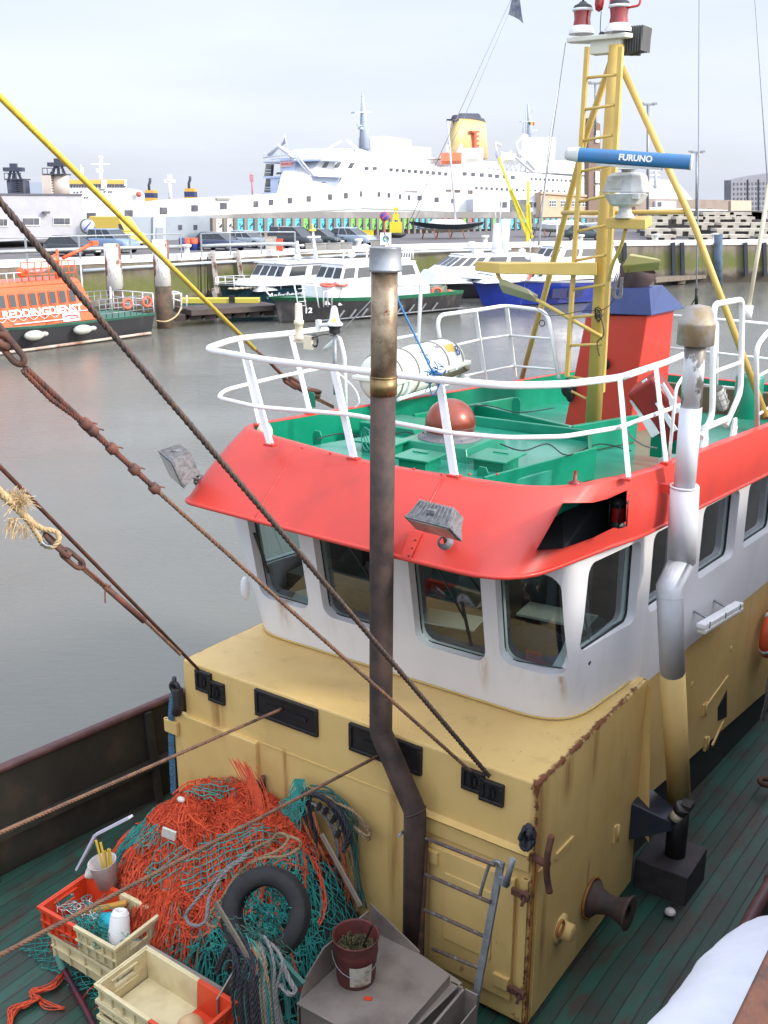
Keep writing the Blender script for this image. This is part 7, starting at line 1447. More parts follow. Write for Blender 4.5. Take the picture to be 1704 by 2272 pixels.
# --- yachts ashore, crane arms, buoy, stacks of concrete
def yacht(name, lab, px0, px1, pyd, pyk, Y0, Y1, m_hull, m_low, mast=None):
    A1_, B1_ = wy(px0, pyd, Y0), wy(px1, pyd, Y1); d = B1_ - A1_; n = Vector((d.y, -d.x, 0)).normalized(); o = thing(name, lab, 'yacht', tuple(A1_)); l0 = A1_; hh = A1_.z - wy(px0, pyk, Y0).z
    for nm, a, b, m_, sc in (('hull', 0, .62, m_hull, 1), ('underbody', .62, 1, m_low, .9)):
        rg = []
        for k in range(13):
            t = k / 12; w_ = (math.sin(math.pi * (t * .88 + .06)) ** .6) * 1.35; c = A1_ + d * t; top_ = c + Vector((0, 0, .25 * (2 * t - 1) ** 2)); z0 = top_.z - hh * a; z1 = top_.z - hh * b * (1 - .35 * abs(2 * t - 1) ** 2)
            w0, w1 = (w_, w_ * .72) if nm == 'hull' else (w_ * .72, .1); sx = d * (.5 - t) * .06
            rg.append([Vector((c.x, c.y, z0)) + n * w0, Vector((c.x, c.y, z1)) + n * w1 + sx, Vector((c.x, c.y, z1)) - n * w1 + sx, Vector((c.x, c.y, z0)) - n * w0])
        mb = MB(l0); mb.loft(rg, cap=True, sm=False); mb.build(nm, m_, o)
    mb = MB(l0); mb.hexa([A1_ + d * t + n * s_ + Vector((0, 0, z)) for z, (ta, tb), w1 in ((.0, (.28, .72), .8), (.45, (.34, .66), .6)) for t, s_ in ((ta, w1), (tb, w1), (tb, -w1), (ta, -w1))]); mb.build('coachroof', shw, o)
    mb = MB(l0)
    for t in (.25, .45, .65):
        for s_ in (-1, 1): p = A1_ + d * t + n * s_ * .9 - Vector((0, 0, hh * .6)); mb.tube([p, Vector((p.x, p.y, QZ)) + n * s_ * .5], .06, 5)
    mb.build('stand', M('stand_rust', (.3, .1, .06), rough=.8) if 'stand_rust' not in MATS else MATS['stand_rust'], o)
    if mast: mb = MB(l0); mb.tube([A1_ + d * mast[0], wy(*mast[1], A1_.y + d.y * mast[0])], .1, 6); mb.build('mast', M('mast_alu', (.55, .57, .6), rough=.4) if 'mast_alu' not in MATS else MATS['mast_alu'], o)
    return o
yacht('sailing_yacht', 'sailing yacht with a black hull propped on stands beside the timber wall', 912, 1070, 497, 516, 106, 110, M('hull_navy', (.012, .02, .03), rough=.3), M('hull_pale', (.55, .5, .42), rough=.6), (.62, (993, 268)))
yacht('sailing_yacht', 'pale grey sailing yacht on stands behind the ladder of the mast', 1150, 1335, 498, 516, 112, 116, M('hull_grey', (.5, .56, .6), rough=.4), M('hull_grey2', (.42, .42, .4), rough=.6))
pq = wy(1246, 540, 104); mb = MB(pq); mb.tube([wy(1195, 545, 96), wy(1222, 290, 96), wy(1242, 180, 96)], [.1, .07, .03], 6); mb.build('aluminium_mast', MATS['mast_alu'], None, label='tall thin pale mast standing left of the trawler ladder', cat='mast')
for i, (a, b, r_) in enumerate((((1106, 350), (1174, 534), .28), ((1172, 402), (1171, 536), .32))):
    Y = 100; p = wy(*b, Y); mb = MB(p); q = wy(*a, Y); mid2 = q.lerp(p, .38); mb.beam(q, mid2, r_ * .7, r_ * .7); mb.beam(mid2, p, r_ * 1.2, r_ * 1.2); mb.beam(mid2 + Vector((.1, -.2, 0)), p + Vector((.35, -.2, .3)), .1, .12); mb.build('crane_arm', M('crane_yellow', (.68, .58, .02), (.55, .45, .03), 2, rough=.5) if 'crane_yellow' not in MATS else MATS['crane_yellow'], None, label=['leaning arm of the yellow boat hoist with a telescoped tip', 'upright arm of the yellow boat hoist'][i], cat='hoist arm', bevel=.03)
Y = 94; p = wy(878, 520, Y); b_ = thing('navigation_buoy', 'yellow lattice-topped buoy standing ashore beside the blue round sign', 'buoy', tuple(p)); mb = MB(p); mb.lathe([(.5, -.3), (.9, -.1), (.95, .1), (.7, .15)], p, n=16); mb.build('float', black, b_); mb = MB(p); mb.box(p + Vector((0, 0, .6)), (1.1, .8, .9)); mb.beam(p + Vector((-.3, 0, 1)), p + Vector((-.05, 0, 2.2)), .1, .1); mb.beam(p + Vector((.3, 0, 1)), p + Vector((.05, 0, 2.2)), .1, .1); mb.box(p + Vector((0, 0, 2.2)), (.4, .2, .25)); mb.box(p + Vector((0, 0, 1.5)), (.55, .2, .5)); mb.build('tower', M('buoy_yellow', (.62, .5, .03), rough=.6), b_)
def sign(px, pyt, pyb, Y, lab, colr, r=.35, pm=None):
    p = wy(px, pyb, Y); o = thing('road_sign', lab, 'sign', tuple(p)); mb = MB(p); t = wy(px, pyt, Y); mb.tube([p, t], .06, 6); mb.build('post', pm or galv, o); mb = MB(p); mb.lathe([(.001, 0), (r, 0), (r, .03), (.001, .031)], t - Vector((0, .1, 0)), (0, -1, 0), 20); mb.build('disc', colr[0], o); mb = MB(p); mb.lathe([(r * .78, 0), (r * .78, .03), (.001, .031)], t - Vector((0, .125, 0)), (0, -1, 0), 20); mb.build('face', colr[1], o); mb = MB(p); c = t - Vector((0, .17, 0)); mb.beam(c + Vector((-r * .5, 0, -r * .5)), c + Vector((r * .5, 0, r * .5)), .03, .1); mb.build('stroke', colr[2], o); return o
sblue = M('sign_blue', (.03, .08, .35)); sred = M('sign_red', (.6, .04, .04)); sw_ = M('sign_white', (.75, .75, .75)); 
sign(853, 480, 555, 88, 'round blue and red no-parking sign on a red and white post', (sred, sblue, sred), .40, sred); sign(195, 502, 530, 84, 'round white sign with a slanting stroke at the corner of the grey building', (galv, sw_, sblue), .62)
p = wy(856, 530, 87); mb = MB(p); mb.box(p, (.9, .05, 1.0)); o = mb.build('square_sign', sw_, None, label='small square white board fixed low on the red sign post', cat='sign'); mb = MB(p); mb.lathe([(.12, .0), (.26, 0), (.26, .02)], p - Vector((0, .04, 0)), (0, -1, 0), 12); mb.build('mark', M('mark_green', (.02, .2, .2)), o)
random.seed(17)
cpile = M('precast_pale', (.5, .46, .38), (.36, .32, .27), .8, rough=.9); cdark = M('gap_shade', (.06, .055, .05), (.1, .09, .08), 1, rough=.9)
rows = [(474, 1560, 1704), (490, 1500, 1704), (505, 1470, 1704), (522, 1455, 1704)]
def beamstack(x0, x1, y, Y, lab):
    p = wy(x0, y, Y); q = wy(x1, y, Y); mb = MB(p); mb.bb((p.x, Y, p.z - .28), (q.x, Y + 2, p.z)); k = 0; x = p.x + .1
    while x < q.x - .8: mb.bb((x, Y - .05, p.z - .75), (x + .6, Y + 1.9, p.z - .28)); x += 1.25
    o = mb.build('concrete_beam', cpile, None, label=lab, cat='concrete beam', group='stacked concrete beams on the right quay'); mb = MB(p); mb.bb((p.x, Y + .3, p.z - .78), (q.x, Y + 1.8, p.z - .3)); mb.build('shadow_void', cdark, o)  # dark box put in for the shade between the beam's feet
n_ = 0
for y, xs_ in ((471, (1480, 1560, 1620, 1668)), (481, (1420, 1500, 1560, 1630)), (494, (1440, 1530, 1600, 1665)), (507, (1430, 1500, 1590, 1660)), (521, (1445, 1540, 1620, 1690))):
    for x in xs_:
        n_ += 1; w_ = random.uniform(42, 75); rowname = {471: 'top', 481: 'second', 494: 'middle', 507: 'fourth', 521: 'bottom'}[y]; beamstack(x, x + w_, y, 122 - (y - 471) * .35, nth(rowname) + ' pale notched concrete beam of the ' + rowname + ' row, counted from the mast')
mb = MB(wy(1600, 530, 125)); a, b = wy(1420, 535, 126), wy(1760, 470, 126); mb.bb((a.x, 125, QZ), (b.x, 128, b.z + .1)); mb.build('rubble_stack', M('stack_dark2', (.10, .095, .09), (.26, .24, .21), .7, .5, .6, rough=.9), None, label='dark mass of stacked precast pieces behind the notched concrete beams', cat='stack')
# --- barrier, railing, bollards, drums, boxes
def barrier(pts, lab, n_post):
    p = [wz(a, b, QZ + .75) for a, b in pts]; o = thing('crash_barrier', lab, 'barrier', (p[0].x, p[0].y, QZ)); l0 = Vector(o.location); mb = MB(l0); mb.tube([q + Vector((0, 0, .0)) for q in p], .13, 6); mb.build('beam', steelb, o); mb = MB(l0); mb.tube([q + Vector((0, 0, .85)) for q in p], .045, 6); mb.build('hand_rail', steelb, o); R = resample(p, n_post - 1)
    for q in R: mb = MB(l0); mb.beam((q.x, q.y, QZ), (q.x, q.y, QZ + 1.6), .1, .12, (0, 1, 0)); mb.build('post', steelb, o)
barrier([(-60, 562), (60, 557), (180, 553), (310, 549), (402, 547)], 'galvanised barrier with a hand rail in front of the cars at the left', 5)
barrier([(447, 546), (520, 543), (590, 541), (655, 541)], 'galvanised barrier with a hand rail in front of the dark estate and silver car', 4)
def bollard(px, py, lab): p = wz(px, py, QZ + .1); mb = MB(p); mb.lathe([(.3, 0), (.22, .1), (.2, .45), (.36, .55), (.36, .68), (.001, .72)], p, n=14); mb.build('mooring_bollard', M('bollard_white', (.75, .74, .7), rough=.6) if 'bollard_white' not in MATS else MATS['bollard_white'], None, label=lab, cat='bollard', group='white bollards along the quay')
for px, py, lab in ((415, 564, 'white mooring bollard right of the second white pile'), (796, 549, 'white mooring bollard below the silver car'), (1076, 540, 'white mooring bollard right of the black-hulled yacht'), (1288, 538, 'white mooring bollard left of the mast ladder'), (1455, 536, 'white mooring bollard just below the radar'), (1585, 534, 'white mooring bollard under the concrete beams')): bollard(px, py, lab)
dr_o, dr_b = M('drum_orange', (.6, .1, .04), rough=.5), M('drum_blue', (.02, .04, .2), rough=.5)
for i, (px, m1, m2, lab) in enumerate(((407, dr_b, dr_b, 'dark blue oil drum beside the shed'), (417, dr_o, dr_b, 'orange-topped blue oil drum, left one of two'), (431, dr_o, dr_b, 'orange-topped blue oil drum, right one of two'))):
    p = wz(px, 555, QZ); o = thing('oil_drum', lab, 'drum', tuple(p), 0, 'oil drums beside the shed'); mb = MB(p); mb.lathe([(.30, 0), (.32, .02), (.32, .5)], p, n=14); mb.build('drum_body', m2, o); mb = MB(p); mb.lathe([(.33, .5), (.33, .95), (.001, .96)], p, n=14); mb.build('drum_top', m1, o)
for px, py, w_, h_, m_, nm, lab in ((601, 556, .85, 1.0, cpile, 'pallet_box', 'beige box behind the barrier beside the orange bin'), (620, 558, .5, .9, dr_o, 'waste_bin', 'small orange bin behind the barrier'), (700, 556, 1.6, .5, concrete, 'concrete_block', 'low concrete block in front of the dark cars'), (735, 555, 1.4, .5, concrete, 'concrete_block', 'middle concrete block of the row before the silver car'), (765, 554, 1.2, .5, concrete, 'concrete_block', 'right concrete block of the row before the silver car'), (838, 550, 1.2, .6, concrete, 'concrete_block', 'concrete block at the foot of the blue and red sign'), (815, 536, 1.2, 1.0, MATS['buoy_yellow'], 'yellow_box', 'yellow grit box left of the sign')):
    p = wz(px, py, QZ); mb = MB(p); mb.bb((p.x - w_ / 2, p.y, QZ), (p.x + w_ / 2, p.y + .5, QZ + h_)); mb.bb((p.x - w_ / 2 - .03, p.y - .03, QZ + h_), (p.x + w_ / 2 + .03, p.y + .53, QZ + h_ + .05)); mb.build(nm, m_, None, label=lab, cat=nm.replace('_', ' '), bevel=.02)
# --- vehicles
tyre_m, rim_m = M('tyre_black', (.02, .02, .02), rough=.8), M('rim_grey', (.4, .41, .43), rough=.4, metal=.6)
headm = M('headlight', (.7, .72, .72), rough=.15, spec=.8)
def vehicle(name, lab, cat, px, py, heading, col, L_=4.2, W=1.7, H=1.45, kind='hatch', Y=None, grp='cars parked along the far quay'):
    p = wz(px, py, QZ) if Y is None else Vector((wy(px, py, Y).x, Y, QZ)); o = thing(name, lab, cat, tuple(p), heading, grp); o.scale = (1.04, 1.04, 1.0); paint = M('paint_' + str(len(MATS)), col, rough=.25, coat=.6, spec=.6)
    bz = .62 * H if kind != 'van' else .55 * H; hl = L_ / 2; sec = [(-hl, .42, bz * .82, .80), (-hl + .08, .25, bz * .96, .94), (-hl + .6, .2, bz, 1), (hl - 1.1, .2, bz * .99, 1), (hl - .35, .22, bz * .86, .96), (hl - .05, .28, bz * .66, .86), (hl, .4, bz * .52, .74)]
    def rg(x, z0, z1, k): w_ = W / 2 * k; return [Vector((x, a, b)) for a, b in ((-w_, z0 + .1), (-w_ * .98, z0), (w_ * .98, z0), (w_, z0 + .1), (w_, (z0 + z1) / 2), (w_ * .97, z1 - .06), (w_ * .9, z1), (-w_ * .9, z1), (-w_ * .97, z1 - .06), (-w_, (z0 + z1) / 2))]
    mb = MB(); mb.loft([rg(*s_) for s_ in sec], cap=True, sm=True); mb.build('body', paint, o)
    if kind == 'hatch': c0, c1, t0, t1 = -hl + .18, hl - 1.05, -hl + .75, hl - 1.95
    elif kind == 'van': c0, c1, t0, t1 = -hl + .05, hl - .75, -hl + .15, hl - 1.5
    else: c0, c1, t0, t1 = -hl + .15, hl - 1.05, -hl + .35, hl - 1.9
    w0, w1 = W * .45, W * .37; z0, z1 = bz - .03, H - .04
    mb = MB(); mb.hexa([Vector(q) for q in ((c0, -w0, z0), (c1, -w0, z0), (c1, w0, z0), (c0, w0, z0), (t0, -w1, z1), (t1, -w1, z1), (t1, w1, z1), (t0, w1, z1))]); mb.build('glazing', glassd if kind != 'van' else paint, o)
    mb = MB(); mb.hexa([Vector(q) for q in ((t0 - .06, -w1 - .02, z1 - .02), (t1 + .06, -w1 - .02, z1 - .02), (t1 + .06, w1 + .02, z1 - .02), (t0 - .06, w1 + .02, z1 - .02), (t0 + .1, -w1 + .06, H + .02), (t1 - .1, -w1 + .06, H + .02), (t1 - .1, w1 - .06, H + .02), (t0 + .1, w1 - .06, H + .02))])
    if kind != 'van':
        for t in (0, .36, .66, 1):
            for sy in (-1, 1): a = Vector((c0 + (c1 - c0) * t, sy * (w0 + .0), z0)); b = Vector((t0 + (t1 - t0) * t, sy * (w1 + .005), z1)); mb.beam(a, b, .07, .03, (0, 1, 0))
    mb.build('roof', paint, o, bevel=.02)
    for x in (-hl + .78, hl - .82):
        for sy in (-1, 1):
            mb = MB(); y = sy * (W / 2 - .09); mb.lathe([(.2, -.1), (.3, -.1), (.32, -.06), (.32, .06), (.3, .1), (.2, .1)], (x, y, .31), (0, 1, 0), 18); wh = mb.build('wheel', tyre_m, o); mb = MB(); mb.lathe([(.001, .085), (.07, .09), (.1, .07), (.2, .09), (.21, .06)], (x, y, .31), (0, sy, 0), 12); mb.build('rim', rim_m, wh)
    for sy in (-1, 1): mb = MB(); mb.hexa([Vector((hl - .34, sy * W * .28, bz * .60)), Vector((hl - .04, sy * W * .26, bz * .56)), Vector((hl - .12, sy * W * .42, bz * .56)), Vector((hl - .4, sy * W * .465, bz * .62)), Vector((hl - .42, sy * W * .28, bz * .84)), Vector((hl - .12, sy * W * .26, bz * .72)), Vector((hl - .17, sy * W * .43, bz * .72)), Vector((hl - .46, sy * W * .465, bz * .84))]); mb.build('headlight', headm, o)
    mb = MB(); mb.box((hl - .01, 0, .42), (.04, .5, .12)); mb.build('number_plate', sw_, o); 
    if kind == 'van':
        mb = MB(); mb.hexa([Vector(q) for q in ((c1 - .55, -w0 - .01, z0 + .1), (c1 - .1, -w0 - .01, z0 + .1), (c1 - .1, w0 + .01, z0 + .1), (c1 - .55, w0 + .01, z0 + .1), (t1 - .1, -w1 - .02, z1 - .25), (t1 + .16, -w1 - .02, z1 - .25), (t1 + .16, w1 + .02, z1 - .25), (t1 - .1, w1 + .02, z1 - .25))]); mb.build('cab_window', glassd, o)
    return o
R = math.radians
vehicle('parked_car', 'black saloon car parked in front of the pale grey building', 'car', 166, 568, R(-28), (.02, .024, .03), 4.4, H=1.42)
vehicle('parked_car', 'light blue people carrier in front of the yellow van', 'car', 252, 560, R(-30), (.16, .24, .38), 4.1, 1.75, 1.75, 'mpv')
vehicle('delivery_van', 'yellow delivery van behind the light blue people carrier', 'van', 262, 547, R(-28), (.66, .45, .05), 4.8, 2.0, 2.5, 'van')
vehicle('parked_car', 'dark blue saloon in front of the shed', 'car', 490, 555, R(-30), (.03, .045, .10), 4.3, H=1.4)
vehicle('parked_car', 'silver-green hatchback right of the dark blue saloon', 'car', 553, 549, R(-32), (.27, .32, .35), 4.0, H=1.38)
vehicle('parked_car', 'black people carrier with its headlights towards the quay', 'car', 655, 552, R(-33), (.02, .025, .03), 4.5, 1.8, 1.75, 'mpv')
vehicle('parked_car', 'dark green car half hidden behind the black people carrier', 'car', 716, 545, R(-33), (.015, .03, .03), 4.1, H=1.4)
vehicle('parked_car', 'silver-blue car at the right end of the parked row', 'car', 780, 544, R(-30), (.25, .31, .38), 4.3, H=1.5)
vehicle('parked_car', 'small dark car behind the mast ladder near the pale yacht', 'car', 1300, 532, R(-20), (.03, .05, .06), 4.0, H=1.4)
# --- quay wall hardware
def qw(px, py, out=.25):   # point on the quay wall face
    best = None
    for i in range(len(qe) - 1):
        A1_ = Vector((qe[i][0], qe[i][1], 0)); B1_ = Vector((qe[i + 1][0], qe[i + 1][1], 0)); d = B1_ - A1_; n = Vector((d.y, -d.x, 0)).normalized(); h = hitp(px, py, A1_, n); t = (h - A1_).dot(d) / d.length_squared
        if -.02 <= t <= 1.02: return h + n * out
    return h + n * out
mb = MB(qw(300, 595)); mb.tube([qw(x, y, .3) for x, y in ((180, 600), (300, 592), (450, 583), (600, 576), (700, 570), (850, 561), (1000, 556), (1130, 553))], .11, 6)
mb.build('wall_pipe', M('pipe_blue_grey', (.5, .55, .6), rough=.5), None, label='pale pipe running along the quay wall below the coping', cat='pipe')
for i, (x0, x1) in enumerate(((465, 472), (520, 530))):
    mb = MB(qw(x0, 640)); mb.beam(qw(x0, 556, .4), qw(x1 + 3, 650, .4), .3, .3, (0, 1, 0)); mb.beam(qw(x0, 640, .45), qw(x1 + 5, 680, .45), .3, .35, (0, 1, 0)); mb.build('fender_post', M('post_whitewash', (.55, .5, .46), (.2, .1, .07), 1.5, .5, .6, rough=.8) if 'post_whitewash' not in MATS else MATS['post_whitewash'], None, label=['whitewashed rusty fender post on the quay wall, left one of two', 'whitewashed rusty fender post on the quay wall, nearer the pilot boats'][i], cat='fender post')
for i, x in enumerate((1352, 1382, 1490, 1510, 1585, 1650, 1692)):
    mb = MB(qw(x, 600)); mb.beam(qw(x, 538, .3), qw(x + (2 if i else 0), 612, .3), .35 if i else .5, .3, (0, 1, 0)); mb.build('fender_post', M('post_dark', (.035, .04, .05), rough=.8) if 'post_dark' not in MATS else MATS['post_dark'], None, label=nth('fp') + ' dark timber fender post on the quay wall, counted from the trawler mast', cat='fender post', group='dark fender posts on the right quay wall')
for i, x in enumerate((441, 456)):
    mb = MB(qw(x, 640)); mb.tube([qw(x, 570, .25), qw(x + 1, 660, .25)], .05, 5); mb.build('ladder_rail', black, None, label=['thin dark ladder rail on the quay wall, the one nearer the white piles', 'thin dark ladder rail on the quay wall, the one nearer the fender posts'][i], cat='ladder', group='ladder rails on the quay wall')
mb = MB(wz(1591, 596, 0)); a = wz(1591, 640, 0); mb.tube([Vector((a.x, 94, -.5)), Vector((a.x, 94, 4.6))], .35, 10)
mb = MB(wy(1560, 540, 92)); mb.cyl(wy(1594, 640, 90), wy(1594, 520, 90), .36, n=12); mb.build('mooring_pile', M('pile_blue', (.08, .12, .17), (.05, .06, .08), 2, rough=.8), None, label='dark blue-grey mooring pile rising in front of the right quay wall', cat='pile')
# white mooring piles at the left
pilem = M('pile_rust', (.12, .07, .045), (.05, .045, .03), 1.2, .4, .6, rough=.85, bump=.2)
for i, (px, pt, pm2, pb) in enumerate(((250, 541, 640, 720), (357, 532, 634, 700))):
    Y = 66 if i == 0 else 66; t = wy(px - 2, pt, Y); o = thing('mooring_pile', ['white-topped rusty mooring pile above the stern of the orange boat', 'white-topped mooring pile with a mossy foot right of the orange boat'][i], 'pile', (t.x, Y, -.5), 0, 'white-topped mooring piles'); l0 = Vector(o.location); zc_ = wy(px, pm2, Y).z; r_ = .53
    mb = MB(l0); mb.cyl((t.x, Y, zc_), (t.x, Y, t.z), r_, r_ * .97, 20); mb.build('pile_top', M('pile_white', (.74, .73, .70), (.2, .09, .06), 1.3, .50, .56, rough=.6, stretch=(1, 1, .35)) if 'pile_white' not in MATS else MATS['pile_white'], o); mb = MB(l0); mb.cyl((t.x, Y, -1), (t.x, Y, zc_), r_ * 1.0, r_ * 1.0, 20); mb.build('pile_foot', pilem, o)
# pontoons
def pontoon(pts, lab, zt=.55, w_=1.2, mat=None):
    mb = MB(wz(*pts[0], 0)); P_ = [wz(a, b, zt) for a, b in pts]; mb.beam(P_[0], P_[1], w_, .35)
    for k in range(7): q = P_[0].lerp(P_[1], k / 6); mb.box(q - Vector((0, 0, .35)), (.7, w_ * .8, .4))
    mb.build('pontoon', mat or wood, None, label=lab, cat='pontoon')
pontoon([(405, 690), (600, 678)], 'dark floating pontoon with tyres beside the dark green pilot boat', .9, 3.0, M('pontoon_dark', (.05, .04, .035), (.09, .06, .05), 1, rough=.8)); pontoon([(1440, 622), (1800, 592)], 'long pale pontoon under the right quay wall', .6, 1.6)
pg = wz(470, 668, 1.2); mb = MB(pg); mb.bb((pg.x - 2.2, pg.y, .8), (pg.x + 3.2, pg.y + 1.2, 1.05)); o = mb.build('painted_raft', MATS['rope_dark_green'], None, label='small yellow and green raft at the pontoon left of the dark green pilot boat', cat='raft'); mb = MB(pg); mb.bb((pg.x - 2.2, pg.y - .02, 1.05), (pg.x + 3.2, pg.y + 1.2, 1.35)); mb.build('yellow_strip', M('raft_yellow', (.5, .42, .06), rough=.7), o); mb = MB(pg); mb.bb((pg.x + 1.2, pg.y - .1, .9), (pg.x + 1.6, pg.y, 1.6)); mb.build('fender_block', black, o)
gfr = wz(400, 690, .8); mb = MB(gfr)
for a, b in (((378, 645), (378, 682)), ((402, 650), (402, 688)), ((414, 655), (414, 680)), ((346, 652), (402, 652)), ((378, 662), (402, 668)), ((385, 645), (385, 685))): mb.tube([wy(*a, 67), wy(*b, 67)], .05, 5)
mb.tube(fillet([wy(378, 685, 67), wy(378, 646, 67), wy(402, 650, 67), wy(402, 688, 67)], .3), .06, 6); mb.build('gangway_rail', white, None, label='white pontoon hand rails right of the second white pile', cat='rail')
mb = MB(wy(380, 700, 65)); mb.tube(smooth([wy(347, 712, 64), wy(370, 713, 64), (wy(392, 700, 65)), wy(402, 682, 66)]), .05, 5); mb.build('mooring_line', manila, None, label='pale mooring line from the orange boat to the pontoon', cat='rope')

# --- workboats
def boat(name, lab, cat, pa, pb, B, fb, hullm, topm, deckm_, bow=1, rake=1.6, sheer=.5, strake=.35):
    """hull between two waterline pixels pa (stern) and pb (bow)"""
    A1_, B1_ = wz(*pa, 0), wz(*pb, 0); d = B1_ - A1_; nn = Vector((d.y, -d.x, 0)).normalized(); nn = -nn if nn.y < 0 else nn; A1_ += nn * B * .42; B1_ += nn * B * .42; L_ = d.length; o = thing(name, lab, cat, (A1_.x, A1_.y, 0), math.atan2(d.y, d.x))
    rg = []; rt2 = []; N_ = 18
    def W(t): return B / 2 * (1 - max(0, (t - .5) / .5) ** 2.2) * (.88 + .12 * min(1, t / .15)) + .03
    for k in range(N_ + 1):
        t = k / N_; x = L_ * t; zt = fb + sheer * max(0, (t - .35) / .65) ** 2; xt = x + rake * max(0, (t - .4) / .6) ** 2; w_ = W(t)
        rg.append([Vector((xt, -w_, zt)), Vector((xt * .4 + x * .6, -w_ * .96, zt - strake * 1.0)), Vector((x, -w_ * .78, .1)), Vector((x * .985, -w_ * .3, -.5)), Vector((x * .985, w_ * .3, -.5)), Vector((x, w_ * .78, .1)), Vector((xt * .4 + x * .6, w_ * .96, zt - strake)), Vector((xt, w_, zt))])
    mb = MB(); mb.loft([[r_[i] for i in (1, 2, 3, 4, 5, 6)] for r_ in rg], closed=False, sm=False); mb.add([rg[0][i] for i in range(8)], [tuple(range(8))]); mb.build('hull', hullm, o)
    mb = MB(); mb.loft([[r_[1] + Vector((0, -.03, 0)), r_[0] + Vector((0, -.05, .02)), r_[0] + Vector((0, .15, .02))] for r_ in rg], closed=False); mb.loft([[r_[7] - Vector((0, .15, -.02)), r_[7] + Vector((0, .05, .02)), r_[6] + Vector((0, .03, 0))] for r_ in rg], closed=False); mb.build('gunwale', topm, o)
    mb = MB(); mb.loft([[r_[0] - Vector((0, 0, .06)), r_[7] - Vector((0, 0, .06))] for r_ in rg], closed=False); mb.build('boat_deck', deckm_, o)
    return o, L_, rg
def cabin(o, x0, x1, hw, z0, z1, rf=.3, rb=.1, ss=.12, mat=None, wins=None, front=0, name='cabin', wm=None, wv=(.45, .88), side=(-1, 1), round_=.04, roofm=None, over=.1, back=0):
    m_ = mat or white; bot = [(x0, -hw), (x1, -hw), (x1, hw), (x0, hw)]; top_ = [(x0 + rb, -hw + ss), (x1 - rf, -hw + ss), (x1 - rf, hw - ss), (x0 + rb, hw - ss)]
    P_ = [Vector((a, b, z0)) for a, b in bot] + [Vector((a, b, z1)) for a, b in top_]; mb = MB(); mb.hexa(P_); c = mb.build(name, m_, o, bevel=round_)
    faces = {-1: [P_[0], P_[1], P_[5], P_[4]], 1: [P_[2], P_[3], P_[7], P_[6]], 'f': [P_[1], P_[2], P_[6], P_[5]], 'b': [P_[3], P_[0], P_[4], P_[7]]}
    for s_ in side:
        for (u0, u1) in (wins or []):
            if s_ == 1: u0, u1 = 1 - u1, 1 - u0
            mb = MB(); face_panel(mb, faces[s_], u0, u1, wv[0], wv[1], .025, .05, .06); mb.build('window', wm or glassd, c)
    for k in range(front): mb = MB(); face_panel(mb, faces['f'], (k + .1) / front, (k + .9) / front, wv[0], wv[1], .025, .05, .06); mb.build('window', wm or glassd, c)
    for k in range(back): mb = MB(); face_panel(mb, faces['b'], (k + .15) / back, (k + .85) / back, wv[0], wv[1], .025, .05, .06); mb.build('window', wm or glassd, c)
    if roofm: mb = MB(); q = top_; mb.hexa([Vector((a + (over if a > (x0 + x1) / 2 else -over), b + math.copysign(over, b), z1 + h)) for h in (0, .08) for a, b in q]); mb.build('cabin_roof', roofm, c, bevel=.02)
    return c
def rails(o, pts, h=.9, n_=10, r=.035, mat=None, mid=1):
    mb = MB(); P_ = [Vector(p) for p in pts]
    for k in range(mid + 1): mb.tube([p + Vector((0, 0, h * (k + 1) / (mid + 1))) for p in P_], r, 5)
    for q in resample(P_, n_): mb.tube([q, q + Vector((0, 0, h))], r, 5)
    mb.build('hand_rail', mat or shb, o)
boatw = M('boat_white', (.74, .75, .77), (.66, .68, .71), .6, rough=.35)
def surveyed(o, y, pyr=620):
    o.rotation_mode = 'XYZ'; Mi = (Matrix.Translation(o.location) @ Matrix.Rotation(o.rotation_euler.z, 4, 'Z')).inverted(); c = Mi @ CAMP
    def f(px, py=pyr, yy=y):
        r = (Mi.to_3x3() @ ray(px, py)); return (c + r * ((yy - c.y) / r.y)).x
    return f
# 1 orange rescue vessel, stern to the right
org = M('rescue_hull_orange', (.72, .12, .03), (.64, .10, .03), .8, rough=.4, coat=.2); hb_ = M('hull_black_worn', (.035, .035, .04), (.09, .085, .08), 1.2, .55, .75, rough=.6, stretch=(1, 1, .4), rust=.66, rscale=1.5)
o, L_, rg = boat('rescue_vessel', 'orange rescue boat with black hull and big white lettering along its cabin', 'boat', (344, 742), (-190, 812), 4.6, 1.55, hb_, M('deck_green_boat', (.05, .17, .12), rough=.6), MATS['deck_green_boat'], rake=1.2, sheer=.5, strake=.16)
PXM = L_ / 534.0   # metres of boat per photo pixel, roughly
bxm = surveyed(o, 1.9, 640)
c = cabin(o, bxm(214), bxm(-110), 1.95, 1.55, 4.05, rf=1.4, rb=.85, ss=.3, mat=org, wins=None, front=4)
P_ = [Vector((bxm(214), 1.95, 1.55)), Vector((bxm(214) + .85, 1.65, 4.05))]
def onside(px, v, out=.03):   # port side (towards the camera, +y because the bow points left)
    x = bxm(px); return Vector((x, 1.95 - .3 * v, 1.55 + 2.5 * v)) + Vector((0, out, 0))
for k, px in enumerate((3, 27, 50, 73, 95, 117, 139, 161)):
    mb = MB(); q = [onside(px + 8, .50), onside(px - 8, .50), onside(px - 8, .86), onside(px + 8, .86)]; q = fillet(q + [q[0], q[1]], .12, 3)[1:-1]; mb.prism(q, (0, .03, 0)); f = mb.build('window', M('frame_orange', (.5, .1, .03), rough=.5) if 'frame_orange' not in MATS else MATS['frame_orange'], c); mb = MB(); q = [onside(px + 6.5, .53, .06), onside(px - 6.5, .53, .06), onside(px - 6.5, .83, .06), onside(px + 6.5, .83, .06)]; mb.prism(q, (0, .02, 0)); mb.build('pane', glassd, f)
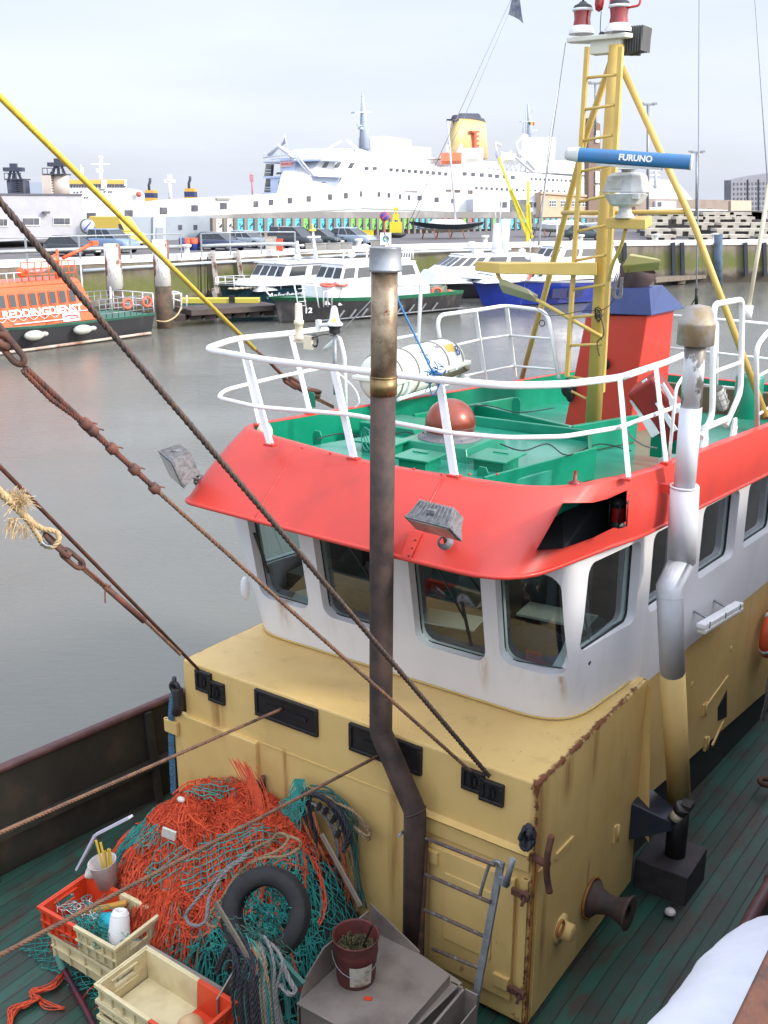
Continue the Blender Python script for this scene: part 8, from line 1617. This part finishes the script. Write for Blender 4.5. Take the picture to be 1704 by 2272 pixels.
a_ = onside(-2, .27, .06); text('REDDINGDIENST', .66, M('letter_white', (.85, .85, .82)), c, a_ , Vector((-1, 0, 0)), Vector((0, -.1, 1)), .015, bold=.018)
mb = MB(); q = [onside(170, .03, .03), onside(132, .03, .03), onside(132, .24, .03), onside(170, .24, .03)]; mb.prism(q, (0, .02, 0)); lg = mb.build('emblem_board', MATS['letter_white'], c)
mb = MB(); mb.tube([onside(166, .14, .07), onside(158, .18, .07), onside(145, .19, .07), onside(136, .15, .07)], .05, 5)
for k in range(5): mb.box(onside(140 + k * 6, .10, .06), (.3, .03, .07))
mb.build('emblem', M('emblem_pink', (.5, .08, .12)), lg)
mb = MB(); mb.tube([onside(190, .27, .08), onside(-60, .27, .1)], .03, 5); mb.tube([onside(145, .10, .12), onside(20, .10, .12)], .04, 5); mb.tube([onside(190, -.02, .1), onside(-80, -.02, .1)], .04, 5)
for k in range(8): a = onside(150 - k * 24, .26, .1); b = onside(128 - k * 24, .26, .1); mb.tube(smooth([a, (a + b) / 2 - Vector((0, 0, .22)), b]), .02, 4)
mb.build('grab_line', boatw, c)
mb = MB(); mb.box(onside(103, .1, .03), (.5, .05, .8)); mb.build('side_vent', MATS['frame_orange'], c)
cabin(o, bxm(195), bxm(-90), 1.3, 4.05, 4.35, rf=.3, rb=.2, mat=org, name='roof_step')
mb = MB(); zt = 4.35
mb.tube([(bxm(165), .6, zt), (bxm(165), .6, zt + 1.9)], .09, 6); mb.tube([(bxm(158), .6, zt), (bxm(158), .6, zt + 1.6)], .07, 6)
mb.tube([(bxm(172), .8, zt + 1.3), (bxm(243), .8, zt + 2.2)], .12, 8); mb.box((bxm(243), .8, zt + 2.2), (.4, .3, .3)); mb.build('davit_arm', org, o)
mb = MB(); mb.sphere((bxm(146), 1.0, zt + 1.2), .36, (1, .8, 1)); mb.sphere((bxm(73), 1.1, zt + .6), .36, (1, .7, 1)); mb.build('rescue_gear', org, o)
mb = MB(); mb.sphere((bxm(100), 1.1, zt + .8), .5, (2, .7, .7)); mb.build('raft_canister', boatw, o)
o.scale.z = .84
rails(o, [(bxm(180), 1.5, zt), (bxm(60), 1.5, zt)], 1.2, 8, .035, org, 2); rails(o, [(bxm(60), 1.5, zt), (bxm(-80), 1.5, zt)], .6, 8, .03, boatw, 0)
rails(o, [(bxm(212), 2.1, 1.55), (bxm(338), 1.9, 1.55)], 1.3, 9, .03, galv, 3); rails(o, [(bxm(212), -2.1, 1.55), (bxm(338), -1.9, 1.55)], 1.4, 9, .03, galv, 3); rails(o, [(bxm(338), 1.9, 1.55), (bxm(338), -1.9, 1.55)], 1.4, 4, .035, boatw, 2)
mb = MB(); mb.tube([(bxm(252), 1.6, 1.55), (bxm(252), 1.6, 3.6)], .05, 5); mb.tube([(bxm(252), 1.6, 3.6), (bxm(272), .5, 1.6)], .04, 5); mb.tube([(bxm(195), 1.4, 1.55), (bxm(195), 1.4, 5.6)], .04, 5); mb.build('stern_davit', boatw, o)
for px in (278, 322): mb = MB(); mb.torus((bxm(px), 1.98, 2.4), .32, .09, (0, 1, 0), 20, 6); mb.build('life_ring', M('ring_red', (.65, .12, .07)) if 'ring_red' not in MATS else MATS['ring_red'], o)
for i, px in enumerate((52, 162)):
    mb = MB(); mb.sphere((bxm(px), 2.45, 1.05), .36, (1.65, 1, .9), 18); mb.sphere((bxm(px + 24), 2.4, 1.05), .18, (1.4, 1, .9), 12) ; mb.build('side_fender', M('fender_grey', (.5, .5, .44), (.4, .4, .35), 2, rough=.6) if 'fender_grey' not in MATS else MATS['fender_grey'], o)
mb = MB(); q = [(bxm(x), 2.12 - .0 * k, z) for k, (x, z) in enumerate(((322, .18), (200, .15), (60, .12), (-100, .12)))]; mb.tube(q, .10, 6); mb.build('boot_line', M('bootline', (.55, .45, .38), (.25, .1, .05), 1, rough=.8), o)
# 2 dark teal pilot boat, bow to the left
hd = M('hull_teal', (.008, .035, .05), (.012, .045, .06), 1, rough=.35)
o, L_, rg = boat('pilot_boat', 'dark teal pilot boat with white cabin and slanting white lettering on its bow', 'boat', (900, 668), (545, 703), 5.0, 2.75, hd, MATS['rope_black'], hd, rake=1.4, sheer=.55, strake=.12)
X2 = surveyed(o, 1.9)
cabin(o, X2(760), X2(575), 1.7, 2.5, 3.6, rf=.6, ss=.25, mat=boatw, name='fore_cabin', wins=None); hp = cabin(o, X2(800), X2(618), 1.9, 3.0, 5.3, rf=1.0, rb=.1, ss=.22, mat=boatw, wins=[(.07, .22), (.28, .43), (.49, .64), (.72, .92)], front=4, wv=(.42, .88), roofm=shb, over=.25)
cabin(o, X2(880), X2(790), 1.9, 2.5, 4.9, rf=.1, ss=.15, mat=boatw, wins=[(.1, .4), (.5, .9)], name='aft_cabin', roofm=shb)
mb = MB(); mb.tube([(X2(700), 0, 5.3), (X2(698), 0, 7.7)], [.2, .1], 6); mb.box((X2(705), 0, 6.6), (2.2, .25, .2)); mb.box((X2(700), 0, 7.2), (1.0, .25, .15)); mb.tube([(X2(738), 0, 5.3), (X2(732), 0, 9.6)], [.16, .06], 6); mb.box((X2(735), 0, 8.1), (1.2, .2, .2)); mb.tube([(X2(742), 0, 5.3), (X2(735), 0, 7.8)], .08, 5); mb.sphere((X2(690), .4, 5.9), .3); mb.tube([(X2(644), .6, 5.3), (X2(644), .6, 6.8)], .03, 5)
for px in (640, 655, 676, 712, 750): mb.sphere((X2(px), .7, 5.45), .22, (1.4, 1, .8), 10)
mb.build('mast', boatw, o); mb = MB(); mb.box((X2(728), .2, 9.3), (.12, .15, .5)); mb.box((X2(728), .2, 8.9), (.6, .2, .2)); mb.build('yellow_light_frame', MATS['buoy_yellow'], o)
rails(o, [(X2(700), 2.3, 2.5), (X2(600), 2.1, 2.7), (X2(545), 1.2, 2.85), (X2(516), .1, 2.95)], 1.2, 7, .035, boatw, 1); rails(o, [(X2(700), -2.3, 2.5), (X2(600), -2.1, 2.7), (X2(545), -1.2, 2.85), (X2(516), -.1, 2.95)], 1.2, 7, .035, boatw, 1)
mb = MB()
for k in range(26): mb.sphere((X2(530 + random.uniform(0, 60)), random.uniform(.3, 1.2), 2.95), random.uniform(.1, .25), (1, 1, .6), 6, m=4)
mb.build('deck_gear', MATS['precast_pale'], o)
o.scale.z = .64
text('Aalscholver', .75, MATS['letter_white'], o, Vector((X2(578), 2.62, 1.9)), Vector((-1, .02, 0)), Vector((0, .08, 1)), .02, shear=.3, bold=.012).data.transform(Matrix.Identity(4))
mb = MB(); mb.tube(smooth([Vector((X2(582), 2.2, 2.7)), Vector((X2(592), 2.7, 1.6)), Vector((X2(608), 2.8, 1.2)), Vector((X2(622), 2.8, 2.0)), Vector((X2(645), 2.6, 2.1))]), .06, 6); mb.build('mooring_line', rope_w, o)
# 3 black and green launch in front, stern to the right
hk3 = M('hull_grey_black', (.03, .028, .03), (.08, .075, .07), 1.5, .5, .7, rough=.6, stretch=(1, 1, .3)); gr3 = M('gunwale_green', (.015, .14, .06), (.03, .18, .09), 1, rough=.5)
o, L_, rg = boat('harbour_launch', 'black hulled launch with green gunwale and white wheelhouse behind the black pipe', 'boat', (1025, 688), (655, 722), 4.4, 2.1, hk3, gr3, gr3, rake=1.0, sheer=.45, strake=.35)
X3 = surveyed(o, 1.6)
cabin(o, X3(820), X3(722), 1.5, 1.6, 3.3, rf=.3, rb=0, ss=.05, mat=boatw, name='fore_cabin'); c = cabin(o, X3(955), X3(748), 1.7, 1.5, 3.35, rf=.5, rb=.15, ss=.1, mat=boatw, name='trunk'); 
cabin(o, X3(940), X3(752), 1.55, 3.3, 5.3, rf=.7, rb=.5, ss=.3, mat=boatw, wins=[(.06, .24), (.34, .56), (.64, .80), (.84, .97)], front=3, wv=(.35, .85), roofm=boatw, over=.05, back=2)
cabin(o, X3(925), X3(800), 1.0, 5.3, 5.7, rf=.5, rb=.1, ss=.1, mat=boatw, name='roof_box')
for px in (772, 815): mb = MB(); mb.lathe([(.001, 0), (.16, 0), (.16, .05)], (X3(px), 1.62, 2.5), (0, 1, 0), 14); mb.build('porthole', black, o)
for px in (730, 760): mb = MB(); mb.torus((X3(px), 1.4, 3.5), .42, .12, (0, .2, 1), 20, 6); mb.build('life_ring', MATS['ring_red'], o)
mb = MB()
for px in (715, 724): mb.tube(fillet([Vector((X3(px) - .2, 1.9, 1.5)), Vector((X3(px) - .2, 1.9, 3.0)), Vector((X3(px) + .15, 1.9, 3.0)), Vector((X3(px) + .15, 1.9, 1.5))], .15), .05, 6)
for a, b in (((655, 1.5), (648, 4.0)), ((672, 1.5), (665, 4.0)), ((700, 1.5), (695, 3.6))): mb.tube([(X3(a[0]), 1.9, a[1]), (X3(b[0]), 1.8, b[1])], .05, 5)
for k in range(6): mb.tube([(X3(655), 1.9, 1.8 + k * .4), (X3(672), 1.9, 1.8 + k * .4)], .03, 4)
mb.tube(fillet([Vector((X3(775), .8, 5.3)), Vector((X3(780), .8, 6.6)), Vector((X3(830), .8, 6.7)), Vector((X3(830), .8, 5.4))], .4), .07, 6); mb.sphere((X3(800), .6, 6.2), .3, (1, 1, 1)); mb.sphere((X3(828), .7, 6.9), .33); mb.tube([(X3(885), .5, 5.6), (X3(875), .5, 8.2), (X3(895), .5, 5.6)], .06, 5)
for k in range(5): mb.tube([(X3(908 + k * 6), .8, 5.5), (X3(912 + k * 5), .8, 6.6)], .05, 5)
mb.build('fittings', boatw, o)
mb = MB(); mb.torus((X3(971), 1.5, 2.1), .38, .13, (.2, 1, 0), 20, 6); mb.build('life_ring', MATS['ring_red'], o); mb = MB(); mb.sphere((X3(1004), 1.3, 1.95), .26); mb.build('round_fender', M('fender_orange', (.5, .13, .06)), o)
mb = MB(); mb.box((X3(985), .8, 2.1), (1.2, 1, 1.0)); mb.tube([(X3(962), 1.2, 2.4), (X3(1000), 1.2, 2.4)], .06, 5); mb.tube([(X3(1005), 1.0, 1.5), (X3(1000), 1.0, 2.8)], .06, 5); mb.build('winch', M('winch_green', (.1, .12, .08), (.4, .38, .32), 1.5, rough=.7), o)
mb = MB()
for k in range(9): a = X3(960 - k * 26); mb.beam((a, 2.16, 1.1), (a + .5, 2.05, .25), .12, .1, (0, 1, 0))
mb.tube([(X3(1020), 2.0, .28), (X3(700), 2.0, .25)], .09, 5); mb.build('rubbing_bar', MATS['wall_pipe'] if 'wall_pipe' in MATS else galv, o)
o.scale.z = .69
text('12', .7, MATS['letter_white'], o, Vector((X3(664), 2.05, 1.1)), Vector((-1, -.08, 0)), Vector((0, .1, 1)), .02, bold=.012)
# 4 blue pilot cutter behind
hb4 = M('hull_royal_blue', (.012, .03, .25), (.015, .04, .30), 1, rough=.3)
o, L_, rg = boat('pilot_cutter', 'royal blue hulled pilot cutter with white superstructure behind the yellow cross arm', 'boat', (1440, 664), (1105, 684), 5.0, 2.2, hb4, boatw, boatw, rake=2.8, sheer=.6, strake=.18)
X4 = surveyed(o, 1.8)
c = cabin(o, X4(1380), X4(1075), 1.8, 2.3, 3.7, rf=1.6, ss=.2, mat=boatw, name='main_cabin'); cabin(o, X4(1375), X4(1230), 1.6, 3.7, 5.4, rf=1.0, rb=.4, ss=.3, mat=boatw, wins=[(.1, .3), (.36, .6), (.66, .9)], front=3, roofm=boatw)
for px in (1180, 1198, 1285): mb = MB(); mb.lathe([(.001, 0), (.17, 0), (.17, .05)], (X4(px), 1.85, 2.9), (0, 1, 0), 12); mb.build('porthole', black, o)
mb = MB(); mb.beam((X4(1172), 1.86, 2.5), (X4(1182), 1.8, 3.5), .25, .05, (0, 1, 0)); mb.build('red_stripe', MATS['ring_red'], o)
mb = MB()
for px in (1215, 1250): mb.prism([(X4(px), 2.42, .7), (X4(px + 32), 2.42, .7), (X4(px + 34), 2.45, 1.6), (X4(px), 2.45, 1.6)], (0, .04, 0))
mb.build('fender_frame', M('frame_navy', (.01, .015, .08), rough=.6), o)
o.scale.z = .80
rails(o, [(X4(1240), 2.35, 2.4), (X4(1150), 2.2, 2.6), (X4(1090), 1.2, 2.8)], 1.0, 8, .03, boatw, 1)
mb = MB(); mb.tube([(X4(1188), 1.0, 5.0), (X4(1186), 1.0, 6.2)], .05, 5); mb.sphere((X4(1205), .6, 4.5), .45, (2, 1, .7)); mb.sphere((X4(1300), .2, 5.8), .35); mb.tube([(X4(1262), 0, 5.4), (X4(1262), 0, 8)], .06, 5); mb.build('fittings', boatw, o)
# 5 white wheelhouse cruiser behind 4
hw5 = M('hull_dark5', (.03, .03, .035), rough=.5)
o, L_, rg = boat('pilot_boat', 'white pilot cruiser with sloping windows behind the launch stern', 'boat', (1250, 655), (975, 665), 4.6, 1.9, hw5, boatw, boatw, rake=1.2, sheer=.3, strake=.15)
X5 = surveyed(o, 1.8)
cabin(o, X5(1200), X5(955), 1.9, 2.0, 3.6, rf=.8, ss=.25, mat=boatw, name='main_cabin'); cabin(o, X5(1195), X5(985), 1.65, 3.6, 5.6, rf=2.0, rb=.3, ss=.35, mat=boatw, wins=[(.04, .32), (.37, .60), (.66, .75), (.78, .87), (.90, .99)], front=3, wv=(.3, .85), roofm=boatw, over=.08)
mb = MB(); mb.tube([(X5(1122), 0, 5.6), (X5(1120), 0, 9.6)], [.55, .3], 6); mb.tube([(X5(1137), 0, 5.6), (X5(1139), 0, 10.2)], .42, 8); mb.box((X5(1120), .3, 6.0), (.8, .6, .4)); mb.tube([(X5(1118), 0, 9.6), (X5(1112), 0, 13)], .05, 5); mb.tube([(X5(1125), 0, 9.6), (X5(1130), 0, 13)], .05, 5); mb.sphere((X5(1062), .3, 6.9), .45); mb.box((X5(1075), .3, 6.0), (.8, .6, .5)); mb.sphere((X5(1172), .5, 6.0), .3); mb.build('mast', boatw, o)
mb = MB(); mb.sphere((X5(1165), .6, 5.1), .55, (1.2, 1, .9)); mb.build('dark_raft', black, o)
o.scale.z = .62
rails(o, [(X5(1200), 2.2, 2.0), (X5(1050), 2.1, 2.1), (X5(970), .9, 2.2)], 1.1, 9, .03, boatw, 1)
# 6 small blue boats at the right pontoon
for i, (pa, pb, lab) in enumerate((((1665, 605), (1618, 612), 'small dark blue open boat moored at the right pontoon, nearer one'), ((1720, 598), (1660, 603), 'small dark blue open boat with a canvas at the right pontoon, behind'))):
    o, L_, rg = boat('rowing_boat', lab, 'boat', pa, pb, 1.9, 1.1, M('boat_blue' + str(i), (.02, .06, .10), rough=.5), MATS['rope_black'], MATS['rope_black'], rake=1.0, sheer=.5, strake=.12)
    cabin(o, .3, L_ * .7, .6, 1.0, 1.5, rf=.5, mat=MATS['wood'] if 'wood' in MATS else wood, name='canvas_cover'); mb = MB(); mb.tube([(L_ * .5, 0, 1), (L_ * .5, 0, 3.4)], .05, 5); mb.box((L_ * .5, 0, 3.4), (.9, .05, .35)); mb.build('sign_pole', boatw, o)
